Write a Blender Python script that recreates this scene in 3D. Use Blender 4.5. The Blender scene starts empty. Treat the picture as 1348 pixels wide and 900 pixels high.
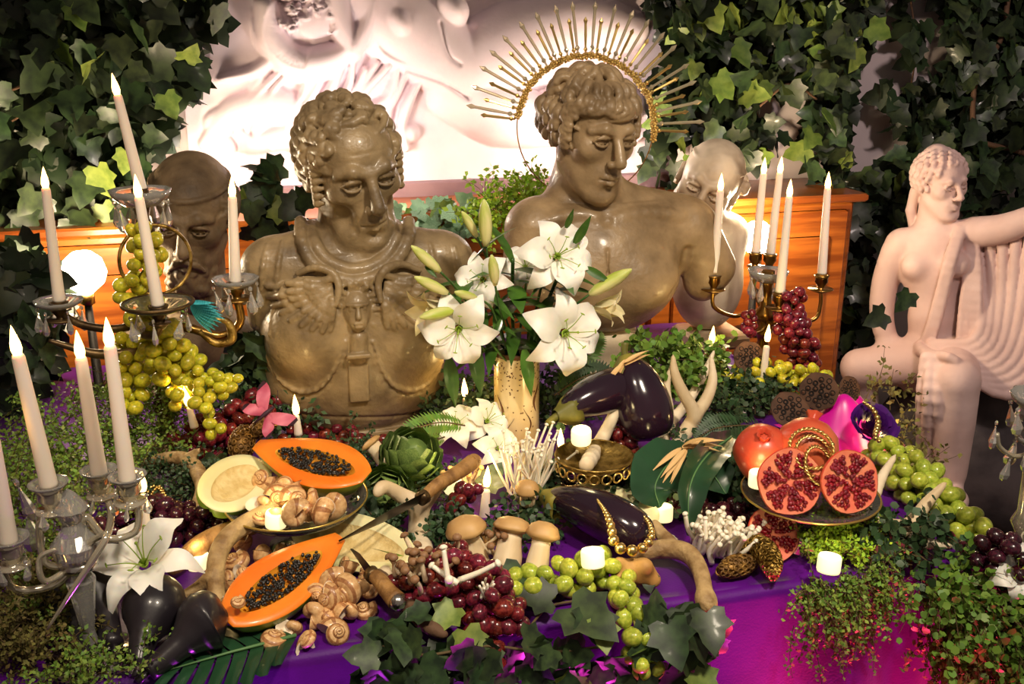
import bpy, math, random
import numpy as np
from mathutils import Vector, Matrix, Euler

# ------------------------------------------------------------------ camera
SC = bpy.context.scene
COL = SC.collection
rng = np.random.default_rng(11)
random.seed(11)
FPX = 1310.0                      # focal length in pixels of the 1348 x 900 frame
CAMZ, YAW, PITCH = 1.62, math.radians(14.0), math.radians(17.7)
cam_d = bpy.data.cameras.new('camera')
cam_d.sensor_width = 36.0
cam_d.lens = FPX / 1348.0 * 36.0
cam_d.clip_start = 0.05
cam = bpy.data.objects.new('camera', cam_d)
cam.location = (0, 0, CAMZ)
cam.rotation_euler = (math.pi / 2 - PITCH, 0, -YAW)
COL.objects.link(cam)
SC.camera = cam
_f = np.array([math.sin(YAW) * math.cos(PITCH), math.cos(YAW) * math.cos(PITCH), -math.sin(PITCH)])
_r = np.array([math.cos(YAW), -math.sin(YAW), 0.0])
_u = np.cross(_r, _f)
CAM = np.array([0, 0, CAMZ])

def ray(u, v):
    return _f + (u - 674) / FPX * _r + (450 - v) / FPX * _u
def PZ(u, v, z=0.75):             # where the sight line meets a height
    d = ray(u, v); return CAM + d * (z - CAMZ) / d[2]
def PY(u, v, Y):                  # where the sight line meets a plane parallel to the wall
    d = ray(u, v); return CAM + d * Y / d[1]
def mpp(p):                       # metres per pixel at a point
    return float(np.dot(np.asarray(p) - CAM, _f)) / FPX

# ------------------------------------------------------------------ light
SC.view_settings.view_transform = 'Standard'
SC.view_settings.look = 'None'
SC.view_settings.gamma = 1.0
SC.view_settings.use_curve_mapping = False
SC.view_settings.exposure = 0.42
try:
    SC.cycles.use_denoising = True
    SC.cycles.max_bounces = 8
    SC.cycles.transparent_max_bounces = 12
    SC.cycles.sample_clamp_indirect = 4.0
    SC.cycles.caustics_refractive = False
    SC.cycles.caustics_reflective = False
except Exception:
    pass
world = bpy.data.worlds.new('room_ambience')
SC.world = world
world.use_nodes = True
world.node_tree.nodes['Background'].inputs[0].default_value = (1.0, 0.80, 0.66, 1)
world.node_tree.nodes['Background'].inputs[1].default_value = 0.13

def light(name, kind, loc, energy, color, size=0.1, target=None, spot=None, blend=0.5, size_y=None):
    d = bpy.data.lights.new(name, kind)
    d.energy = energy; d.color = color
    if kind == 'AREA':
        d.size = size
        if size_y: d.shape = 'RECTANGLE'; d.size_y = size_y
    else:
        d.shadow_soft_size = size
    if kind == 'SPOT':
        d.spot_size = spot; d.spot_blend = blend
    o = bpy.data.objects.new(name, d)
    o.location = loc
    if target is not None:
        o.rotation_euler = (Vector(target) - Vector(loc)).to_track_quat('-Z', 'Y').to_euler()
    COL.objects.link(o)
    return o
# added overhead spots, unseen, narrowed to brighten the table, and one on the statue
light('added_overhead_spot', 'SPOT', (0.75, 0.15, 2.85), 150, (1.0, 0.85, 0.66), 0.12, (0.55, 1.75, 0.9), math.radians(58), 0.8)
light('added_overhead_spot', 'SPOT', (-0.35, 0.35, 2.85), 60, (1.0, 0.83, 0.64), 0.12, (0.25, 1.8, 0.9), math.radians(54), 0.8)
light('added_overhead_spot', 'SPOT', (1.35, 0.7, 2.75), 85, (1.0, 0.80, 0.74), 0.10, (2.15, 2.7, 0.95), math.radians(56), 0.8)
# coloured party uplights standing on the floor at the foot of the cloth
light('party_uplight', 'SPOT', (0.97, 1.06, 0.05), 70, (1.0, 0.03, 0.14), 0.05, (0.93, 1.25, 0.60), math.radians(60), 0.9)
light('party_uplight', 'SPOT', (0.52, 1.06, 0.05), 24, (0.95, 0.04, 0.60), 0.05, (0.52, 1.25, 0.62), math.radians(60), 0.9)
light('party_uplight', 'SPOT', (0.05, 1.06, 0.05), 18, (0.75, 0.05, 1.0), 0.05, (0.05, 1.25, 0.62), math.radians(64), 0.9)

# ------------------------------------------------------------------ materials
def lin(r, g, b):
    def f(c):
        c /= 255.0
        return c / 12.92 if c <= 0.04045 else ((c + 0.055) / 1.055) ** 2.4
    return (f(r), f(g), f(b), 1.0)
MATS = {}
def mat(name, col, rough=0.5, metal=0.0, col2=None, nscale=8.0, lo=0.4, hi=0.6, bump=0.0, bscale=60.0,
        rand=0.0, hue=0.0, island=False, sss=0.0, trans=0.0, ior=1.45, emit=None, estr=0.0, coat=0.0,
        sheen=0.0, spec=0.5, stretch=None, detail=4.0, voronoi=False, rough2=None):
    m = bpy.data.materials.new(name); m.use_nodes = True
    nt = m.node_tree; N = nt.nodes; L = nt.links
    b = N['Principled BSDF']
    b.inputs['Roughness'].default_value = rough
    b.inputs['Metallic'].default_value = metal
    b.inputs['IOR'].default_value = ior
    b.inputs['Specular IOR Level'].default_value = spec
    if sss:
        b.inputs['Subsurface Weight'].default_value = sss
        b.inputs['Subsurface Radius'].default_value = (0.012, 0.007, 0.004)
        b.inputs['Subsurface Scale'].default_value = 1.0
    if trans: b.inputs['Transmission Weight'].default_value = trans
    if coat:
        b.inputs['Coat Weight'].default_value = coat; b.inputs['Coat Roughness'].default_value = 0.12
    if sheen:
        b.inputs['Sheen Weight'].default_value = sheen; b.inputs['Sheen Roughness'].default_value = 0.35
    if emit:
        b.inputs['Emission Color'].default_value = emit; b.inputs['Emission Strength'].default_value = estr
    tc = N.new('ShaderNodeTexCoord'); src = tc.outputs['Object']
    if stretch:
        mp = N.new('ShaderNodeMapping'); mp.inputs['Scale'].default_value = stretch
        L.new(src, mp.inputs[0]); src = mp.outputs[0]
    out = None
    if col2 is not None:
        if voronoi:
            n = N.new('ShaderNodeTexVoronoi'); n.inputs['Scale'].default_value = nscale; fac = n.outputs['Distance']
        else:
            n = N.new('ShaderNodeTexNoise'); n.inputs['Scale'].default_value = nscale
            n.inputs['Detail'].default_value = detail; fac = n.outputs['Fac']
        L.new(src, n.inputs['Vector'])
        r = N.new('ShaderNodeValToRGB')
        r.color_ramp.elements[0].position = lo; r.color_ramp.elements[0].color = col
        r.color_ramp.elements[1].position = hi; r.color_ramp.elements[1].color = col2
        L.new(fac, r.inputs[0]); out = r.outputs[0]
        if rough2 is not None:
            mr = N.new('ShaderNodeMapRange'); mr.inputs[1].default_value = lo; mr.inputs[2].default_value = hi
            mr.inputs[3].default_value = rough; mr.inputs[4].default_value = rough2
            L.new(fac, mr.inputs[0]); L.new(mr.outputs[0], b.inputs['Roughness'])
    if rand or hue:
        if island:
            g = N.new('ShaderNodeNewGeometry'); rs = g.outputs['Random Per Island']
        else:
            g = N.new('ShaderNodeObjectInfo'); rs = g.outputs['Random']
        hs = N.new('ShaderNodeHueSaturation')
        if out is not None: L.new(out, hs.inputs['Color'])
        else: hs.inputs['Color'].default_value = col
        a = N.new('ShaderNodeMapRange'); a.inputs[3].default_value = 1 - rand; a.inputs[4].default_value = 1 + rand
        L.new(rs, a.inputs[0]); L.new(a.outputs[0], hs.inputs['Value'])
        if hue:
            m2 = N.new('ShaderNodeMath'); m2.operation = 'MULTIPLY'; m2.inputs[1].default_value = 7.31
            fr = N.new('ShaderNodeMath'); fr.operation = 'FRACT'
            h = N.new('ShaderNodeMapRange'); h.inputs[3].default_value = 0.5 - hue; h.inputs[4].default_value = 0.5 + hue
            L.new(rs, m2.inputs[0]); L.new(m2.outputs[0], fr.inputs[0]); L.new(fr.outputs[0], h.inputs[0])
            L.new(h.outputs[0], hs.inputs['Hue'])
        out = hs.outputs[0]
    if out is not None: L.new(out, b.inputs['Base Color'])
    else: b.inputs['Base Color'].default_value = col
    if bump:
        n2 = N.new('ShaderNodeTexNoise'); n2.inputs['Scale'].default_value = bscale; n2.inputs['Detail'].default_value = 5
        L.new(src, n2.inputs['Vector'])
        bp = N.new('ShaderNodeBump'); bp.inputs['Strength'].default_value = bump; bp.inputs['Distance'].default_value = 0.004
        L.new(n2.outputs['Fac'], bp.inputs['Height']); L.new(bp.outputs[0], b.inputs['Normal'])
    MATS[name] = m
    return m
def glass(name, col=(1, 1, 1, 1), rough=0.03, ior=1.48):
    m = mat(name, col, rough, trans=1.0, ior=ior)
    return m

# ------------------------------------------------------------------ mesh helpers
def mesh_np(name, V, Q, smooth=True):          # fast path: all faces quads (n,4)
    me = bpy.data.meshes.new(name)
    V = np.asarray(V, np.float32); Q = np.asarray(Q, np.int32)
    me.vertices.add(len(V)); me.vertices.foreach_set('co', V.ravel())
    k = Q.shape[1]
    me.loops.add(Q.size); me.loops.foreach_set('vertex_index', Q.ravel())
    me.polygons.add(len(Q))
    me.polygons.foreach_set('loop_start', np.arange(0, Q.size, k, dtype=np.int32))
    me.polygons.foreach_set('loop_total', np.full(len(Q), k, np.int32))
    me.polygons.foreach_set('use_smooth', np.full(len(Q), bool(smooth)))
    me.update(calc_edges=True); me.validate()
    return me
def mesh_any(name, V, F, smooth=True):
    me = bpy.data.meshes.new(name)
    me.from_pydata([tuple(map(float, v)) for v in V], [], [tuple(int(i) for i in f) for f in F])
    if smooth: me.polygons.foreach_set('use_smooth', [True] * len(me.polygons))
    me.update()
    return me
class MB:
    def __init__(s): s.V = []; s.F = []; s.n = 0
    def add(s, vf, T=None):
        V, F = vf
        V = np.asarray(V, float)
        if T is not None: V = xf(V, T)
        s.V.append(V); b = s.n
        s.F.extend([tuple(i + b for i in f) for f in F]); s.n += len(V)
        return s
    def mesh(s, name, smooth=True):
        return mesh_any(name, np.concatenate(s.V), s.F, smooth)
def xf(V, T):
    T = np.asarray(T, float)
    return np.asarray(V, float) @ T[:3, :3].T + T[:3, 3]
def TM(loc=(0, 0, 0), rot=(0, 0, 0), sc=1.0):
    s = (sc, sc, sc) if np.isscalar(sc) else sc
    return np.array(Matrix.LocRotScale(Vector([float(x) for x in loc]), Euler(rot), Vector(s)))
def frame(z, x=(1, 0, 0)):                     # rotation whose local z looks along z
    z = np.asarray(z, float); z = z / np.linalg.norm(z)
    x = np.asarray(x, float); x = x - z * np.dot(x, z)
    if np.linalg.norm(x) < 1e-4:
        x = np.array([0, 1, 0.]) - z * z[1]
    x = x / np.linalg.norm(x)
    return np.stack([x, np.cross(z, x), z], 1)
def TF(loc, z, x=(1, 0, 0), sc=1.0):
    T = np.eye(4); T[:3, :3] = frame(z, x) * (np.asarray(sc, float) if not np.isscalar(sc) else sc); T[:3, 3] = loc
    return T
def catmull(P, n=6):
    P = np.asarray(P, float); out = []
    Q = np.vstack([2 * P[0] - P[1], P, 2 * P[-1] - P[-2]])
    for i in range(1, len(Q) - 2):
        for j in range(n):
            t = j / n
            out.append(0.5 * (2 * Q[i] + (Q[i + 1] - Q[i - 1]) * t + (2 * Q[i - 1] - 5 * Q[i] + 4 * Q[i + 1] - Q[i + 2]) * t * t
                              + (3 * Q[i] - Q[i - 1] - 3 * Q[i + 1] + Q[i + 2]) * t ** 3))
    out.append(P[-1])
    return np.array(out)
def tube(P, R, n=8, cap=True, squash=1.0):
    P = np.asarray(P, float); m = len(P)
    R = np.full(m, R, float) if np.isscalar(R) else np.interp(np.linspace(0, 1, m), np.linspace(0, 1, len(R)), R)
    T = np.gradient(P, axis=0); T /= np.linalg.norm(T, axis=1)[:, None] + 1e-12
    a = np.array([0, 0, 1.]) if abs(T[0][2]) < 0.9 else np.array([1., 0, 0])
    x = np.cross(T[0], a); x /= np.linalg.norm(x)
    V = []; ang = np.arange(n) / n * 2 * math.pi
    for i in range(m):
        x = x - T[i] * np.dot(x, T[i]); x /= np.linalg.norm(x) + 1e-12
        y = np.cross(T[i], x)
        V.append(P[i] + R[i] * (np.cos(ang)[:, None] * x + squash * np.sin(ang)[:, None] * y))
    V = np.concatenate(V); F = []
    for i in range(m - 1):
        for j in range(n):
            k = (j + 1) % n
            F.append((i * n + j, i * n + k, (i + 1) * n + k, (i + 1) * n + j))
    if cap:
        F.append(tuple(range(n - 1, -1, -1))); F.append(tuple((m - 1) * n + j for j in range(n)))
    return V, F
def lathe(prof, n=20, cap=True, wob=None):
    prof = np.asarray(prof, float); m = len(prof); V = []; F = []
    for i, (r, z) in enumerate(prof):
        for j in range(n):
            a = j / n * 2 * math.pi
            k = 1.0 if wob is None else wob(a, i / (m - 1))
            V.append((r * k * math.cos(a), r * k * math.sin(a), z))
    for i in range(m - 1):
        for j in range(n):
            k = (j + 1) % n
            F.append((i * n + j, i * n + k, (i + 1) * n + k, (i + 1) * n + j))
    if cap:
        if prof[0][0] > 1e-5: F.append(tuple(range(n - 1, -1, -1)))
        if prof[-1][0] > 1e-5: F.append(tuple((m - 1) * n + j for j in range(n)))
    return np.array(V), F
def ball(c=(0, 0, 0), r=1.0, nu=12, nv=8):
    r = np.array([r, r, r], float) if np.isscalar(r) else np.asarray(r, float)
    V = [(0, 0, -1)]
    for i in range(1, nv):
        p = -math.pi / 2 + math.pi * i / nv
        for j in range(nu):
            a = 2 * math.pi * j / nu
            V.append((math.cos(p) * math.cos(a), math.cos(p) * math.sin(a), math.sin(p)))
    V.append((0, 0, 1)); F = []
    for j in range(nu):
        F.append((0, 1 + (j + 1) % nu, 1 + j))
        for i in range(nv - 2):
            a = 1 + i * nu
            F.append((a + j, a + (j + 1) % nu, a + nu + (j + 1) % nu, a + nu + j))
        F.append((1 + (nv - 2) * nu + j, 1 + (nv - 2) * nu + (j + 1) % nu, len(V) - 1))
    return np.array(V) * r + np.asarray(c, float), F
def box(lo, hi, bev=0.0):
    lo = np.asarray(lo, float); hi = np.asarray(hi, float)
    if bev <= 0:
        V = [(x, y, z) for x in (lo[0], hi[0]) for y in (lo[1], hi[1]) for z in (lo[2], hi[2])]
        return np.array(V), [(0, 1, 3, 2), (4, 6, 7, 5), (0, 4, 5, 1), (2, 3, 7, 6), (0, 2, 6, 4), (1, 5, 7, 3)]
    V = []; F = []
    c = (lo + hi) / 2; h = (hi - lo) / 2
    rings = [(-h[2], -bev), (-h[2] + bev, 0), (h[2] - bev, 0), (h[2], -bev)]
    for z, o in rings:
        x, y = h[0] + o, h[1] + o
        for a, b in ((-x, -y + bev), (-x + bev, -y), (x - bev, -y), (x, -y + bev), (x, y - bev), (x - bev, y), (-x + bev, y), (-x, y - bev)):
            V.append((c[0] + a, c[1] + b, c[2] + z))
    for i in range(3):
        for j in range(8):
            k = (j + 1) % 8
            F.append((i * 8 + j, i * 8 + k, i * 8 + 8 + k, i * 8 + 8 + j))
    F.append(tuple(range(7, -1, -1))); F.append(tuple(24 + j for j in range(8)))
    return np.array(V), F
def grid(fn, nu, nv):
    V = [fn(i / (nu - 1), j / (nv - 1)) for i in range(nu) for j in range(nv)]
    F = [(i * nv + j, (i + 1) * nv + j, (i + 1) * nv + j + 1, i * nv + j + 1) for i in range(nu - 1) for j in range(nv - 1)]
    return np.array(V, float), F
def ring(R, r, n=32, m=8, wob=None):
    P = [(R * math.cos(a), R * math.sin(a), 0) for a in np.arange(n) / n * 2 * math.pi]
    V = []; F = []
    for i in range(n):
        a = i / n * 2 * math.pi
        for j in range(m):
            b = j / m * 2 * math.pi
            V.append(((R + r * math.cos(b)) * math.cos(a), (R + r * math.cos(b)) * math.sin(a), r * math.sin(b)))
    for i in range(n):
        for j in range(m):
            F.append((i * m + j, ((i + 1) % n) * m + j, ((i + 1) % n) * m + (j + 1) % m, i * m + (j + 1) % m))
    return np.array(V), F

# ------------------------------------------------------------------ object helpers
def link(o, parent=None):
    COL.objects.link(o)
    if parent is not None: o.parent = parent
    return o
def thing(name, label, cat, loc=(0, 0, 0), rot=(0, 0, 0), group=None, scale=1.0):
    o = bpy.data.objects.new(name, None); o.empty_display_size = 0.03
    o.location = [float(x) for x in loc]; o.rotation_euler = [float(x) for x in rot]
    o.scale = (scale,) * 3
    link(o)
    tag(o, label, cat, group)
    return o
def tag(o, label=None, cat=None, group=None, kind=None):
    if label: o['label'] = label
    if cat: o['category'] = cat
    if group: o['group'] = group
    if kind: o['kind'] = kind
    return o
def setmat(me, m):
    if m is not None and not me.materials: me.materials.append(MATS[m] if isinstance(m, str) else m)
def part(name, geo, m, parent=None, loc=None, rot=None, scale=None, T=None, smooth=True, world=False, kind=None, label=None):
    """geo: mesh, MB or (V, F). world=True: geometry is in world coordinates of an unrotated parent."""
    if isinstance(geo, MB): me = geo.mesh(name, smooth)
    elif isinstance(geo, bpy.types.Mesh): me = geo
    else: me = mesh_any(name, geo[0], geo[1], smooth)
    if world and parent is not None:
        me.transform(Matrix.Translation(-Vector(parent.location)))
    setmat(me, m)
    o = bpy.data.objects.new(name, me)
    link(o, parent)
    if T is not None:
        l, r, s = Matrix([list(map(float, x)) for x in T]).decompose()
        o.location = l; o.rotation_euler = r.to_euler(); o.scale = s
    if loc is not None: o.location = [float(x) for x in loc]
    if rot is not None: o.rotation_euler = [float(x) for x in rot]
    if scale is not None: o.scale = (scale,) * 3 if np.isscalar(scale) else scale
    if kind: o['kind'] = kind
    if label: o['label'] = label
    return o
def solo(name, geo, m, label, cat, group=None, loc=None, rot=None, scale=None, T=None, smooth=True):
    o = part(name, geo, m, None, loc, rot, scale, T, smooth)
    return tag(o, label, cat, group)
def struct(name, geo, m, smooth=False):
    o = part(name, geo, m, None, smooth=smooth); o['kind'] = 'structure'; return o
def dup(root, loc=None, rot=None, scale=None, label=None, group=None):
    r = root.copy(); COL.objects.link(r)
    if loc is not None: r.location = [float(x) for x in loc]
    if rot is not None: r.rotation_euler = [float(x) for x in rot]
    if scale is not None: r.scale = (scale,) * 3
    if label: r['label'] = label
    if group: r['group'] = group
    for ch in list(root.children):
        c = ch.copy(); COL.objects.link(c); c.parent = r
        for g in list(ch.children):
            d = g.copy(); COL.objects.link(d); d.parent = c
    return r

# ------------------------------------------------------------------ distance-field sculpting
class Field:
    def __init__(s, lo, hi, h):
        s.lo = np.asarray(lo, float); s.h = h
        s.n = np.ceil((np.asarray(hi, float) - s.lo) / h).astype(int) + 1
        s.D = np.full(tuple(s.n), 1.0, np.float32); s.T = np.eye(4); s.sc = 1.0
    def set(s, T=None):
        s.T = np.eye(4) if T is None else np.asarray(T, float)
        s.sc = abs(np.linalg.det(s.T[:3, :3])) ** (1 / 3)
        s.Ti = np.linalg.inv(s.T)
    def op(s, fn, lo, hi, k=0.0, sub=False):
        m = (k + 3 * s.h / s.sc)
        lo = np.asarray(lo, float) - m; hi = np.asarray(hi, float) + m
        C = np.array([(x, y, z) for x in (lo[0], hi[0]) for y in (lo[1], hi[1]) for z in (lo[2], hi[2])])
        W = xf(C, s.T)
        a = np.maximum(np.floor((W.min(0) - s.lo) / s.h).astype(int), 0)
        b = np.minimum(np.ceil((W.max(0) - s.lo) / s.h).astype(int) + 1, s.n)
        if (b <= a).any(): return
        g = [(s.lo[i] + s.h * np.arange(a[i], b[i])).astype(np.float32) for i in range(3)]
        X, Y, Z = np.meshgrid(*g, indexing='ij', sparse=True)
        Ti = getattr(s, 'Ti', np.eye(4)).astype(np.float32)
        x = Ti[0, 0] * X + Ti[0, 1] * Y + Ti[0, 2] * Z + Ti[0, 3]
        y = Ti[1, 0] * X + Ti[1, 1] * Y + Ti[1, 2] * Z + Ti[1, 3]
        z = Ti[2, 0] * X + Ti[2, 1] * Y + Ti[2, 2] * Z + Ti[2, 3]
        d = (fn(x, y, z) * s.sc).astype(np.float32)
        sl = tuple(slice(a[i], b[i]) for i in range(3))
        D = s.D[sl]; K = k * s.sc
        if sub: d = -d
        if K <= 1e-6:
            s.D[sl] = np.maximum(D, d) if sub else np.minimum(D, d)
        elif sub:
            q = np.clip(0.5 - 0.5 * (D - d) / K, 0, 1)
            s.D[sl] = D * (1 - q) + d * q + K * q * (1 - q)
        else:
            q = np.clip(0.5 + 0.5 * (d - D) / K, 0, 1)
            s.D[sl] = d * (1 - q) + D * q - K * q * (1 - q)
    def ell(s, c, r, k=0.0, sub=False, R=None):
        c = np.asarray(c, float); r = np.array([r] * 3, float) if np.isscalar(r) else np.asarray(r, float)
        if R is None:
            def fn(x, y, z):
                a, b, e = (x - c[0]) / r[0], (y - c[1]) / r[1], (z - c[2]) / r[2]
                q = np.sqrt(a * a + b * b + e * e) + 1e-6
                a, b, e = a / r[0], b / r[1], e / r[2]
                g = np.sqrt(a * a + b * b + e * e) + 1e-6
                return q * (q - 1) / g
            s.op(fn, c - r, c + r, k, sub)
        else:
            R = np.asarray(R, float)
            def fn(x, y, z):
                x, y, z = x - c[0], y - c[1], z - c[2]
                a = (R[0, 0] * x + R[1, 0] * y + R[2, 0] * z) / r[0]
                b = (R[0, 1] * x + R[1, 1] * y + R[2, 1] * z) / r[1]
                e = (R[0, 2] * x + R[1, 2] * y + R[2, 2] * z) / r[2]
                q = np.sqrt(a * a + b * b + e * e) + 1e-6
                a, b, e = a / r[0], b / r[1], e / r[2]
                g = np.sqrt(a * a + b * b + e * e) + 1e-6
                return q * (q - 1) / g
            m = np.abs(R) @ r
            s.op(fn, c - m, c + m, k, sub)
    def cap(s, a, b, ra, rb=None, k=0.0, sub=False):
        a = np.asarray(a, float); b = np.asarray(b, float); rb = ra if rb is None else rb
        d = b - a; L = float(d @ d) + 1e-12
        def fn(x, y, z):
            px, py, pz = x - a[0], y - a[1], z - a[2]
            t = np.clip((px * d[0] + py * d[1] + pz * d[2]) / L, 0, 1)
            return np.sqrt((px - t * d[0]) ** 2 + (py - t * d[1]) ** 2 + (pz - t * d[2]) ** 2) - (ra + (rb - ra) * t)
        R = max(ra, rb)
        s.op(fn, np.minimum(a, b) - R, np.maximum(a, b) + R, k, sub)
    def chain(s, P, R, k=0.0, sub=False):
        P = np.asarray(P, float)
        R = np.full(len(P), R, float) if np.isscalar(R) else np.interp(np.linspace(0, 1, len(P)), np.linspace(0, 1, len(R)), R)
        for i in range(len(P) - 1): s.cap(P[i], P[i + 1], R[i], R[i + 1], k, sub)
    def box(s, c, hx, r=0.0, k=0.0, sub=False, R=None):
        c = np.asarray(c, float); hx = np.asarray(hx, float) - r; R = np.eye(3) if R is None else np.asarray(R, float)
        def fn(x, y, z):
            x, y, z = x - c[0], y - c[1], z - c[2]
            a = np.abs(R[0, 0] * x + R[1, 0] * y + R[2, 0] * z) - hx[0]
            b = np.abs(R[0, 1] * x + R[1, 1] * y + R[2, 1] * z) - hx[1]
            e = np.abs(R[0, 2] * x + R[1, 2] * y + R[2, 2] * z) - hx[2]
            return np.sqrt(np.maximum(a, 0) ** 2 + np.maximum(b, 0) ** 2 + np.maximum(e, 0) ** 2) + np.minimum(np.maximum(np.maximum(a, b), e), 0) - r
        m = np.abs(R) @ (hx + r)
        s.op(fn, c - m, c + m, k, sub)
    def hit(s, u, v, out=0.0):                  # point where the sight line meets the surface so far
        d = ray(u, v); d = d / np.linalg.norm(d)
        t = np.arange(1.0, 4.5, s.h * 0.5)
        P = CAM + t[:, None] * d
        I = np.round((P - s.lo) / s.h).astype(int)
        ok = ((I >= 0) & (I < s.n)).all(1)
        I = np.clip(I, 0, s.n - 1)
        val = np.where(ok, s.D[I[:, 0], I[:, 1], I[:, 2]], 1.0)
        j = np.argmax(val < 0) if (val < 0).any() else int(np.argmin(val))
        return P[j] - d * out
    def mesh(s, name, smooth_iter=0):
        D = s.D; S = D < 0
        n = s.n
        cnt = np.zeros(tuple(n - 1), np.uint8)
        offs = [(i, j, k) for i in (0, 1) for j in (0, 1) for k in (0, 1)]
        for o in offs:
            cnt += S[o[0]:n[0] - 1 + o[0], o[1]:n[1] - 1 + o[1], o[2]:n[2] - 1 + o[2]]
        act = (cnt > 0) & (cnt < 8)
        ci = np.argwhere(act)
        idx = np.full(act.shape, -1, np.int32); idx[act] = np.arange(len(ci), dtype=np.int32)
        acc = np.zeros((len(ci), 3)); num = np.zeros(len(ci))
        val = {o: D[ci[:, 0] + o[0], ci[:, 1] + o[1], ci[:, 2] + o[2]] for o in offs}
        for a in offs:
            for ax in range(3):
                if a[ax]: continue
                b = list(a); b[ax] = 1; b = tuple(b)
                da, db = val[a], val[b]
                m = (da < 0) != (db < 0)
                t = np.zeros(len(ci)); t[m] = da[m] / (da[m] - db[m])
                p = np.tile(np.array(a, float), (len(ci), 1)); p[:, ax] += t
                acc[m] += p[m]; num[m] += 1
        V = s.lo + s.h * (ci + acc / num[:, None])
        Q = []
        for ax in range(3):
            o1, o2 = (ax + 1) % 3, (ax + 2) % 3
            sl0 = [slice(1, n[i] - 1) for i in range(3)]; sl0[ax] = slice(0, n[ax] - 1)
            sl1 = list(sl0); sl1[ax] = slice(1, n[ax])
            A = S[tuple(sl0)]; B = S[tuple(sl1)]
            e = np.argwhere(A != B)
            if not len(e): continue
            ins = A[e[:, 0], e[:, 1], e[:, 2]]
            base = e.copy()
            for i in range(3):
                if i != ax: base[:, i] += 1
            q = []
            for (d1, d2) in ((-1, -1), (0, -1), (0, 0), (-1, 0)):
                c = base.copy(); c[:, o1] += d1; c[:, o2] += d2
                q.append(idx[c[:, 0], c[:, 1], c[:, 2]])
            q = np.stack(q, 1)
            q[~ins] = q[~ins][:, ::-1]
            Q.append(q)
        Q = np.concatenate(Q); Q = Q[(Q >= 0).all(1)]
        for _ in range(smooth_iter):
            A = np.zeros_like(V); c = np.zeros(len(V))
            for i in range(4):
                np.add.at(A, Q[:, i], V[Q[:, (i + 1) % 4]]); np.add.at(c, Q[:, i], 1)
                np.add.at(A, Q[:, (i + 1) % 4], V[Q[:, i]]); np.add.at(c, Q[:, (i + 1) % 4], 1)
            V = 0.5 * V + 0.5 * A / c[:, None]
        return mesh_np(name, V, Q)
# ------------------------------------------------------------------ material library
mat('wall_plaster', lin(214, 200, 200), 0.85, col2=lin(200, 186, 186), nscale=3, bump=0.15, bscale=30)
mat('relief_plaster', lin(234, 218, 226), 0.7, col2=lin(222, 204, 214), nscale=5, bump=0.2, bscale=70)
mat('relief_border', lin(150, 120, 126), 0.6, col2=lin(128, 100, 108), nscale=6)
mat('floor_wood', lin(96, 72, 50), 0.35, col2=lin(66, 48, 34), nscale=14, rand=0.45, stretch=(1, 6, 1))
mat('floor_base', lin(40, 30, 24), 0.7)
mat('chest_wood', lin(176, 98, 34), 0.35, col2=lin(128, 62, 18), nscale=5, stretch=(0.6, 1, 7), coat=0.3)
mat('table_wood', lin(70, 50, 36), 0.5)
mat('cloth_purple', lin(92, 8, 132), 0.5, spec=0.25, sheen=0.3, col2=lin(74, 4, 112), nscale=7, bump=0.12, bscale=260)
mat('satin_magenta', lin(214, 16, 160), 0.3, sheen=0.5)
mat('stone_olive', lin(160, 138, 102), 0.34, col2=lin(84, 68, 46), nscale=13, detail=9, lo=0.30, hi=0.74, bump=0.6, bscale=70, coat=0.12, rough2=0.55)
mat('stone_dark', lin(136, 114, 84), 0.6, col2=lin(66, 50, 32), nscale=13, detail=9, lo=0.30, hi=0.74, bump=0.6, bscale=70, coat=0.0)
mat('stone_tan', lin(172, 146, 110), 0.34, col2=lin(100, 80, 54), nscale=13, detail=9, lo=0.30, hi=0.74, bump=0.5, bscale=70, coat=0.12, rough2=0.55)
mat('stone_pale', lin(214, 198, 172), 0.5, col2=lin(120, 94, 64), nscale=5, lo=0.42, hi=0.62, bump=0.25, bscale=60)
mat('stone_rose', lin(226, 198, 190), 0.62, col2=lin(206, 176, 168), nscale=5, bump=0.2, bscale=60)
mat('bulb_glow', (1, 0.85, 0.6, 1), 0.3, emit=(1, 0.80, 0.52, 1), estr=40)
mat('flame_glow', (1, 0.8, 0.4, 1), 0.4, emit=(1.0, 0.52, 0.13, 1), estr=9)
mat('tealight_glow', (1, 0.95, 0.8, 1), 0.4, emit=(1.0, 0.82, 0.40, 1), estr=0.8)
mat('candle_wax', lin(244, 230, 214), 0.5, sss=0.25, emit=(1.0, 0.72, 0.45, 1), estr=0.0)
mat('brass', lin(176, 140, 76), 0.28, metal=1.0, col2=lin(130, 96, 46), nscale=20)
mat('gold', lin(232, 200, 124), 0.3, metal=1.0)
mat('gold_old', lin(196, 164, 92), 0.4, metal=0.9, col2=lin(110, 84, 34), nscale=40, bump=0.5, bscale=160)
mat('bronze_dark', lin(120, 98, 66), 0.4, metal=0.8, col2=lin(70, 54, 36), nscale=18, bump=0.3, bscale=60)
mat('black_metal', lin(30, 26, 24), 0.45, metal=0.6)
mat('crystal', (1, 0.97, 0.92, 1), 0.04, trans=0.78, ior=1.45)
mat('dish_glass', (0.97, 0.96, 0.84, 1), 0.03, trans=0.94, ior=1.35)
mat('dish_gold_rim', lin(200, 172, 90), 0.3, metal=0.8)
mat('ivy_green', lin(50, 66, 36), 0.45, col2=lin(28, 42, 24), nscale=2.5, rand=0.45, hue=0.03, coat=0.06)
mat('ivy_stuff', lin(40, 54, 30), 0.5, col2=lin(24, 36, 20), nscale=9, rand=0.5, hue=0.03, island=True, coat=0.15)
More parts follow.
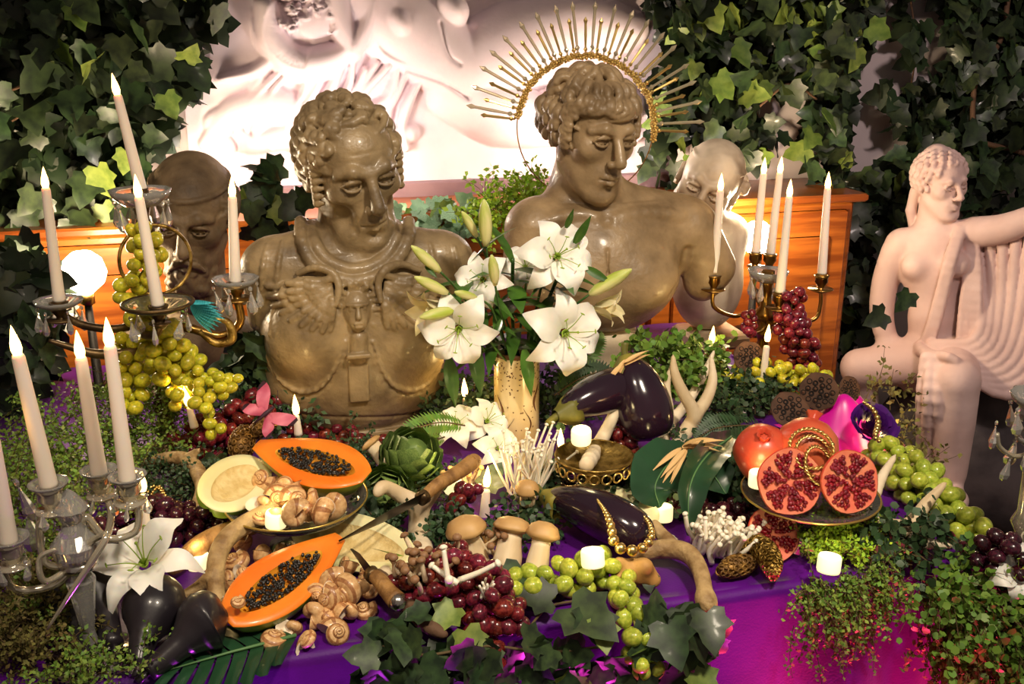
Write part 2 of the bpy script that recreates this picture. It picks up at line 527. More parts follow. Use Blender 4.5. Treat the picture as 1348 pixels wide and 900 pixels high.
mat('ivy_light', lin(112, 130, 58), 0.45, col2=lin(84, 106, 42), nscale=2.5, rand=0.3, hue=0.02)
mat('vine_bark', lin(98, 72, 52), 0.8, bump=0.5, bscale=90)
mat('leaf_dark', lin(50, 70, 38), 0.46, col2=lin(28, 42, 26), nscale=2.5, rand=0.35, hue=0.02, coat=0.05)
mat('leaf_lily', lin(70, 108, 36), 0.4, col2=lin(44, 80, 26), nscale=14, rand=0.25, coat=0.2)
mat('leaf_eucalyptus', lin(140, 170, 140), 0.5, col2=lin(112, 148, 118), nscale=20, rand=0.25)
mat('fern_green', lin(96, 130, 46), 0.5, rand=0.3, hue=0.02, island=True)
mat('fern_dark', lin(50, 74, 44), 0.5, rand=0.35, hue=0.02, island=True)
mat('moss_green', lin(110, 138, 50), 0.6, rand=0.4, hue=0.03, island=True)
mat('moss_bright', lin(150, 186, 44), 0.6, rand=0.35, hue=0.02, island=True)
mat('moss_brown', lin(112, 104, 52), 0.7, rand=0.4, hue=0.03, island=True)
mat('twig', lin(90, 74, 46), 0.8)
mat('grape_green', lin(186, 196, 76), 0.28, col2=lin(150, 166, 52), nscale=2.5, rand=0.18, hue=0.012, sss=0.4, coat=0.25)
mat('grape_yellow', lin(206, 196, 52), 0.28, col2=lin(168, 168, 40), nscale=2.5, rand=0.18, hue=0.012, sss=0.4, coat=0.25)
mat('grape_red', lin(124, 36, 42), 0.25, col2=lin(80, 18, 28), nscale=2.5, rand=0.35, hue=0.02, sss=0.25, coat=0.4)
mat('grape_dark', lin(66, 20, 34), 0.25, col2=lin(38, 10, 22), nscale=2.5, rand=0.4, hue=0.02, sss=0.15, coat=0.4)
mat('grape_stem', lin(130, 122, 56), 0.7)
mat('petal_white', lin(244, 238, 226), 0.45, col2=lin(250, 246, 236), nscale=20, sss=0.2)
mat('petal_cream', lin(240, 228, 178), 0.45, sss=0.2)
mat('lily_throat', lin(150, 178, 60), 0.5)
mat('anther', lin(150, 140, 50), 0.7)
mat('bud_green', lin(172, 190, 72), 0.45, col2=lin(230, 224, 160), nscale=9, stretch=(3, 3, 0.5), sss=0.2)
mat('vase_cream', lin(238, 218, 172), 0.3, col2=lin(212, 184, 126), nscale=6, coat=0.4)
mat('vase_motif', lin(96, 58, 26), 0.5)
mat('papaya_skin', lin(112, 138, 34), 0.35, col2=lin(190, 160, 40), nscale=5, lo=0.45, hi=0.75, coat=0.2)
mat('papaya_flesh', lin(246, 140, 38), 0.38, col2=lin(240, 120, 26), nscale=9, sss=0.25, coat=0.2)
mat('papaya_inner', lin(244, 178, 56), 0.45, col2=lin(236, 156, 44), nscale=22, sss=0.2, bump=0.4, bscale=60)
mat('papaya_seed', lin(30, 26, 22), 0.3, coat=0.4)
mat('melon_skin', lin(130, 166, 52), 0.4, col2=lin(96, 136, 40), nscale=6)
mat('melon_flesh', lin(240, 232, 180), 0.4, col2=lin(232, 222, 160), nscale=8, sss=0.2)
mat('melon_pith', lin(232, 210, 150), 0.55, col2=lin(214, 186, 120), nscale=50, bump=0.7, bscale=120)
mat('shell_tan', lin(230, 190, 136), 0.4, col2=lin(196, 148, 96), nscale=4, lo=0.35, hi=0.65, rand=0.15, coat=0.2)
mat('shell_band', lin(150, 100, 62), 0.4, col2=lin(176, 124, 80), nscale=5, rand=0.15, coat=0.2)
mat('shell_lip', lin(238, 222, 196), 0.4)
mat('aubergine', lin(30, 16, 30), 0.16, coat=0.6, col2=lin(40, 22, 36), nscale=4)
mat('aubergine_calyx', lin(140, 130, 52), 0.5, col2=lin(98, 96, 40), nscale=20)
mat('gourd_black', lin(44, 38, 42), 0.36, col2=lin(30, 26, 32), nscale=6, coat=0.25, bump=0.15, bscale=40)
mat('pom_skin', lin(196, 64, 44), 0.35, col2=lin(212, 120, 74), nscale=6, lo=0.4, hi=0.75, coat=0.2)
mat('pom_flesh', lin(240, 150, 110), 0.45, col2=lin(232, 116, 90), nscale=14, sss=0.2)
mat('pom_aril', lin(128, 14, 26), 0.15, coat=0.6, rand=0.35, sss=0.2, island=True)
mat('artichoke', lin(128, 152, 82), 0.5, col2=lin(96, 124, 60), nscale=18, rand=0.2)
mat('mush_stem', lin(238, 218, 184), 0.6, col2=lin(224, 200, 160), nscale=14, stretch=(3, 3, 0.6), sss=0.15)
mat('mush_cap', lin(204, 164, 106), 0.5, col2=lin(170, 128, 78), nscale=12)
mat('mush_white', lin(246, 236, 216), 0.5, sss=0.2)
mat('mush_brown', lin(150, 112, 78), 0.55, col2=lin(120, 86, 58), nscale=30)
mat('lotus_brown', lin(92, 62, 44), 0.8, col2=lin(66, 44, 32), nscale=16, bump=0.6, bscale=90)
mat('lotus_hole', lin(26, 17, 14), 0.9)
mat('pod_gold', lin(164, 124, 58), 0.5, metal=0.3, col2=lin(104, 74, 34), nscale=60, voronoi=True, lo=0.1, hi=0.6)
mat('antler_bone', lin(240, 224, 196), 0.55, col2=lin(214, 190, 150), nscale=8, bump=0.5, bscale=70, stretch=(1, 1, 0.6))
mat('antler_tan', lin(196, 166, 116), 0.6, col2=lin(128, 98, 60), nscale=34, lo=0.35, hi=0.7, bump=0.9, bscale=90)
mat('knife_blade', lin(50, 42, 38), 0.35, metal=0.8, col2=lin(70, 56, 46), nscale=20)
mat('knife_handle', lin(166, 124, 70), 0.6, col2=lin(120, 84, 44), nscale=10, stretch=(4, 4, 0.7), bump=0.5, bscale=60)
mat('silver', lin(200, 196, 188), 0.2, metal=1.0)
mat('husk', lin(222, 184, 124), 0.6, col2=lin(200, 156, 96), nscale=10, stretch=(6, 1, 1))
mat('ginger', lin(206, 160, 92), 0.65, col2=lin(172, 124, 64), nscale=16, bump=0.5, bscale=50)
mat('feather_teal', lin(36, 150, 168), 0.6, col2=lin(80, 190, 200), nscale=40, stretch=(1, 8, 1))
mat('butterfly_pink', lin(222, 120, 140), 0.5, col2=lin(190, 80, 110), nscale=16)
mat('butterfly_dark', lin(60, 34, 48), 0.6)
mat('leaf_big', lin(38, 76, 48), 0.36, col2=lin(28, 58, 36), nscale=8, coat=0.3)
mat('leaf_vein', lin(90, 130, 80), 0.5)
mat('rose_purple', lin(90, 24, 128), 0.55, col2=lin(70, 14, 110), nscale=12)
mat('flower_cream', lin(238, 224, 180), 0.5, rand=0.1, island=True)

# ------------------------------------------------------------------ structure
WALL_Y = 3.12
TZ = 0.75                                  # table height
YF, YB, XL, XR = 1.265, 2.70, -0.95, 1.23  # table edges
struct('wall_back', box((-2.4, WALL_Y, 0), (4.6, WALL_Y + 0.12, 3.0)), 'wall_plaster')
struct('wall_left', box((-2.52, -1.6, 0), (-2.4, WALL_Y + 0.12, 3.0)), 'wall_plaster')
struct('baseboard_back', box((1.75, WALL_Y - 0.02, 0), (4.6, WALL_Y, 0.11), 0.004), 'wall_plaster')
fl = struct('floor', box((-2.4, -1.6, -0.1), (4.6, WALL_Y + 0.12, -0.006)), 'floor_base')
plank_me = mesh_any('plank', *box((-0.034, -0.1025, -0.006), (0.034, 0.1025, 0.004), 0.002), smooth=False)
k = 0
for i in range(-1, 8):
    for j in range(0, 7):
        x0 = 1.75 + i * 0.207; y0 = 1.75 + j * 0.207
        for q in range(3):
            if (i + j) % 2: part('plank', plank_me, 'floor_wood', fl, loc=(x0, y0 + (q - 1) * 0.069, 0), rot=(0, 0, math.pi / 2))
            else: part('plank', plank_me, 'floor_wood', fl, loc=(x0 + (q - 1) * 0.069, y0, 0))
            k += 1

# sideboard behind the table
SBZ, SBY = 1.112, 2.76
sb = thing('sideboard', 'orange-brown wooden sideboard standing against the wall behind the table', 'sideboard', (0.35, 2.9, 0))
part('body', box((-1.65, SBY + 0.03, 0.05), (1.82, WALL_Y - 0.005, SBZ - 0.025), 0.01), 'chest_wood', sb, world=True, smooth=False)
part('top', box((-1.68, SBY, SBZ - 0.025), (1.85, WALL_Y - 0.005, SBZ), 0.006), 'chest_wood', sb, world=True, smooth=False)
for i in range(5):
    x = -1.61 + i * 0.685
    d = part('door', box((x, SBY + 0.015, 0.12), (x + 0.665, SBY + 0.035, SBZ - 0.05), 0.008), 'chest_wood', sb, world=True, smooth=False)
    part('door_panel', box((x + 0.07 - 0.35, SBY + 0.005 - 2.9, 0.2), (x + 0.6 - 0.35, SBY + 0.018 - 2.9, SBZ - 0.13), 0.006), 'chest_wood', d, smooth=False)

# table and cloth
tb = thing('banquet_table', 'long banquet table hidden under the purple cloth', 'table', ((XL + XR) / 2, 1.8, 0))
part('tabletop', box((XL + 0.01, YF + 0.012, TZ - 0.035), (XR - 0.012, YB, TZ - 0.004)), 'table_wood', tb, world=True, smooth=False)
for x in (XL + 0.1, XR - 0.1):
    for y in (YF + 0.1, YB - 0.1):
        part('leg', tube([(x, y, 0), (x, y, TZ - 0.036)], 0.025), 'table_wood', tb, world=True)
def cloth_fn(a, b):
    x = a; y = b
    ox = max(0.0, x - XR); oy = max(0.0, YF - y)
    drop = max(ox, oy)
    def edge(d):                            # rounded over the edge
        r = 0.016
        if d <= 0: return 0.0, 0.0
        t = min(d / r, math.pi / 2)
        return r * math.sin(t), r * (1 - math.cos(t)) + max(0, d - r * math.pi / 2)
    ex, zx = edge(ox); ey, zy = edge(oy)
    dz = max(zx, zy)
    px = XR - 0.016 + ex if ox > 0 else min(x, XR - 0.016)
    py = YF + 0.016 - ey if oy > 0 else max(y, YF + 0.016)
    fold = min(1, dz / 0.25)
    ph = x * 17 + 1.2 * math.sin(x * 5.3) if oy >= ox else y * 16
    w = fold * (0.017 * math.sin(ph) + 0.009 * math.sin(ph * 2.3 + 1.0) + 0.02)
    if oy >= ox and oy > 0: py -= w
    elif ox > 0: px += w
    rip = 0.0015 * math.sin(x * 31 + 3 * math.sin(y * 9)) * math.sin(y * 23 + 2 * math.sin(x * 7))
    if dz > 0: rip *= 0.6
    return (px, py, TZ + 0.002 - dz + (rip + 0.0015 if dz < 0.01 else 0))
def samples(flat, edge, drop, n1, n2, sgn):
    return np.concatenate([np.linspace(flat, edge, n1), edge + sgn * np.linspace(0.002, 0.026, 9), edge + sgn * np.linspace(0.04, drop, n2)])
cx = samples(XL - 0.05, XR, 0.70, 150, 40, 1); cy = samples(YB, YF, 0.72, 90, 50, -1)
_cv = [cloth_fn(a, b) for a in cx for b in cy]
_cf = [(i * len(cy) + j, (i + 1) * len(cy) + j, (i + 1) * len(cy) + j + 1, i * len(cy) + j + 1) for i in range(len(cx) - 1) for j in range(len(cy) - 1)]
cl = solo('tablecloth', (np.array(_cv)[:, :], [f[::-1] for f in _cf]), 'cloth_purple', 'deep purple satin tablecloth draped over the banquet table', 'tablecloth')

# carved relief on the wall
def relief():
    X0, X1 = PY(252, 226, 3.1)[0], PY(905, 210, 3.1)[0]
    Z0, Z1 = PY(600, 235, 3.1)[2], 2.05
    nx, nz = 330, 190
    X, Z = np.meshgrid(np.linspace(X0, X1, nx), np.linspace(Z0, Z1, nz), indexing='ij')
    Hh = np.zeros_like(X)
    def c2(u, v):
        p = PY(u, v, 3.06); return p[0], p[2]
    S = mpp(PY(600, 120, 3.06))
    def smax(A, B, k=0.008):
        q = np.clip(0.5 + 0.5 * (B - A) / k, 0, 1); return A * (1 - q) + B * q + k * q * (1 - q)
    def limb(P, R, h, k=0.008):
        nonlocal Hh
        P = catmull([c2(*p) for p in P], 8)
        R = np.interp(np.linspace(0, 1, len(P)), np.linspace(0, 1, len(R)), R) * S
        for i in range(len(P) - 1):
            ax, az = P[i]; bx, bz = P[i + 1]
            dx, dz = bx - ax, bz - az
            t = np.clip(((X - ax) * dx + (Z - az) * dz) / (dx * dx + dz * dz + 1e-12), 0, 1)
            d = np.hypot(X - ax - t * dx, Z - az - t * dz); r = R[i] + (R[i + 1] - R[i]) * t
            B = h * (np.sqrt(np.maximum(0, 1 - (d / r) ** 2)) * 1.25 - 0.25)
            Hh = np.where(d < r, smax(Hh, B, k), Hh)
    def line(P, w, h): limb(P, [w * 0.6, w, w * 0.6], h, 0.002)
    def groove(P, w, h):
        nonlocal Hh
        P = catmull([c2(*p) for p in P], 6)
        D = np.full_like(X, 9.0)
        for i in range(len(P) - 1):
            ax, az = P[i]; bx, bz = P[i + 1]; dx, dz = bx - ax, bz - az
            t = np.clip(((X - ax) * dx + (Z - az) * dz) / (dx * dx + dz * dz + 1e-12), 0, 1)
            D = np.minimum(D, np.hypot(X - ax - t * dx, Z - az - t * dz))
        Hh = Hh - h * np.exp(-(D / (w * S)) ** 2)
    # reclining body
    limb([(470, -60), (500, 0), (560, 50), (610, 95)], [70, 62, 60, 48], 0.07)          # trunk and belly
    limb([(610, 90), (680, 60), (760, 30), (830, 40)], [52, 58, 44, 30], 0.06)          # raised thigh
    limb([(600, 120), (660, 150), (740, 160), (830, 140)], [40, 46, 34, 26], 0.055)     # lower thigh and calf
    limb([(520, 24), (526, 34)], [24, 22], 0.082, 0.012)
    limb([(590, 8), (597, 16)], [24, 22], 0.082, 0.012)
    limb([(440, -50), (448, 20), (462, 66)], [24, 22, 17], 0.07)                        # arm
    limb([(462, 66), (482, 30), (490, 0)], [16, 15, 13], 0.072)
    # fan-like wing and ruffled hair
    limb([(352, 10), (358, 50), (390, 82), (430, 80), (462, 60)], [18, 24, 26, 24, 12], 0.06)
    limb([(395, 30), (420, 20), (440, 10)], [34, 36, 30], 0.05)
    for i in range(26):
        a = 2.2 + i * 0.095
        groove([(412 + 22 * math.cos(a), 34 - 20 * math.sin(a)), (405 + 56 * math.cos(a), 38 - 50 * math.sin(a))], 1.6, 0.006)
    for i in range(34):
        u0, v0 = 375 + rng.random() * 80, -10 + rng.random() * 48
        a = rng.random() * 6
        line([(u0, v0), (u0 + 8 * math.cos(a), v0 + 6 * math.sin(a)), (u0 + 10 * math.cos(a + 1), v0 + 9 * math.sin(a + 1))], 4.5, 0.062)
    # hanging drapery
    for i in range(9):
        line([(482 + i * 2, 30 + i * 3), (505 + i * 6, 72 + i * 2), (560 + i * 7, 96 + i * 4), (640 + i * 10, 150 - i * 2)], 5.0, 0.05 - 0.002 * i)
    for i in range(16):
        u0 = 296 + i * 15
        line([(u0 + 50, 76 + rng.random() * 20), (u0 + 10 + rng.random() * 30, 120 + rng.random() * 20), (u0 - 20 + rng.random() * 40, 150 + rng.random() * 30), (u0 + rng.random() * 50, 196)], 6 + rng.random() * 6, 0.018 + rng.random() * 0.016)
    limb([(290, 104), (330, 96), (372, 74), (420, 84)], [5, 9, 12, 10], 0.035)
    limb([(270, 190), (310, 150), (360, 140), (400, 160)], [10, 22, 26, 20], 0.03)
    limb([(330, 190), (390, 180), (470, 190), (540, 176)], [14, 20, 16, 14], 0.03)
    for i in range(10):
        u0 = 640 + i * 22
        line([(u0, 176 + rng.random() * 10), (u0 + 26, 150 + rng.random() * 20), (u0 + 50, 120 + rng.random() * 40), (u0 + 90, 96 + rng.random() * 60)], 6, 0.024)
    groove([(575, 30), (585, 70), (600, 84)], 2.4, 0.006)
    groove([(535, 92), (580, 108), (612, 128)], 2.4, 0.012)
    Hh = np.maximum(Hh, -0.004)
    Y = 3.085 - Hh * 1.35
    V = np.stack([X, Y, Z], -1).reshape(-1, 3)
    I = np.arange(nx * nz).reshape(nx, nz)
    Q = np.stack([I[:-1, :-1], I[1:, :-1], I[1:, 1:], I[:-1, 1:]], -1).reshape(-1, 4)
    t = thing('wall_relief', 'large pinkish-white carved relief of a reclining draped figure on the wall', 'relief', ((X0 + X1) / 2, 3.1, Z0 - 0.05))
    part('carving', mesh_np('carving', V, Q), 'relief_plaster', t, world=True)
    part('slab', box((X0, 3.086, Z0), (X1, WALL_Y, Z1)), 'relief_plaster', t, world=True, smooth=False)
    part('bottom_border', box((X0 - 0.01, 3.05, Z0 - 0.05), (X1 + 0.01, WALL_Y, Z0), 0.004), 'relief_border', t, world=True, smooth=False, label='mauve border strip')
relief()

# ------------------------------------------------------------------ bare-bulb lamps and uplighters
def bulb_lamp(u, v, Y, label, power, base_z, color=(1.0, 0.78, 0.5), k=1.0):
    p = PY(u, v, Y)
    t = thing('bulb_lamp', label, 'lamp', (p[0], p[1], base_z), group='bare bulb lamps')
    h = p[2] - base_z
    part('base', lathe([(0.05, 0.0), (0.05, 0.012), (0.012, 0.02), (0.009, h - 0.06)], 16), 'black_metal', t)
    part('socket', lathe([(0.009, h - 0.06), (0.017, h - 0.055), (0.017, h - 0.03), (0.0, h - 0.029)], 14), 'brass', t)
    part('bulb', lathe([(0.0, h - 0.035), (0.013, h - 0.032), (0.03 * k, h - 0.005), (0.036 * k, h + 0.014 * k), (0.030 * k, h + 0.036 * k), (0.015 * k, h + 0.049 * k), (0, h + 0.052 * k)], 18, cap=False), 'bulb_glow', t)
    light('bulb_light', 'POINT', (p[0], p[1], p[2] + 0.075 * k), power, color, 0.03)
bulb_lamp(112, 370, 2.50, 'bare glowing bulb lamp beside the crystal candelabrum', 11, TZ, k=1.45)
bulb_lamp(996, 322, 2.56, 'bare glowing bulb lamp behind the brass candelabrum', 11, TZ, k=1.35)
bulb_lamp(462, 236, 2.84, 'bare bulb lamp on the sideboard hidden behind the armoured bust', 2.6, SBZ, (1.0, 0.90, 0.84))
bulb_lamp(778, 226, 2.82, 'bare bulb lamp on the sideboard hidden behind the haloed bust', 3.0, SBZ, (1.0, 0.90, 0.84))
bulb_lamp(258, 250, 2.86, 'bare bulb lamp on the sideboard hidden behind the bearded bust', 0.75, SBZ, (1.0, 0.90, 0.84))
# ------------------------------------------------------------------ sculpted heads
def head(F, T, old=False, lips=1.0):
    F.set(T)
    F.ell((0, 0.015, 0.03), (0.076, 0.098, 0.088))
    F.ell((0, -0.032, 0.04), (0.064, 0.058, 0.062), k=0.03)
    F.ell((0, -0.032, -0.04), (0.057, 0.058, 0.085), k=0.03)
    for s in (-1, 1):
        F.cap((s * 0.05, 0.0, -0.05), (s * 0.022, -0.066, -0.108), 0.021, 0.017, k=0.03)
        F.ell((s * 0.044, -0.06, -0.014), 0.0235, k=0.025)
    F.ell((0, -0.078, -0.112), (0.024, 0.02, 0.019), k=0.018)
    F.ell((0, -0.072, -0.068), (0.036, 0.026, 0.03), k=0.02)
    for s in (-1, 1):
        F.ell((s * 0.031, -0.106, 0.0105), (0.026, 0.025, 0.0175), k=0.012, sub=True)
        F.chain([(s * 0.010, -0.0945, 0.027), (s * 0.03, -0.0925, 0.034), (s * 0.053, -0.074, 0.026)], [0.0095, 0.0095, 0.007], k=0.010)
    F.cap((0, -0.093, 0.026), (0, -0.123, -0.028), 0.0088, 0.0125, k=0.008)
    F.ell((0, -0.1195, -0.033), (0.0115, 0.011, 0.009), k=0.006)
    for s in (-1, 1):
        F.ell((s * 0.0135, -0.107, -0.036), (0.0082, 0.0115, 0.0085), k=0.005)
        F.ell((s * 0.0065, -0.114, -0.0445), (0.0035, 0.005, 0.004), k=0.002, sub=True)
        c = np.array([s * 0.0315, -0.0785, 0.009])
        F.ell(c + (0, 0.0015, 0), 0.0160, k=0.001)
        F.ell(c + (s * 0.001, -0.0165, 0.001), 0.0042, k=0.002, sub=True)
        up, lo = [], []
        for t in np.linspace(-1, 1, 7):
            w = math.sqrt(max(0, 1 - t * t))
            up.append(c + (s * 0.0185 * t, -0.0172 * (0.35 + 0.65 * w), 0.0096 * w - 0.001))
            lo.append(c + (s * 0.0185 * t, -0.0160 * (0.35 + 0.65 * w), -0.0090 * w - 0.001))
        F.chain(up, [0.0030, 0.0046, 0.0030], k=0.0016)
        F.chain(lo, [0.0022, 0.0032, 0.0022], k=0.0016)
        if old:
            F.chain(np.array(lo) + (0, 0.0, -0.007), [0.001, 0.002, 0.001], k=0.003, sub=True)
            F.chain([(s * 0.017, -0.103, -0.036), (s * 0.030, -0.094, -0.058), (s * 0.034, -0.082, -0.085)], [0.003, 0.0035, 0.002], k=0.008, sub=True)
            F.chain([(s * 0.005, -0.1, 0.042), (s * 0.007, -0.099, 0.055)], 0.0018, k=0.004, sub=True)
    # lips
    q = 0.0045 * lips
    F.chain([(-0.024, -0.0855, -0.0715), (-0.009, -0.0985, -0.0655), (0, -0.0995, -0.0675), (0.009, -0.0985, -0.0655), (0.024, -0.0855, -0.0715)], [0.002, q, q, q, 0.002], k=0.0035)
    F.chain([(-0.021, -0.086, -0.0745), (0, -0.0985, -0.0795), (0.021, -0.086, -0.0745)], [0.0025, q * 1.4, 0.0025], k=0.0045)
    F.chain([(-0.025, -0.091, -0.0718), (0, -0.1045, -0.0722), (0.025, -0.091, -0.0718)], 0.0019, k=0.0015, sub=True)
    F.ell((0, -0.0985, -0.094), (0.016, 0.008, 0.007), k=0.01, sub=True)
    F.ell((0, -0.109, -0.054), (0.004, 0.006, 0.009), k=0.004, sub=True)
    for s in (-1, 1):
        F.ell((s * 0.077, 0.012, -0.004), (0.007, 0.016, 0.028), k=0.006)
        P = [(s * 0.083, 0.012 + 0.017 * math.cos(a), 0.0 + 0.030 * math.sin(a)) for a in np.linspace(-1.4, 3.6, 12)]
        F.chain(P, [0.0035, 0.0045, 0.0045, 0.004], k=0.002)
    F.cap((0, 0.02, -0.05), (0, 0.042, -0.19), 0.05, 0.056, k=0.03)
SKC, SKR = np.array([0, 0.015, 0.03]), np.array([0.076, 0.098, 0.088])
def sk(al, ph, out=0.0):                    # point over the skull: al from the crown, ph from the face
    d = np.array([math.sin(al) * math.sin(ph), -math.sin(al) * math.cos(ph), math.cos(al)])
    return SKC + d * (SKR + out)
def lock(F, al, ph, length, wig, curl, r, out, tilt=0.0, k=0.003, n=8):
    P = []
    for i in range(n):
        t = i / (n - 1)
        a = al + length * t
        p = ph + tilt * t + wig * math.sin(t * 4.2) + curl * max(0, t - 0.55) ** 1.5 * 3
        P.append(sk(a, p, out * (0.6 + 0.8 * math.sin(math.pi * min(1, t * 1.1)))))
    F.chain(P, [r * 0.7, r, r, r * 0.85, r * 0.45], k)
    F.chain(np.array(P) + 0.0, [0.0] * 2, 0) if False else None

def Rz(a): return np.array(Matrix.Rotation(a, 4, 'Z'))
def Rx(a): return np.array(Matrix.Rotation(a, 4, 'X'))
def Ry(a): return np.array(Matrix.Rotation(a, 4, 'Y'))
def HT(p, yaw=0.0, pitch=0.0, roll=0.0, s=1.0):   # yaw > 0: face turns to +x; pitch > 0: nods down; roll > 0: crown leans to +x
    T = np.eye(4); T[:3, 3] = p
    return T @ Rz(yaw) @ Rx(pitch) @ Ry(roll) @ np.diag([s, s, s, 1])
R_ = math.radians

# ------------------------------------------------------------------ armoured bust
def bust_armour():
    Y0 = 2.10
    W = lambda u, v, dy=0.0: PY(u, v, Y0) + np.array([0, dy, 0])
    lo = W(305, 600); hi = W(635, 95)
    base_z = TZ + 0.004
    F = Field((lo[0], 1.88, base_z - 0.01), (hi[0], 2.30, hi[2]), 0.0029)
    m = mpp(W(465, 400))
    # trunk
    F.set()
    F.ell(W(468, 455), (0.195, 0.125, 0.21))
    F.ell(W(468, 390), (0.19, 0.105, 0.13), k=0.05)
    F.ell(W(465, 505), (0.192, 0.11, 0.105), k=0.05)
    F.cap(W(365, 348), W(575, 340), 0.052, k=0.05)
    F.cap(W(465, 318, 0.02), W(375, 345), 0.05, 0.045, k=0.05)
    F.cap(W(470, 318, 0.02), W(570, 338), 0.05, 0.045, k=0.05)
    F.cap(W(350, 352), W(346, 420), 0.052, 0.03, k=0.03)         # arm stumps
    F.cap(W(592, 342), W(600, 400), 0.052, 0.03, k=0.03)
    # cut the underside round and set it on a foot
    F.box(W(468, 640), (0.4, 0.4, 0.085), k=0.01, sub=True)
    F.box(W(340, 575), (0.07, 0.4, 0.10), 0.03, k=0.03, sub=True, R=frame((0.35, 0, 1)))
    c = W(490, 556); F.box((c[0], c[1], (base_z + c[2]) / 2 + 0.004), (0.125, 0.085, max(0.03, (c[2] - base_z) / 2 + 0.016)), 0.012, k=0.012)
    c = W(490, 562); F.box((c[0], c[1], base_z + 0.014), (0.14, 0.1, 0.016), 0.006, k=0.004)
    # breast plates
    for (u, v) in ((413, 452), (537, 450)):
        p = F.hit(u, v)
        F.ell(p + (0, 0.055, 0), (0.098, 0.085, 0.108), k=0.02)
    for pts in ([(352, 470), (366, 498), (395, 516), (425, 508), (447, 478), (455, 450)],
                [(584, 465), (572, 496), (545, 514), (515, 506), (497, 478), (490, 450)]):
        P = [F.hit(u, v, 0.001) for u, v in pts]
        F.chain(catmull(P, 3), 0.0045, k=0.006)
        P2 = [F.hit(u + 0, v + 5, 0.001) for u, v in pts]
        F.chain(catmull(P2, 3), 0.003, k=0.004, sub=True)
    # waist line
    P = [F.hit(u, v) for u, v in ((375, 540), (420, 548), (470, 550), (520, 548), (560, 538))]
    F.chain(catmull(P, 3), 0.003, k=0.005, sub=True)
    # central strap
    P = [F.hit(u, v, -0.002) for u, v in ((472, 445), (472, 468))]
    F.chain(P, 0.020, k=0.003)
    p = F.hit(472, 500); F.box(p + (0, 0.002, 0), (0.021, 0.010, 0.047), 0.004, k=0.002, R=frame((0, 0.10, 1)))
    p = F.hit(472, 468); F.box(p + (0, 0.0, 0), (0.025, 0.010, 0.005), 0.003, k=0.002)
    # shoulder straps
    for pts in ([(372, 318), (366, 350), (362, 395), (354, 440)], [(352, 322), (346, 352), (342, 395)], [(566, 322), (570, 345), (572, 380)], [(598, 325), (603, 350), (606, 380)]):
        P = catmull([F.hit(u, v, 0.001) for u, v in pts], 3)
        F.chain(P, [0.004, 0.0055, 0.004], k=0.004)
    # head
    T = HT(W(462, 222, -0.01), R_(16), R_(13), R_(-8), 1.13)
    head(F, T, old=True, lips=0.8)
    # ageing: hollow cheeks, heavy jowl and double chin
    for s in (-1, 1):
        F.ell((s * 0.052, -0.07, -0.056), (0.016, 0.014, 0.022), k=0.02, sub=True)
        F.ell((s * 0.034, -0.055, -0.1), (0.017, 0.02, 0.015), k=0.02)
    F.chain([(-0.035, -0.085, 0.062), (0, -0.092, 0.064), (0.035, -0.085, 0.062)], 0.0018, k=0.004, sub=True)
    # short wavy hair
    hr = np.random.default_rng(3)
    F.ell((0, 0.03, 0.045), (0.078, 0.094, 0.082), k=0.004)
    for row, al in enumerate(np.arange(0.05, 2.15, 0.21)):
        n = max(3, int(17 * math.sin(al)))
        for i in range(n):
            ph = (i + 0.5 * (row % 2)) / n * 2 * math.pi + hr.normal(0, 0.06)
            pa = abs((ph + math.pi) % (2 * math.pi) - math.pi)
            lim = 0.86 if pa < 0.62 else (1.0 if pa < 0.95 else (1.62 if pa < 1.35 else 2.3))
            if al + 0.2 > lim: continue
            for q in range(2):
                lock(F, al + hr.normal(0, 0.04), ph + hr.normal(0, 0.07), 0.30, hr.choice([-1, 1]) * 0.16 / max(0.4, math.sin(al + 0.2)),
                     hr.choice([-1, 1]) * 0.55 / max(0.5, math.sin(al + 0.2)), 0.0098 - 0.002 * q, 0.009 + 0.003 * q, k=0.0015)
    for s in (-1, 1):                        # side locks before the ears
        for z in np.arange(-0.03, 0.06, 0.014):
            F.chain([(s * 0.078, -0.022 + hr.normal(0, 0.004), z), (s * 0.081, -0.032, z - 0.006), (s * 0.073, -0.042, z - 0.004)], [0.008, 0.008, 0.004], k=0.002)
    F.set()
    # neck down into the collar
    F.cap(W(460, 262, 0.035), W(462, 335, 0.02), 0.058, 0.066, k=0.02)
    for pts, r in (([(396, 292), (398, 318), (412, 346), (440, 364), (468, 370), (498, 362), (522, 342), (536, 316), (538, 292)], 0.0135),
                   ([(410, 296), (414, 318), (428, 340), (450, 352), (468, 355), (492, 349), (510, 334), (522, 312)], 0.0125)):
        F.chain(catmull([F.hit(u, v, 0.004) for u, v in pts], 3), r, k=0.005)
    P = [W(462, 312, 0.02) + np.array([0.10 * math.cos(a), 0.09 * math.sin(a), 0.012]) for a in np.linspace(-0.3, math.pi + 0.3, 16)]
    F.chain(P, 0.014, k=0.008)
    # winged mask on the chest
    p = F.hit(470, 408)
    M = HT(p + (0, 0.006, 0.0), 0, R_(-4), 0, 0.40)
    F.set(M)
    F.ell((0, 0, 0), (0.075, 0.07, 0.105), k=0.01)
    F.ell((0, -0.055, -0.06), (0.045, 0.03, 0.045), k=0.02)
    F.cap((0, -0.07, 0.03), (0, -0.09, -0.025), 0.011, 0.016, k=0.008)
    for s in (-1, 1):
        F.ell((s * 0.033, -0.085, 0.018), (0.022, 0.022, 0.014), k=0.01, sub=True)
        F.ell((s * 0.032, -0.058, 0.015), 0.014, k=0.002)
        F.cap((s * 0.012, -0.077, 0.036), (s * 0.055, -0.055, 0.036), 0.011, 0.008, k=0.008)
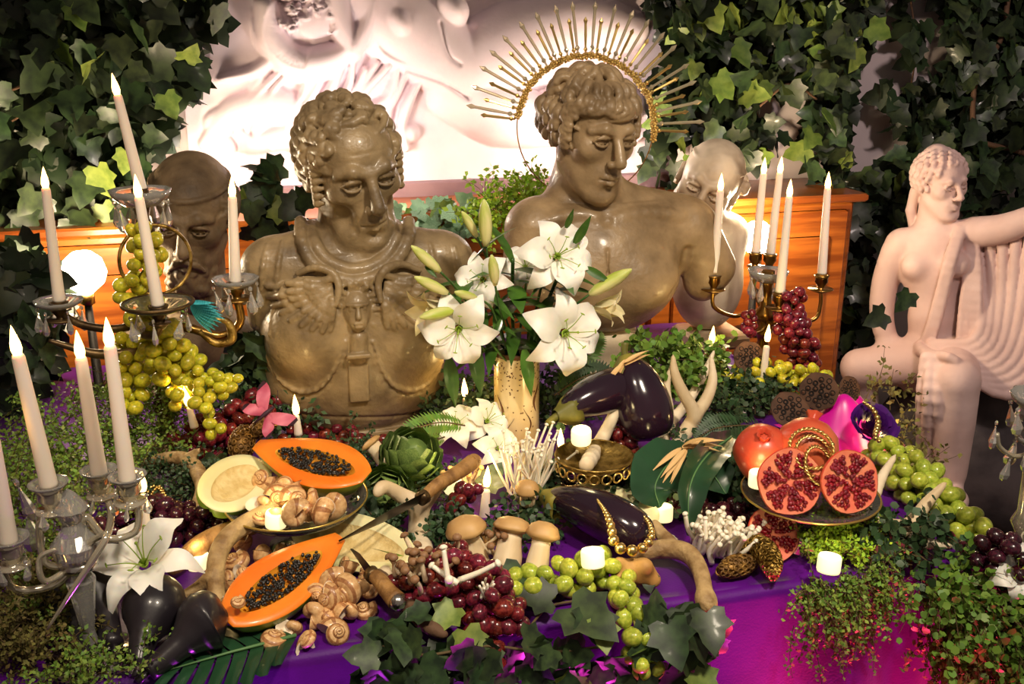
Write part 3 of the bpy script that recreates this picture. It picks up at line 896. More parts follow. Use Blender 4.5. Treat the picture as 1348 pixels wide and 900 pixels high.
    F.cap((-0.02, -0.083, -0.058), (0.02, -0.083, -0.058), 0.007, k=0.003)
    F.cap((-0.016, -0.083, -0.076), (0.016, -0.083, -0.076), 0.008, k=0.003)
    F.set()
    for i in range(20):                      # snaky hair round the mask
        a = -0.9 + i / 19 * (math.pi + 1.8)
        q = p + np.array([0.038 * math.cos(a), 0.006 + hr.normal(0, 0.002), 0.047 * math.sin(a) + 0.002])
        d = np.array([math.cos(a), 0, math.sin(a)]); e = np.array([-math.sin(a), 0, math.cos(a)]) * hr.choice([-1, 1])
        F.chain([q - d * 0.008, q + d * 0.006 + e * 0.006 + (0, -0.005, 0), q + d * 0.013 - e * 0.003, q + d * 0.010 - e * 0.009], [0.006, 0.0055, 0.004], k=0.0015)
    for uu in (405, 539):
        F.ell(F.hit(uu, 388, -0.004), (0.060, 0.014, 0.040), k=0.01)
    tips = [(352, 376), (354, 390), (360, 402), (370, 412), (383, 421), (397, 428), (411, 433), (424, 436), (434, 434)]
    jobs = []
    for side in (-1, 1):                     # wings, measured on the bare plate first
        for rowi, (f, rad, out) in enumerate(((1.0, 0.0092, 0.0), (0.70, 0.0092, 0.007), (0.42, 0.0092, 0.013))):
            for i, (ut, vt) in enumerate(tips):
                tt = i / (len(tips) - 1)
                u0, v0 = 440 - 2 * tt, 364 + 36 * tt
                ue, ve = u0 + (ut - u0) * f, v0 + (vt - v0) * f
                pts = [(u0 + (ue - u0) * w, v0 + (ve - v0) * w + 5 * math.sin(w * 3.1) * (1 - tt)) for w in (0.15, 0.5, 0.8, 1.0)]
                if side > 0: pts = [(944 - u, v - 4) for u, v in pts]
                jobs.append(([F.hit(u, v, out) for u, v in pts], [rad * 0.8, rad, rad, rad * 0.75], 0.0012))
        crest = [(443, 400), (446, 376), (436, 358), (414, 352), (392, 360)]
        if side > 0: crest = [(944 - u, v - 4) for u, v in crest]
        jobs.append((catmull([F.hit(u, v, 0.012) for u, v in crest], 3), [0.006, 0.009, 0.006], 0.002))
    for P, R, k_ in jobs: F.chain(P, R, k=k_)
    t = thing('armoured_bust', 'olive-brown stone bust of a frowning man in a breastplate with a winged mask', 'bust', (W(490, 560)[0], Y0, base_z))
    part('figure', F.mesh('figure'), 'stone_olive', t, world=True)

# ------------------------------------------------------------------ youth with halo
def bust_youth():
    Y0 = 2.22
    W = lambda u, v, dy=0.0: PY(u, v, Y0) + np.array([0, dy, 0])
    lo = W(655, 470); hi = W(985, 60)
    F = Field((lo[0], 1.98, lo[2] - 0.03), (hi[0], 2.45, hi[2] + 0.02), 0.0031)
    F.set()
    F.ell(W(800, 355), (0.185, 0.12, 0.155))
    F.cap(W(712, 300, 0.02), W(905, 298, 0.02), 0.062, 0.066, k=0.06)
    F.cap(W(788, 262, 0.04), W(730, 296, 0.03), 0.05, 0.05, k=0.05)
    F.cap(W(794, 262, 0.04), W(890, 292, 0.03), 0.052, 0.05, k=0.06)
    F.cap(W(705, 305, 0.015), W(692, 350, 0.0), 0.07, 0.055, k=0.03)   # shoulders
    F.cap(W(912, 308, 0.015), W(935, 350, 0.0), 0.072, 0.062, k=0.03)
    F.ell(W(925, 365, 0.0), (0.05, 0.05, 0.06), k=0.02)
    for (u, v) in ((752, 378), (850, 376)):
        p = F.hit(u, v); F.ell(p + (0, 0.04, 0.0), (0.092, 0.062, 0.072), k=0.03)
    P = [F.hit(u, v, -0.003) for u, v in ((800, 330), (800, 360), (801, 400))]
    F.chain(P, 0.002, k=0.008, sub=True)
    for pts in ([(792, 288), (760, 282), (722, 290)], [(806, 288), (850, 280), (895, 284)]):
        F.chain(catmull([F.hit(u, v, -0.004) for u, v in pts], 3), 0.005, k=0.022)
    F.ell(F.hit(799, 288, 0.006), (0.012, 0.010, 0.012), k=0.014, sub=True)
    for (u, v) in ((760, 388), (862, 386)):
        F.ell(F.hit(u, v), 0.004, k=0.006)
    # armpit groove and lower cut
    F.chain([F.hit(u, v) for u, v in ((905, 330), (897, 358), (888, 385))], [0.006, 0.010, 0.012], k=0.018, sub=True)
    F.box(W(790, 500), (0.45, 0.5, 0.105), k=0.012, sub=True)
    F.box(W(960, 455), (0.10, 0.4, 0.10), 0.02, k=0.03, sub=True, R=frame((-0.9, 0, 1)))
    F.box(W(655, 455), (0.10, 0.4, 0.10), 0.02, k=0.03, sub=True, R=frame((0.9, 0, 1)))
    T = HT(W(776, 176, -0.005), R_(16), R_(10), R_(3), 1.08)
    head(F, T, lips=1.25)
    F.set(T)
    hr = np.random.default_rng(5)
    F.ell((0, 0.03, 0.048), (0.08, 0.092, 0.082), k=0.004)
    def rowl(al0, n, ln, r, out, ph0=-math.pi, ph1=math.pi, curl=0.6, wig=0.07):
        for i in range(n):
            ph = ph0 + (i + 0.5) / n * (ph1 - ph0) + hr.normal(0, 0.03)
            a = al0 + hr.normal(0, 0.03)
            sa = max(0.5, math.sin(a + ln * 0.6))
            s = 1 if math.sin(ph * 2 + al0 * 5) > 0 else -1
            if hr.random() < 0.15: s = -s
            lock(F, a, ph, ln * hr.uniform(0.9, 1.1), s * wig / sa, s * curl / sa, r, out, tilt=s * 0.10, k=0.001, n=12)
    rowl(0.05, 15, 0.78, 0.0090, 0.012, curl=0.35)
    rowl(0.10, 11, 0.60, 0.0080, 0.017, curl=0.5)
    rowl(0.50, 26, 0.62, 0.0088, 0.012, curl=0.45)
    rowl(0.58, 20, 0.52, 0.0080, 0.018, curl=0.6)
    rowl(0.90, 26, 0.40, 0.0085, 0.014, curl=0.7)
    rowl(0.92, 13, 0.42, 0.0075, 0.019, -0.95, 0.95, 1.0)          # fringe
    rowl(1.02, 11, 0.36, 0.0070, 0.018, -0.88, 0.88, 1.1)
    for s in (-1, 1):                                              # curls over the ears and nape
        rowl(1.22, 5, 0.42, 0.0095, 0.014, ph0=s * 1.05, ph1=s * 2.0)
        rowl(1.50, 5, 0.40, 0.0095, 0.014, ph0=s * 1.10, ph1=s * 2.1)
        rowl(1.78, 4, 0.36, 0.009, 0.014, ph0=s * 1.16, ph1=s * 2.1)
        rowl(1.30, 5, 0.42, 0.012, 0.018, ph0=s * 2.0, ph1=s * math.pi)
        rowl(1.65, 5, 0.42, 0.012, 0.016, ph0=s * 2.0, ph1=s * math.pi)
        for j in range(9):
            c = sk(1.25 + 0.085 * j, s * (1.14 + 0.05 * hr.normal()), 0.022)
            F.chain([c + 0.009 * np.array([0.4 * math.cos(a), -math.cos(a), math.sin(a)]) * (0.5 + 0.5 * a / 5) for a in np.linspace(0, 5.2, 7)], [0.005, 0.0075], k=0.0012)
    F.set()
    F.cap(W(785, 215, 0.03), W(792, 285, 0.03), 0.056, 0.068, k=0.03)
    b = W(800, 445)
    t = thing('haloed_bust', 'tan stone bust of a curly-haired bare-chested youth under the golden ray halo', 'bust', (b[0], Y0, TZ))
    part('figure', F.mesh('figure'), 'stone_tan', t, world=True)
    bz = b[2] - 0.0
    part('socle', lathe([(0.105, 0.0), (0.105, 0.02), (0.085, 0.03), (0.06, 0.06), (0.055, bz - TZ - 0.05), (0.075, bz - TZ - 0.01), (0.08, bz - TZ + 0.02)], 28), 'stone_pale', t, loc=(0, 0.03, 0))
    # halo of rays
    hc = PY(771, 168, Y0 + 0.12); s = mpp(hc)
    h = thing('ray_halo', 'halo of golden beads and long glassy rays behind the curly-haired youth', 'halo', (hc[0], hc[1], hc[2] - 80 * s))
    c0 = Vector((0, 0, 80 * s))
    rot = (R_(90 - 6), 0, R_(-8))
    B = np.array(Matrix.Translation(c0) @ Euler(rot).to_matrix().to_4x4())
    R0 = 91 * s
    part('hoop', ring(R0, 0.0016, 72, 6), 'brass', h, T=B)
    am = math.radians(98)
    P = [(R0 * math.sin(a), R0 * math.cos(a), 0) for a in np.linspace(-R_(80), R_(100), 60)]
    part('bead_band', tube(P, 0.005, 8), 'gold_old', h, T=B)
    bead = mesh_any('bead', *ball((0, 0, 0), 0.0068, 8, 6)); flo = MB()
    for a in range(5): flo.add(ball((0.006 * math.cos(a * 1.257), 0.006 * math.sin(a * 1.257), 0.002), (0.0042, 0.0042, 0.003), 6, 4))
    flo.add(ball((0, 0, 0.004), 0.003, 6, 4)); flo = flo.mesh('blossom')
    for i in range(62):
        a = -R_(80) + R_(180) * i / 61
        part('blossom', flo, 'gold', h, T=B @ TM((R0 * math.sin(a) * (1 + hr.normal(0, 0.012)), R0 * math.cos(a) * (1 + hr.normal(0, 0.012)), 0.004), (hr.normal(0, 0.4), hr.normal(0, 0.4), hr.random() * 6), 1.0))
    def ray_mesh(L, w):
        b = MB()
        b.add(tube([(0, 0, 0), (0, L * 0.5, 0), (0, L * 0.82, 0), (0, L * 0.9, 0), (0, L, 0)], [w * 0.5, w * 0.8, w * 0.75, w * 1.3, w * 0.1], 6, squash=0.5))
        b.add(ball((0, L * 0.12, 0), (w * 1.3, w * 1.3, w), 6, 4))
        return b.mesh('ray', False)
    rl, rs = ray_mesh(66 * s, 0.0048), ray_mesh(46 * s, 0.0042)
    n = 39
    for i in range(n):
        a = -R_(84) + R_(176) * i / (n - 1) + hr.normal(0, 0.012)
        T1 = B @ np.array(Matrix.Rotation(-a, 4, 'Z')) @ TM((0, R0 * 1.03, 0.0), (hr.normal(0, 0.03), hr.normal(0, 0.15), 0), 1)
        part('ray', rl if i % 2 else rs, 'ray_glass' if i % 3 else 'gold', h, T=T1)
mat('ray_glass', lin(240, 226, 190), 0.12, metal=0.15, trans=0.55, ior=1.35)

# ------------------------------------------------------------------ two busts farther back
def bust_bearded():
    Y0 = 2.46
    W = lambda u, v, dy=0.0: PY(u, v, Y0) + np.array([0, dy, 0])
    lo = W(150, 500); hi = W(345, 165)
    F = Field((lo[0] - 0.03, 2.24, TZ + 0.004), (hi[0] + 0.03, 2.68, hi[2]), 0.004)
    F.set()
    F.ell(W(255, 485, 0.04), (0.15, 0.10, 0.17))
    F.cap(W(180, 455, 0.05), W(325, 455, 0.05), 0.055, k=0.05)
    F.cap(W(255, 330, 0.05), W(255, 450, 0.05), 0.06, 0.07, k=0.05)
    b = W(255, 520, 0.03); F.box((b[0], b[1], (TZ + b[2]) / 2), (0.09, 0.08, (b[2] - TZ) / 2 + 0.03), 0.02, k=0.04)
    T = HT(W(252, 284, 0.0), R_(-8), R_(14), R_(4), 1.12)
    head(F, T, old=True)
    F.set(T)
    F.ell((0, 0.02, 0.045), (0.083, 0.102, 0.085), k=0.004)       # close cap of hair
    P = [sk(1.18 - 0.12 * abs(math.sin(p / 2)), p, 0.012) for p in np.linspace(-math.pi, math.pi, 36)]
    F.chain(P, 0.006, k=0.002)
    hr = np.random.default_rng(8)
    for i in range(90):                                            # strands under the band
        p = hr.uniform(0.75, 2.6) * hr.choice([-1, 1]); a = 1.28 + hr.random() * 0.5
        lock(F, a, p, 0.4, 0.1, 0.4 * hr.choice([-1, 1]), 0.008, 0.012, k=0.001)
    for i in range(130):                                           # beard
        a = hr.uniform(-1.25, 1.25); z = hr.uniform(-0.17, -0.075)
        r = 0.062 - 0.012 * abs(a)
        p = np.array([r * math.sin(a), -0.028 - r * math.cos(a) * (1.0 if z > -0.12 else 0.8), z])
        d = np.array([hr.normal(0, 0.006), -0.002, -0.03])
        F.chain([p, p + d * 0.5 + (hr.normal(0, 0.004), -0.004, 0), p + d], [0.008, 0.008, 0.004], k=0.0015)
    for s in (-1, 1):
        F.chain([(0, -0.106, -0.056), (s * 0.02, -0.102, -0.064), (s * 0.036, -0.088, -0.085)], [0.006, 0.008, 0.004], k=0.002)
    t = thing('bearded_bust', 'dark stone bust of a bearded man with a smooth banded cap of hair', 'bust', (b[0], b[1], TZ))
    part('figure', F.mesh('figure'), 'stone_dark', t, world=True)

def bust_tilted():
    Y0 = 2.50
    W = lambda u, v, dy=0.0: PY(u, v, Y0) + np.array([0, dy, 0])
    lo = W(850, 480); hi = W(1000, 150)
    F = Field((lo[0] - 0.03, 2.28, lo[2] - 0.02), (hi[0] + 0.03, 2.72, hi[2]), 0.004)
    F.set()
    F.ell(W(935, 372, 0.02), (0.10, 0.10, 0.14))
    F.ell(W(940, 320, 0.03), (0.095, 0.08, 0.09), k=0.05)
    F.cap(W(900, 310, 0.03), W(968, 310, 0.03), 0.05, k=0.04)
    F.box(W(935, 480), (0.3, 0.3, 0.08), k=0.01, sub=True)
    T = HT(W(930, 246, 0.0), R_(-30), R_(4), R_(24), 1.02)
    head(F, T)
    F.set(T)
    F.ell((0, 0.025, 0.045), (0.079, 0.098, 0.083), k=0.004)
    P = [sk(1.1, p, 0.008) for p in np.linspace(0, 2 * math.pi, 30)]
    F.chain(P, 0.004, k=0.003)
    hr = np.random.default_rng(9)
    for i in range(14):
        c = sk(1.5 + hr.normal(0, 0.1), 2.0 + hr.normal(0, 0.4), 0.016)
        F.ell(c, 0.014, k=0.003)
    F.set(); F.cap(W(935, 268, 0.03), W(938, 310, 0.03), 0.05, 0.055, k=0.03)
    b = W(935, 440)
    t = thing('tilted_bust', 'pale stone bust with a bowed bald head beside the haloed youth', 'bust', (b[0], Y0, TZ))
    part('figure', F.mesh('figure'), 'stone_pale', t, world=True)
    part('plinth', box((-0.085, -0.085, 0.002), (0.085, 0.085, b[2] - TZ + 0.015), 0.008), 'stone_pale', t, smooth=False)

# ------------------------------------------------------------------ draped statue on the floor
def statue():
    B = PZ(1250, 690, 0.0)
    F = Field((-0.44, -0.50, 0.0), (0.42, 0.36, 1.34), 0.0052)
    X = lambda u, v, y=0.0: np.array([(u - 1250) * 0.00222 - (690 - v) * 0.00034, y, (690 - v) * 0.00256 - y * 0.42])
    F.set()
    # trunk
    F.ell(X(1232, 348), (0.105, 0.075, 0.11))
    F.ell(X(1233, 410), (0.082, 0.068, 0.11), k=0.05)
    F.ell(X(1238, 462), (0.115, 0.095, 0.09), k=0.05)
    F.cap(X(1192, 318), X(1282, 300), 0.042, k=0.04)
    for u, v in ((1208, 354), (1262, 346)): F.ell(X(u, v, -0.055), (0.042, 0.035, 0.04), k=0.02)
    F.cap(X(1238, 262, 0.01), X(1234, 312, 0.01), 0.040, 0.046, k=0.03)
    # arms
    F.chain(catmull([X(1185, 322), X(1165, 375, 0.0), X(1160, 425, -0.01), X(1176, 470, -0.02), X(1192, 492, -0.03)], 4), [0.042, 0.038, 0.033, 0.028, 0.022], k=0.015)
    for i in range(4): F.chain([X(1190 + 5 * i, 488, -0.035), X(1192 + 5.5 * i, 502, -0.045), X(1191 + 5.5 * i, 514, -0.04)], [0.009, 0.008, 0.006], k=0.004)
    F.chain([X(1182, 486, -0.03), X(1180, 500, -0.05)], [0.009, 0.007], k=0.004)
    F.chain(catmull([X(1285, 300), X(1318, 296, -0.02), X(1352, 284, -0.04), X(1420, 250, -0.06)], 4), [0.044, 0.040, 0.036, 0.030], k=0.015)
    F.ell(X(1432, 244, -0.065), (0.04, 0.022, 0.028), k=0.01)
    # legs
    F.cap(X(1225, 470, -0.02), X(1128, 494, -0.06), 0.085, 0.062, k=0.03)
    F.cap(X(1128, 494, -0.06), X(1130, 600, 0.1), 0.055, 0.04, k=0.02)
    F.cap(X(1255, 468, -0.02), X(1262, 498, -0.25), 0.082, 0.066, k=0.03)
    F.chain(catmull([X(1262, 505, -0.25), X(1256, 555, -0.23), X(1254, 600, -0.22), X(1252, 630, -0.22)], 4), [0.060, 0.058, 0.044, 0.034], k=0.02)
    F.chain([X(1252, 636, -0.22), X(1260, 652, -0.29), X(1264, 664, -0.345)], [0.034, 0.033, 0.02], k=0.012)
    for i in range(5): F.cap(X(1254 + 5 * i, 662, -0.345), X(1255 + 5.5 * i, 668, -0.372 + 0.004 * i), 0.011, 0.009, k=0.004)
    # head
    T = HT(X(1243, 244, 0.0), R_(42), R_(4), R_(-5), 0.80)
    head(F, T, lips=1.1)
    F.set(T)
    hr = np.random.default_rng(4)
    F.ell((0, 0.03, 0.045), (0.083, 0.098, 0.085), k=0.004)
    for row, al in enumerate(np.arange(0.3, 2.0, 0.22)):
        n = int(20 * math.sin(al)) + 3
        for i in range(n):
            ph = (i + 0.5 * (row % 2)) / n * 2 * math.pi
            pa = abs((ph + math.pi) % (2 * math.pi) - math.pi)
            if al + 0.15 > (1.05 if pa < 0.7 else (1.35 if pa < 1.2 else 2.1)): continue
            lock(F, al, ph, 0.28, 0.12, 0.4 * hr.choice([-1, 1]), 0.010, 0.012, k=0.002)
    F.ell((0, 0.035, 0.12), (0.035, 0.045, 0.03), k=0.01)          # knot on the crown
    for i in range(10):
        a = i * 0.63; F.ell((0.03 * math.cos(a), 0.035 + 0.038 * math.sin(a), 0.122), 0.014, k=0.003)
    F.chain([(-0.05, 0.08, -0.04), (-0.06, 0.085, -0.12), (-0.05, 0.075, -0.2), (-0.06, 0.06, -0.26)], [0.022, 0.02, 0.014, 0.008], k=0.006)
    F.set()
    # mantle hanging from the raised arm, swept across the lap
    for i in range(9):
        t = i / 8
        a = X(1288 + 140 * t, 304 - 46 * t, 0.015 - 0.06 * t)
        mid = X(1296 + 90 * t, 380 + 62 * t, -0.03 - 0.06 * t)
        low = X(1285 + 40 * t, 440 + 66 * t, -0.11 - 0.05 * t)
        end = X(1228 + 10 * t, 452 + 14 * t, -0.10 - 0.03 * t)
        F.chain(catmull([a, mid, low, end], 5), [0.016, 0.018, 0.018, 0.015], k=0.002)
    for i in range(9):                                              # sheet between the folds
        t = i / 8
        F.chain(catmull([X(1300 + 130 * t, 310 - 40 * t, 0.07), X(1318 + 60 * t, 390 + 40 * t, 0.05), X(1300 + 60 * t, 470 + 30 * t, 0.0)], 4), 0.022, k=0.02)
    for i in range(8):                                              # folds over the knee
        t = i / 7
        F.chain(catmull([X(1212, 456 + 8 * t, -0.09), X(1225 + 8 * t, 470, -0.17), X(1252 + 10 * t, 474 + 6 * t, -0.27 + 0.02 * t), X(1282, 490 + 8 * t, -0.24)], 4), [0.014, 0.015, 0.012], k=0.006)
    for i in range(7):                                              # tail falling beside the shin
        t = i / 6
        u = 1216 + 26 * t
        F.chain(catmull([X(1222 + 20 * t, 476, -0.24), X(u, 530, -0.26 + 0.04 * math.sin(i * 2.1)), X(u - 2, 590, -0.2 + 0.02 * math.sin(i * 2.1)), X(u - 1, 650, -0.16)], 4), [0.016, 0.016, 0.013], k=0.006)
    for i in range(3):                                              # band across the breast
        F.chain(catmull([X(1266 + 3 * i, 300, -0.03), X(1252 + 4 * i, 340, -0.09), X(1240 + 4 * i, 385, -0.085), X(1222 + 5 * i, 440, -0.085), X(1206 + 5 * i, 458, -0.07)], 4), [0.011, 0.012, 0.010], k=0.004)
    for i in range(4):
        F.chain(catmull([X(1278 + 3 * i, 308, -0.02), X(1276 + 5 * i, 350, -0.05), X(1270 + 7 * i, 400, -0.07), X(1266 + 8 * i, 440, -0.09)], 4), [0.010, 0.012, 0.012], k=0.004)
    t = thing('draped_statue', 'rose-tinted plaster statue of a half-draped seated woman holding out her mantle', 'statue', (B[0], B[1], 0.004), (0, 0, -math.atan2(B[0], B[1])))
    part('figure', F.mesh('figure'), 'stone_rose', t)
    G = Field((-0.40, -0.46, 0.0), (0.50, 0.38, 0.62), 0.012)
    G.set()
    G.ell((-0.02, 0.10, 0.25), (0.26, 0.19, 0.28)); G.ell((-0.2, 0.06, 0.12), (0.16, 0.2, 0.2), k=0.08); G.ell((0.2, 0.12, 0.15), (0.2, 0.16, 0.22), k=0.08)
    part('rock_seat', G.mesh('rock_seat'), 'rock_grey', t, label='dark grey rock seat')
    part('foot_block', box((-0.09, -0.46, 0.0), (0.13, -0.10, 0.062), 0.006), 'stone_rose', t, smooth=False, loc=(0.0, 0.0, 0.0))
mat('rock_grey', lin(92, 84, 84), 0.8, col2=lin(62, 56, 58), nscale=7, bump=0.6, bscale=20)
bust_armour()
bust_youth()
bust_bearded()
bust_tilted()
statue()
# ------------------------------------------------------------------ candles
def candle(tip, base, Y, label, r=0.0115, group='lit taper candles', fl=1.0, Yt=None, power=0.0):
    a = PY(base[0], base[1], Y); b = PY(tip[0], tip[1], Y if Yt is None else Yt)
    d = b - a; L = np.linalg.norm(d); fh = 0.042 * fl
    t = thing('taper_candle', label, 'candle', a, group=group)
    Rm = frame(d)
    T = np.eye(4); T[:3, :3] = Rm
    w = L - fh * 0.86
    part('wax', lathe([(0, 0), (r, 0.0), (r, 0.004), (r * 0.72, w - 0.004), (r * 0.62, w), (r * 0.35, w + 0.001), (0, w + 0.001)], 18, cap=False), 'candle_wax', t, T=T)
    T2 = T.copy(); T2[:3, 3] = Rm @ np.array([0, 0, w - 0.001])
    part('flame', FLAME, 'flame_glow', t, T=T2, scale=None)
    t.children[-1].scale = (fl, fl, fl)
    if power:
        q = b + d / L * 0.012
        light('candle_light', 'POINT', q, power, (1.0, 0.70, 0.26), 0.012)
    return t
FLAME = mesh_any('flame', *lathe([(0, 0), (0.0052, 0.001), (0.0072, 0.009), (0.0066, 0.017), (0.0044, 0.026), (0.0022, 0.035), (0, 0.0415)], 14, cap=False))

def drop_mesh(n, L, r):
    return mesh_any(n, *lathe([(0, 0), (r * 0.25, -L * 0.06), (r * 0.2, -L * 0.12), (r * 0.6, -L * 0.4), (r, -L * 0.68), (r * 0.75, -L * 0.88), (0, -L)], 6, cap=False), smooth=False)
CRYSTAL = drop_mesh('crystal_drop', 0.045, 0.0115)
BEADG = mesh_any('crystal_bead', *ball((0, 0, 0), 0.006, 7, 5), smooth=False)
def crystal(parent, p, s=1.0):
    loc = np.asarray(p, float) - np.array(parent.location)
    o = part('crystal_drop', CRYSTAL, 'crystal', parent, loc=loc, rot=(0.1 * rng.normal(), 0.1 * rng.normal(), rng.random() * 3), scale=(s, s * 0.6, s))
    part('crystal_bead', BEADG, 'crystal', o, loc=(0, 0, 0.005), scale=0.8)
def scallop(a, t): return 1 + 0.05 * math.cos(a * 10) * t
def bobeche(parent, p, R, h, m='crystal', name='bobeche'):
    loc = np.asarray(p, float) - np.array(parent.location)
    return part(name, lathe([(R * 0.22, 0.0), (R * 0.55, h * 0.08), (R * 0.9, h * 0.55), (R, h), (R * 0.93, h), (R * 0.8, h * 0.6), (R * 0.5, h * 0.22), (R * 0.2, h * 0.15)], 40, wob=scallop, cap=False), m, parent, loc=loc)
def cup(parent, p, m, r=0.016, h=0.035, dish=0.032):
    loc = np.asarray(p, float) - np.array(parent.location)     # p = top of the cup, foot of the candle
    return part('candle_cup', lathe([(0, -h - 0.006), (dish * 0.4, -h - 0.006), (dish, -h + 0.002), (dish * 0.95, -h + 0.004), (r * 0.5, -h + 0.003), (r * 0.55, -h * 0.75), (r, -h * 0.45), (r * 0.95, -h * 0.2), (r * 1.15, 0), (r * 0.9, 0.0), (r * 0.8, -h * 0.3), (0, -h * 0.32)], 22, cap=False), m, parent, loc=loc)
def arm(parent, P, r, m, name='arm', n=8):
    return part(name, tube(catmull(P, 6), r, n), m, parent, world=True)

# crystal candelabrum at the back on the left
def candelabrum_crystal():
    Y = 2.04
    W = lambda u, v, y=Y: PY(u, v, y)
    top = W(186, 268); x0 = top[0]
    t = thing('crystal_candelabrum', 'bronze candelabrum with glass dishes and crystal drops before the bearded bust', 'candelabrum', (x0, Y, TZ))
    H = top[2] - TZ
    part('column', lathe([(0.075, 0.004), (0.075, 0.012), (0.05, 0.02), (0.022, 0.05), (0.014, 0.09), (0.024, 0.12), (0.013, 0.15), (0.012, H * 0.45), (0.03, H * 0.5), (0.04, H * 0.54), (0.02, H * 0.58), (0.011, H * 0.66), (0.013, H * 0.85), (0.02, H * 0.9), (0.012, H * 0.95), (0.018, H)], 22), 'bronze_dark', t)
    bobeche(t, (x0, Y, top[2] - 0.006), 0.058, 0.034)
    part('candle_cup', lathe([(0.012, 0), (0.017, 0.008), (0.016, 0.03), (0.012, 0.03), (0.0, 0.012)], 16), 'bronze_dark', t, loc=(0, 0, H))
    for i in range(7):
        a = i * 0.9 + 0.3; crystal(t, (x0 + 0.05 * math.cos(a), Y + 0.05 * math.sin(a), top[2] - 0.004), 1.05)
    col = lambda z: np.array([x0, Y, z])
    zl = W(75, 402)[2]
    arm(t, [col(zl - 0.03), W(160, 432, 2.0), W(110, 428, 2.0), W(82, 412, 2.02), W(76, 402, 2.02)], [0.009, 0.008, 0.007], 'bronze_dark')
    arm(t, [col(zl - 0.06), W(190, 440, 1.9), W(205, 440, 1.84), W(212, 420, 1.83), W(208, 405, 1.83)], [0.009, 0.008, 0.007], 'bronze_dark')
    arm(t, [col(zl - 0.05), W(250, 432, 2.0), W(290, 442, 2.0), W(316, 425, 2.0), W(312, 392, 2.0), W(310, 380, 2.0)], [0.010, 0.009, 0.007], 'brass')
    arm(t, [col(zl - 0.08), W(180, 462, 1.96), W(130, 466, 1.95), W(90, 456, 1.95), W(64, 448, 1.95)], [0.011, 0.010, 0.004], 'bronze_dark', 'branch')
    arm(t, [W(262, 436, 1.99), W(285, 452, 1.98), W(305, 446, 1.98), W(300, 424, 1.98), W(282, 420, 1.98)], [0.006, 0.010, 0.005], 'gold_old', 'scroll')
    p = W(77, 398, 2.02); bobeche(t, p - (0, 0, 0.012), 0.046, 0.018); cup(t, p, 'bronze_dark')
    for i in range(6):
        a = i * 1.05; crystal(t, p + (0.04 * math.cos(a), 0.04 * math.sin(a), -0.018), 0.95)
    p = W(208, 402, 1.83); bobeche(t, p - (0, 0, 0.012), 0.062, 0.018, 'dish_glass'); cup(t, p, 'bronze_dark', dish=0.02)
    part('dish_rim', ring(0.062, 0.0028, 40, 6), 'bronze_dark', t, loc=p - np.array(t.location) + (0, 0, 0.005))
    for i in range(6):
        a = i * 1.05 + 0.4; crystal(t, p + (0.05 * math.cos(a), 0.05 * math.sin(a), -0.02), 0.9)
    p = W(310, 372, 2.0); bobeche(t, p - (0, 0, 0.010), 0.046, 0.02); cup(t, p, 'brass')
    for i in range(6):
        a = i * 1.05 + 0.2; crystal(t, p + (0.042 * math.cos(a), 0.042 * math.sin(a), -0.012), 1.05)
    part('hoop', ring(0.066, 0.0035, 40, 6), 'gold_old', t, T=TF(W(205, 342, 1.95) - np.array(t.location), (0.35, -1, 0.1)))
    candle((148, 99), (186, 250), Y, 'tallest leaning taper candle in the glass dish crowning the crystal candelabrum')
    candle((57, 222), (78, 396), 2.02, 'taper candle in the dish beside the bare bulb on the crystal candelabrum')
    candle((178, 232), (208, 402), 1.83, 'taper candle in the rimmed dish in front of the crystal candelabrum column')
    candle((305, 234), (310, 371), 2.0, 'taper candle in the glass dish next to the armoured bust shoulder')
candelabrum_crystal()

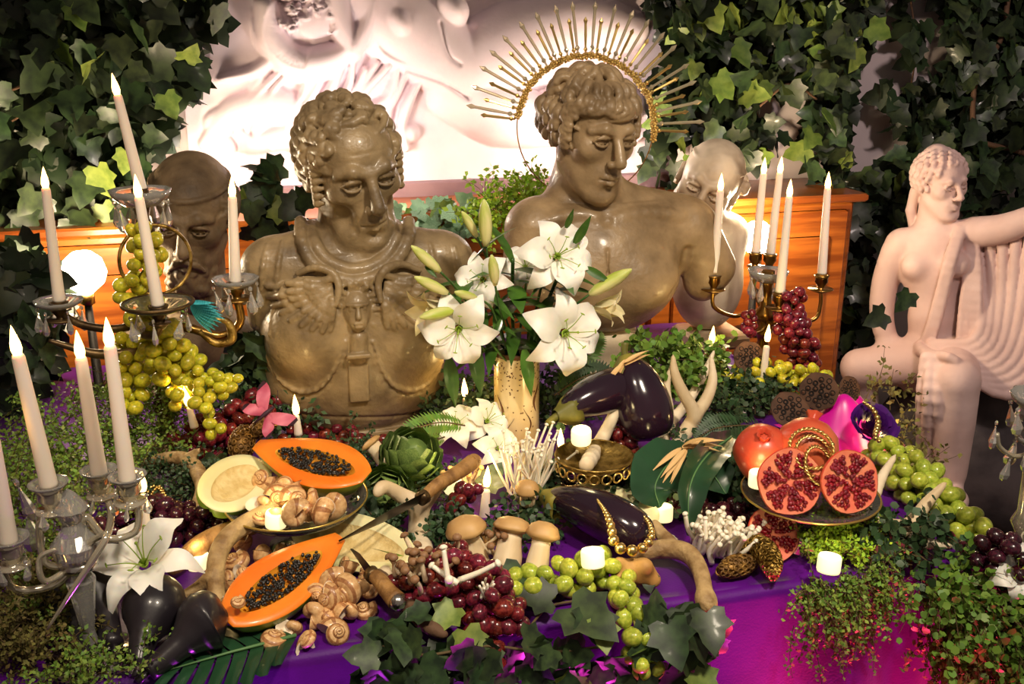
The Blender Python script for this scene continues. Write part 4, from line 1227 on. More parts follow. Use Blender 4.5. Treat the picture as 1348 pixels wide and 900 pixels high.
# glass and silver candelabrum at the front left corner
def candelabrum_silver():
    Y = 1.47
    W = lambda u, v, y=Y: PY(u, v, y)
    b = PZ(122, 868, TZ); x0, y0 = b[0], b[1]
    W = lambda u, v, dy=0.0: PY(u, v, y0 + dy)
    t = thing('glass_candelabrum', 'clear glass and silver candelabrum with curved arms above the black gourds', 'candelabrum', (x0, y0, TZ))
    H = W(98, 650)[2] - TZ
    part('foot', lathe([(0.06, 0.003), (0.06, 0.010), (0.03, 0.016), (0.012, 0.03)], 24), 'silver', t)
    part('column', lathe([(0.012, 0.028), (0.009, 0.05), (0.018, H * 0.45), (0.02, H * 0.5), (0.012, H * 0.55), (0.030, H * 0.66), (0.033, H * 0.72), (0.02, H * 0.78), (0.012, H * 0.84), (0.024, H * 0.92), (0.01, H), (0.0, H + 0.01)], 14, cap=False), 'crystal', t, smooth=False)
    part('collar', lathe([(0.02, H * 0.56), (0.026, H * 0.58), (0.026, H * 0.61), (0.02, H * 0.63)], 18), 'silver', t)
    cz = np.array([x0, y0, TZ + H * 0.6])
    for (u, v, dy, mids) in ((64, 640, 0.0, [(95, 745), (60, 740), (52, 690)]),
                             (130, 622, 0.09, [(115, 720), (140, 705), (146, 670)]),
                             (168, 630, 0.02, [(110, 680), (140, 708), (178, 700), (182, 668)]),
                             (12, 712, -0.03, [(70, 770), (20, 775), (5, 745)])):
        p = W(u, v, dy)
        arm(t, [cz] + [W(a, c, dy * (i + 1) / (len(mids) + 1)) for i, (a, c) in enumerate(mids)] + [p - (0, 0, 0.03)], [0.006, 0.0055, 0.005], 'silver_glass')
        cup(t, p, 'silver_glass', 0.017, 0.038, 0.022)
        bobeche(t, p - (0, 0, 0.004), 0.026, 0.010)
        for i in range(4):
            a = i * 1.57 + u; crystal(t, p + (0.022 * math.cos(a), 0.022 * math.sin(a), -0.03), 0.6)
    arm(t, [cz + (0, 0, 0.02), W(70, 800), W(150, 700, -0.02), W(120, 742, -0.03), W(60, 832, -0.04)][:1] + [W(140, 705, -0.04), W(100, 770, -0.05), W(62, 828, -0.05)], [0.005, 0.005, 0.002], 'silver_glass', 'prong')
    arm(t, [cz, W(60, 765, -0.03), W(52, 735, -0.03), W(74, 722, -0.03)], [0.005, 0.0045, 0.003], 'silver_glass', 'scroll')
    for (u, v) in ((36, 678), (84, 690), (110, 700), (24, 640), (88, 655)):
        crystal(t, W(u, v, 0.02), 1.3)
    candle((15, 432), (65, 640), y0, 'leaning taper candle over the maidenhair greenery in the glass candelabrum')
    candle((101, 438), (131, 624), y0 + 0.09, 'taper candle standing behind its neighbours in the glass candelabrum')
    candle((140, 421), (168, 632), y0 + 0.02, 'taper candle nearest the dark grapes in the glass candelabrum')
    candle((-14, 545), (12, 714), y0 - 0.03, 'taper candle low at the outer arm of the glass candelabrum')
mat('silver_glass', lin(236, 226, 200), 0.08, metal=0.55, trans=0.4, ior=1.5)
candelabrum_silver()

# brass candelabrum at the back on the right
def candelabrum_brass():
    Y = 2.17
    W = lambda u, v, dy=0.0: PY(u, v, Y + dy)
    c = W(1008, 400); x0 = c[0]
    t = thing('brass_candelabrum', 'brass candelabrum with five white tapers between the haloed youth and the ivy', 'candelabrum', (x0, Y, TZ))
    H = c[2] - TZ
    part('column', lathe([(0.07, 0.004), (0.07, 0.012), (0.03, 0.025), (0.014, 0.06), (0.02, 0.09), (0.013, 0.11), (0.019, H * 0.62), (0.024, H * 0.66), (0.014, H * 0.72), (0.026, H * 0.84), (0.028, H * 0.9), (0.014, H * 0.97), (0.014, H + 0.05), (0.02, H + 0.06)], 22), 'brass', t)
    p = np.array([x0, Y, c[2] + 0.075])
    bobeche(t, p - (0, 0, 0.018), 0.05, 0.03)
    for i in range(8):
        a = i * 0.785; crystal(t, p + (0.043 * math.cos(a), 0.043 * math.sin(a), -0.012), 1.1)
    part('candle_cup', lathe([(0.008, 0), (0.016, 0.01), (0.016, 0.03), (0.0, 0.012)], 16), 'brass', t, loc=p - np.array(t.location) - (0, 0, 0.02))
    cz = np.array([x0, Y, TZ + H * 0.86])
    for (u, v, dy, mids, dish) in ((940, 362, 0.0, [(985, 412), (965, 416), (940, 404)], 0.030), (1027, 386, -0.09, [(1012, 425), (1025, 425)], 0.032),
                                   (1082, 362, 0.0, [(1040, 425), (1072, 420), (1080, 400)], 0.032), (995, 332, 0.08, [(1000, 400), (992, 380)], 0.02), (1014, 334, 0.06, [(1012, 390)], 0.02)):
        p = W(u, v, dy)
        n = len(mids) + 1
        arm(t, [cz] + [W(a, b, dy * (i + 1) / n) for i, (a, b) in enumerate(mids)] + [p - (0, 0, 0.035)], 0.0052, 'brass')
        cup(t, p, 'brass', 0.0165, 0.038, dish)
    for s in (-1, 1):
        part('scroll', tube([np.array([x0 + s * (0.03 + 0.022 * math.cos(a)), Y - 0.02, TZ + H * 0.76 + 0.018 * math.sin(a)]) for a in np.linspace(0, 5.5, 16)], [0.003, 0.004, 0.002], 6), 'brass', t, world=True)
    candle((950, 230), (940, 358), Y, 'taper candle in front of the bowed bald bust on the brass candelabrum')
    candle((1007, 209), (995, 332), Y + 0.08, 'taper candle beside the glowing bulb on the brass candelabrum')
    candle((1029, 208), (1014, 334), Y + 0.06, 'tallest taper candle over the glass dish of the brass candelabrum')
    candle((1041, 238), (1027, 384), Y - 0.09, 'taper candle on the arm projecting in front of the brass candelabrum column')
    candle((1091, 228), (1082, 360), Y, 'taper candle next to the ivy on the brass candelabrum')
candelabrum_brass()

# crystal girandole at the right end of the table
def girandole():
    b = PZ(1382, 705, TZ + 0.006)
    t = thing('crystal_girandole', 'small crystal girandole with scalloped glass dish beside the statue foot', 'candelabrum', (min(b[0], XR - 0.052), b[1] - 0.07, TZ + 0.006))
    x, y = t.location.x, t.location.y
    W = lambda u, v, dy=0.0: PY(u, v, y + dy)
    z = W(1350, 545)[2]
    part('column', lathe([(0.05, 0.0), (0.05, 0.008), (0.014, 0.02), (0.01, 0.06), (0.02, 0.08), (0.012, 0.1), (0.016, z - TZ - 0.02), (0.01, z - TZ)], 12), 'silver_glass', t)
    bobeche(t, (x, y, z), 0.05, 0.03)
    bobeche(t, (x, y, z - 0.06), 0.035, 0.02)
    arm(t, [(x, y, z - 0.07), W(1335, 600), W(1316, 588), W(1312, 570)], 0.004, 'silver_glass')
    for i in range(8):
        a = i * 0.785; crystal(t, (x + 0.046 * math.cos(a), y + 0.046 * math.sin(a), z + 0.004), 0.9)
        crystal(t, (x + 0.033 * math.cos(a + 0.4), y + 0.033 * math.sin(a + 0.4), z - 0.055), 0.9)
    crystal(t, W(1311, 560), 0.9); crystal(t, W(1330, 604), 0.9)
girandole()

# ------------------------------------------------------------------ loose LED candles and tealights among the food
for tip, base, Y, r, lab in (
    ((243, 513), (256, 562), 1.90, 0.009, 'short taper candle leaning among dark grapes below the crystal candelabrum'),
    ((388, 524), (393, 572), 1.86, 0.009, 'short taper candle glowing against the armoured breastplate'),
    ((611, 502), (614, 560), 1.98, 0.009, 'short taper candle standing between the breastplate and the lily vase'),
    ((738, 568), (738, 640), 1.78, 0.010, 'short taper candle beside the enoki mushrooms and golden stand'),
    ((939, 433), (930, 500), 2.02, 0.010, 'taper candle behind the upright white antlers'),
    ((1012, 431), (1003, 512), 1.98, 0.011, 'taper candle standing on pale grapes beneath the brass candelabrum'),
    ((1160, 572), (1154, 622), 1.66, 0.010, 'short taper candle behind the cut pomegranate beside green grapes'),
    ((565, 588), (562, 650), 1.76, 0.011, 'stubby candle glowing behind the artichokes'),
    ((642, 618), (637, 690), 1.62, 0.0115, 'short taper candle rising above the brown mushroom caps'),
    ((186, 622), (192, 692), 1.58, 0.009, 'short taper candle over dark grapes behind the front lily')):
    candle(tip, base, Y, lab, r, fl=0.9, power=0.22)
def tealight(u, v, z, lab, rot=(0, 0, 0), s=1.0):
    p = PZ(u, v, z)
    t = thing('tealight', lab, 'tealight', p, rot, 'flameless tealights', s)
    part('body', lathe([(0, 0), (0.0175, 0.0), (0.0185, 0.003), (0.0185, 0.024), (0.0165, 0.0275), (0.012, 0.026), (0.006, 0.022), (0, 0.0215)], 20, cap=False), 'tealight_glow', t)
    part('flame', FLAME, 'flame_glow', t, loc=(0, 0, 0.018), scale=(0.5, 0.5, 0.35))
    light('tealight_light', 'POINT', p + np.array([0, 0, 0.045]), 0.09, (1.0, 0.78, 0.36), 0.012)
for u, v, z, lab, s in ((363, 692, 0.835, 'glowing tealight among snail shells in the glass bowl', 0.95), (262, 748, TZ + 0.004, 'glowing tealight between the lily petal and the curved antler', 0.95),
                     (597, 645, 0.80, 'glowing tealight beside the dark grapes and knife handle', 0.95), (765, 582, 0.895, 'glowing tealight on the golden stand under the aubergines', 1.0),
                     (781, 745, 0.815, 'glowing tealight on the green grapes before the aubergine', 1.0), (872, 684, 0.77, 'glowing tealight under the broad green leaf', 1.0),
                     (1090, 752, TZ + 0.045, 'glowing tealight nestled in moss at the cloth edge', 1.0), (999, 640, 0.87, 'glowing tealight between pomegranates on the glass cake stand', 1.0)):
    tealight(u, v, z, lab, (rng.normal(0, 0.12), rng.normal(0, 0.12), 0), s)
# ------------------------------------------------------------------ vase and lilies
VB = PZ(680, 582, TZ); VX, VY = VB[0], VB[1]
VTOP = PY(680, 462, VY)[2]
def vase():
    H = VTOP - TZ
    t = thing('cream_vase', 'cream ceramic vase painted with brown sprigs holding the lilies', 'vase', (VX, VY, TZ + 0.004))
    R = 0.049
    part('body', lathe([(0, 0), (R * 0.93, 0), (R, 0.01), (R * 0.99, H * 0.5), (R, H - 0.012), (R * 1.05, H), (R * 0.98, H), (R * 0.94, H - 0.02), (R * 0.9, 0.02), (0, 0.018)], 40, cap=False), 'vase_cream', t)
    part('rim_band', lathe([(R * 1.06, H - 0.008), (R * 1.075, H - 0.002), (R * 1.06, H + 0.002), (R * 1.0, H + 0.002)], 40, cap=False), 'vase_motif', t)
    hr = np.random.default_rng(21)
    mb = MB()
    def on(a, z, o=0.0006): return np.array([(R + o) * math.sin(a), -(R + o) * math.cos(a), z])
    for i in range(150):                         # sprigs of small leaves
        z = H - 0.015 - abs(hr.normal(0, 0.03)) if i < 95 else hr.uniform(0.02, H)
        a = hr.uniform(-1.6, 1.6); th = hr.uniform(0, 6.28); L = hr.uniform(0.003, 0.007)
        pts = [on(a + (L * math.cos(th) * k - s * 0.0016 * math.sin(th)) / R, z + L * math.sin(th) * k + s * 0.0016 * math.cos(th)) for k, s in ((0, 0), (0.5, 1), (1, 0), (0.5, -1))]
        mb.add((np.array(pts), [(0, 1, 2, 3)]))
    for (a0, z0, k) in ((-1.05, 0.42 * H, 1), (0.75, 0.52 * H, -1), (0.2, 0.3 * H, 1), (-0.5, 0.2 * H, -1)):   # curling painted stems and birds
        P = [on(a0 + k * 0.2 * math.sin(s * 4.0), z0 + (s - 0.5) * 0.06, 0.0008) for s in np.linspace(0, 1, 14)]
        mb.add(tube(P, [0.0004, 0.003, 0.0045, 0.002, 0.0006], 5, squash=0.25))
    part('painted_sprigs', mb, 'vase_motif', t, kind='stuff', label='brown painted sprigs')
vase()
def petal_mesh(L, Wd, recurve, name='petal', wave=0.0):
    def fn(a, b):
        t = a; w = Wd * (math.sin(math.pi * min(1, 0.10 + 0.90 * t) ** 0.80)) * (1 - 0.25 * t ** 4) + 0.0015
        if t > 0.985: w = 0.001
        s = (b - 0.5) * 2
        r = L * (0.06 + 0.94 * (t - 0.12 * recurve * t ** 3))
        z = L * (0.50 * math.sin(min(t, 1) * 1.9) - recurve * 0.62 * t ** 2.3)
        z += 0.10 * Wd * abs(s) * (1 - t) + wave * Wd * math.sin(t * 13) * s * s * t - 0.16 * Wd * (1 - abs(s)) * math.sin(math.pi * t)
        return (w * s, r, z)
    return mesh_any(name, *grid(fn, 15, 9))
PET_W = petal_mesh(0.095, 0.031, 0.95, wave=0.22); PET_N = petal_mesh(0.095, 0.023, 1.05, wave=0.14)
PET_H = petal_mesh(0.095, 0.020, 0.25, wave=0.05)
STAM = tube(catmull([(0, 0.0, 0), (0, 0.010, 0.034), (0, 0.026, 0.058)], 4), [0.0012, 0.0009, 0.0007], 5)
stam_mb = MB().add(STAM).add(ball((0, 0.0265, 0.059), (0.0055, 0.0016, 0.0016), 6, 4)); STAM_ME = stam_mb.mesh('stamen')
PIST = MB().add(tube([(0, 0, 0), (0.002, 0.002, 0.03), (0.003, 0.003, 0.062)], [0.0016, 0.0012, 0.0014], 6)).add(ball((0.003, 0.003, 0.063), 0.0028, 6, 4)).mesh('pistil')
THROAT = mesh_any('throat', *lathe([(0.0, -0.006), (0.004, -0.002), (0.0065, 0.006), (0.0075, 0.010), (0.005, 0.008), (0, 0.002)], 12, cap=False))
def lily(pos, face, label, s=1.0, roll=0.0, half=False, m='petal_white', stem_to=None, cat='lily', slim=1.0):
    t = thing('white_lily', label, cat, pos, group='white lilies')
    B = TF((0, 0, 0), face, (1, 0, 0)) @ Rz(roll)
    S = np.diag([s, s, s, 1])
    for i in range(6):
        a = i * math.pi / 3 + rng.normal(0, 0.06)
        me = PET_H if half else (PET_W if i % 2 else PET_N)
        tilt = R_(34 if half else 0) + rng.normal(0, 0.1)
        part('petal', me, m, t, T=B @ S @ Rz(a) @ Rx(tilt + (0.0 if i % 2 else -0.07)) @ TM((0, 0.002, 0 if i % 2 else -0.003), sc=(slim, 1, 1)))
    part('throat', THROAT, 'lily_throat', t, T=B @ S, label='green throat')
    if not half:
        for i in range(6):
            part('stamen', STAM_ME, 'lily_throat', t, T=B @ S @ Rz(i * math.pi / 3 + 0.5) @ Rx(rng.normal(-0.15, 0.12)))
        part('pistil', PIST, 'lily_throat', t, T=B @ S)
    if stem_to is not None:
        q = np.asarray(stem_to, float) - np.asarray(pos, float); f = np.asarray(face, float) / np.linalg.norm(face)
        part('stem', tube(catmull([-f * 0.004, -f * 0.05 + q * 0.12, q * 0.55 - f * 0.03, q], 5), [0.0028, 0.003, 0.0035], 7), 'leaf_lily', t)
    return t
inV = lambda dx=0.0, dy=0.0: np.array([VX + dx, VY + dy, VTOP - 0.06])
lily(PY(732, 338, 1.88), (0.05, -1, 0.42), 'large open white lily highest in the vase before the youth chest', 1.0, 0.3, stem_to=inV(0.01))
lily(PY(742, 438, 1.84), (0.10, -1, 0.25), 'largest open white lily facing out below its neighbour on the vase', 1.08, 0.05, stem_to=inV(0.02))
lily(PY(604, 432, 1.84), (-0.25, -1, 0.05), 'creamy open lily drooping over the breastplate side of the vase', 0.95, 0.4, m='petal_cream', stem_to=inV(-0.02))
lily(PY(636, 368, 1.90), (-0.5, -1, 0.35), 'white lily half hidden behind green buds in the bouquet', 0.72, 0.2, stem_to=inV(-0.01))
lily(PY(585, 402, 1.90), (-1.0, -0.5, -0.25), 'half-open creamy lily pointing at the winged mask', 0.85, 0.0, True, 'petal_cream', stem_to=inV(-0.03))
lily(PY(692, 352, 1.97), (-0.3, -0.9, 0.5), 'white lily at the back of the bouquet overlapped by another', 0.7, 0.6, stem_to=inV(0.0, 0.02))
lily(PY(782, 405, 1.90), (0.8, -0.6, 0.1), 'half-open white lily behind the largest bloom', 0.72, 0.2, True, stem_to=inV(0.03))
bud_me = mesh_any('bud', *lathe([(0, 0), (0.006, 0.003), (0.0115, 0.02), (0.0145, 0.045), (0.0135, 0.07), (0.009, 0.09), (0.003, 0.103), (0, 0.105)], 12, cap=False, wob=lambda a, t: 1 + 0.07 * math.cos(3 * a)))
for (u0, v0, u1, v1, Y, s, lab) in (
    (580, 358, 541, 323, 1.86, 0.75, 'slim green lily bud pointing at the armoured chin'), (590, 386, 545, 364, 1.85, 0.75, 'pale green lily bud lying over the wing feathers'),
    (640, 325, 637, 262, 1.90, 0.95, 'tall cream lily bud standing upright over the bouquet'), (628, 312, 608, 278, 1.93, 0.62, 'small green bud behind the upright cream bud'),
    (652, 376, 647, 335, 1.82, 0.72, 'plump yellow-green bud in the middle of the bouquet'), (628, 392, 598, 384, 1.83, 0.6, 'small green bud lying under the middle bud'),
    (775, 388, 832, 354, 1.86, 0.98, 'long yellow bud pointing at the youth shoulder'), (600, 408, 552, 418, 1.84, 0.8, 'pale yellow bud beside the drooping creamy lily')):
    a, b = PY(u0, v0, Y), PY(u1, v1, Y - 0.02)
    t = thing('lily_bud', lab, 'flower bud', a, group='lily buds in the vase')
    L = np.linalg.norm(b - a)
    part('bud', bud_me, 'bud_green', t, T=TF((0, 0, 0), b - a) @ TM(sc=(s, s, L / 0.105)))
    q = inV(rng.normal(0, 0.015), rng.normal(0, 0.01)) - a; d = (a - b) / L
    part('stem', tube(catmull([(0, 0, 0), d * 0.025 + q * 0.1, q * 0.55, q], 5), 0.0024, 6), 'leaf_lily', t)
def blade_mesh(L, Wd, bend, name='leaf', n=10, fold=0.25, tipw=0.0):
    def fn(a, b):
        s = (b - 0.5) * 2; w = Wd * math.sin(math.pi * (0.06 + 0.94 * a) ** 0.75) if a < 0.99 else 0.0004
        return (w * s, L * (a - 0.1 * bend * a ** 3), -bend * L * 0.5 * a * a + abs(s) * w * fold)
    return mesh_any(name, *grid(fn, n, 5))
LANCE = blade_mesh(0.12, 0.014, 0.5); OVATE = blade_mesh(0.09, 0.020, 0.4); LANCE_S = blade_mesh(0.12, 0.017, 0.1)
def leaf_at(parent, me, m, p, d, up=(0, 0, 1), s=1.0, name='leaf'):
    d = np.asarray(d, float); d /= np.linalg.norm(d); up = np.asarray(up, float)
    x = np.cross(d, up); x /= np.linalg.norm(x) + 1e-9; z = np.cross(x, d)
    T = np.eye(4); T[:3, :3] = np.stack([x, d, z], 1) * s; T[:3, 3] = np.asarray(p, float) - np.array(parent.location)
    return part(name, me, m, parent, T=T)
for k, lab in enumerate(('leafy lily stalk at the armour side of the bouquet', 'leafy lily stalk in the middle of the bouquet', 'leafy lily stalk at the youth side of the bouquet')):
    base = inV(-0.02 + 0.02 * k)
    t = thing('lily_stalk', lab, 'lily stalk', base, group='leafy lily stalks in the vase')
    top = PY(610 + 65 * k, 350 - 10 * (k == 1), 1.92)
    part('stem', tube(catmull([base, (base + top) / 2 + (0, 0.02, 0), top], 6), 0.004, 7), 'leaf_lily', t, world=True)
    for i in range(17):
        f = 0.25 + 0.7 * i / 16
        p = base + (top - base) * f; a = i * 2.4 + k
        d = np.array([math.cos(a) + 0.5 * (k - 1), -0.55 + 0.7 * math.sin(a), rng.uniform(-0.5, 0.6)])
        leaf_at(t, LANCE if i % 3 else OVATE, 'leaf_lily', p, d, s=rng.uniform(0.8, 1.2))
    for (u, v, u2, v2) in (((590, 470, 600, 535), (622, 450, 634, 520), (560, 350, 575, 365)), ((690, 460, 700, 520), (660, 420, 650, 445), (640, 430, 620, 445)), ((756, 320, 778, 285), (745, 300, 755, 276), (770, 352, 805, 372)))[k]:
        p, q = PY(u, v, 1.86), PY(u2, v2, 1.84)
        leaf_at(t, LANCE_S, 'leaf_lily', p, q - p, (0, -1, 0.2), np.linalg.norm(q - p) / 0.115)
# single lily lying on the black gourds, and cut blooms at the foot of the vase
lily(PZ(191, 744, 0.85), (-0.1, -0.62, 0.95), 'single white lily lying on the black gourds', 1.0, 0.35, slim=0.8)
for (u, v, z, f, s, lab) in ((600, 560, 0.82, (-0.2, -0.7, 0.8), 0.62, 'fallen white lily bloom beside the fern below the breastplate'), (640, 555, 0.82, (0.3, -0.8, 0.7), 0.66, 'fallen white lily bloom leaning on the vase foot'),
                             (655, 590, 0.80, (0.1, -0.9, 0.5), 0.6, 'fallen cream lily bloom below the vase among greenery'), (1338, 752, 0.77, (-0.4, -0.8, 0.6), 0.6, 'white lily bloom on dark grapes at the table corner')):
    lily(PZ(u, v, z), f, lab, s, rng.random())
# ------------------------------------------------------------------ grapes
GRAPE = {}
for _m in ('grape_green', 'grape_yellow', 'grape_red', 'grape_dark'):
    GRAPE[_m] = mesh_any('grape', *ball((0, 0, 0), (1, 1, 1.2), 14, 10)); setmat(GRAPE[_m], _m)
def bunch(label, path, widths, n, r, m, group, seed=0):
    hr = np.random.default_rng(seed)
    P = catmull(path, 8); Wd = np.interp(np.linspace(0, 1, len(P)), np.linspace(0, 1, len(widths)), widths)
    t = thing('grape_bunch', label, 'grapes', P[0], group=group)
    part('stem', tube(P, [0.003, 0.0022, 0.0012], 6), 'grape_stem', t, world=True)
    S = []
    for _ in range(n * 60):
        if len(S) >= n: break
        i = hr.integers(len(P)); d = hr.normal(size=3); d /= np.linalg.norm(d)
        p = P[i] + d * Wd[i] * hr.random() ** 0.4
        if p[1] > YF - r * 0.5 and p[0] < XR + r: p[2] = max(p[2], TZ + r * 1.02 + 0.003)
        elif p[1] > YF - 0.03 and p[0] < XR: p[1] = min(p[1], YF - 0.012 - r)
        if S and (np.linalg.norm(np.array(S) - p, axis=1) < r * 1.72).any(): continue
        S.append(p)
    for p in S:
        q = r * hr.uniform(0.86, 1.12)
        part('grape', GRAPE[m], m, t, loc=p - P[0], rot=hr.uniform(0, 3, 3), scale=q)
    return t
Z = lambda u, v, z=TZ + 0.02: PZ(u, v, z)
GG = 'bunches of grapes on the table'
bunch('green grape bunch in front of the dark aubergine', [Z(668, 770, .785), Z(740, 762, .785), Z(800, 752, .79), Z(828, 790, .78)], [0.022, 0.028, 0.03, 0.018], 48, 0.0135, 'grape_green', GG, 1)
bunch('green grapes trailing down over the cloth edge', [Z(830, 795, .77), PY(838, 830, 1.215), PY(850, 885, 1.195)], [0.016, 0.02, 0.02], 16, 0.0135, 'grape_green', GG, 2)
bunch('large dark red grape bunch under the small mushrooms', [Z(545, 770, .80), Z(590, 760, .81), Z(640, 780, .80), Z(672, 810, .78)], [0.03, 0.05, 0.045, 0.02], 74, 0.0128, 'grape_red', GG, 3)
bunch('dark red grape tail hanging past the ivy at the cloth edge', [Z(620, 800, .77), PY(640, 838, 1.24), PY(655, 870, 1.235)], [0.03, 0.024, 0.010], 22, 0.0128, 'grape_red', GG, 4)
bunch('dark purple grape bunch behind the front lily', [Z(135, 705, .785), Z(200, 690, .79), Z(285, 682, .785)], [0.03, 0.045, 0.03], 70, 0.0135, 'grape_dark', GG, 5)
bunch('wine-red grape bunch between golden pods and hanging yellow grapes', [Z(250, 592, .79), Z(295, 568, .82), Z(345, 535, .85)], [0.045, 0.05, 0.035], 85, 0.0125, 'grape_red', GG, 6)
bunch('yellow-green grapes trailing from the crystal candelabrum', [PY(186, 300, 1.93), PY(196, 340, 1.93), PY(175, 385, 1.93), PY(200, 425, 1.92), PY(232, 480, 1.92), PY(240, 520, 1.92)], [0.022, 0.028, 0.024, 0.033, 0.045, 0.03], 88, 0.0135, 'grape_yellow', GG, 7)
bunch('small bright yellow grapes above the wine-red bunch', [PY(255, 500, 1.88), PY(290, 505, 1.87), PY(305, 500, 1.87)], [0.02, 0.024, 0.014], 18, 0.0105, 'grape_yellow', GG, 8)
bunch('few yellow grapes dangling over the short leaning candle', [PY(262, 515, 1.86), PY(272, 540, 1.85), PY(280, 565, 1.84)], [0.02, 0.012, 0.016], 11, 0.0125, 'grape_yellow', GG, 9)
bunch('green grapes hanging behind the left tapers', [PY(165, 450, 1.98), PY(178, 490, 1.96), PY(170, 530, 1.95)], [0.022, 0.03, 0.022], 26, 0.0135, 'grape_yellow', GG, 10)
bunch('small red grape bunch hanging off the golden stand', [PY(812, 560, 1.74), PY(818, 590, 1.73), PY(822, 620, 1.73)], [0.028, 0.034, 0.012], 34, 0.0115, 'grape_red', GG, 11)
bunch('dark grapes lying under the golden stand', [Z(735, 652, .775), Z(785, 645, .775), Z(835, 632, .78)], [0.026, 0.03, 0.022], 44, 0.0115, 'grape_dark', GG, 12)
bunch('long red grape bunch hanging from the brass candelabrum', [PY(1045, 390, 2.06), PY(1040, 420, 2.05), PY(1052, 455, 2.04), PY(1062, 500, 2.02)], [0.024, 0.036, 0.042, 0.022], 74, 0.012, 'grape_red', GG, 13)
bunch('tiny red grape cluster under the left brass arm', [PY(985, 415, 2.1), PY(986, 435, 2.1)], [0.014, 0.018], 9, 0.011, 'grape_red', GG, 14)
bunch('pale green grapes heaped below the brass candelabrum', [Z(945, 500, .80), Z(1000, 500, .82), Z(1060, 505, .82), Z(1095, 520, .81)], [0.04, 0.05, 0.05, 0.03], 105, 0.0125, 'grape_yellow', GG, 15)
bunch('green grape bunch spilling along the table end by the statue', [Z(1165, 600, .80), Z(1200, 630, .79), Z(1240, 665, .785), Z(1290, 702, .78)], [0.035, 0.045, 0.035, 0.02], 82, 0.0145, 'grape_green', GG, 16)
bunch('dark grapes drooping over the table corner', [Z(1290, 735, .775), Z(1330, 740, .775), PY(1340, 800, 1.24)], [0.03, 0.04, 0.03], 40, 0.014, 'grape_dark', GG, 17)
bunch('dark grapes behind the white mushroom cluster', [Z(900, 665, .775), Z(960, 690, .775), Z(985, 660, .78)], [0.026, 0.03, 0.024], 44, 0.012, 'grape_dark', GG, 18)
bunch('handful of red grapes beside the knife handle', [Z(600, 660, .82), Z(620, 648, .83)], [0.016, 0.02], 9, 0.012, 'grape_red', GG, 19)
bunch('dark red grapes along the foot of the armoured bust', [Z(385, 575, .78), Z(430, 572, .78), Z(500, 590, .78)], [0.024, 0.026, 0.024], 46, 0.0115, 'grape_red', GG, 20)
bunch('small red grape sprig on the sideboard side of the antlers', [Z(915, 475, .84), Z(950, 470, .84)], [0.014, 0.016], 12, 0.010, 'grape_red', GG, 21)

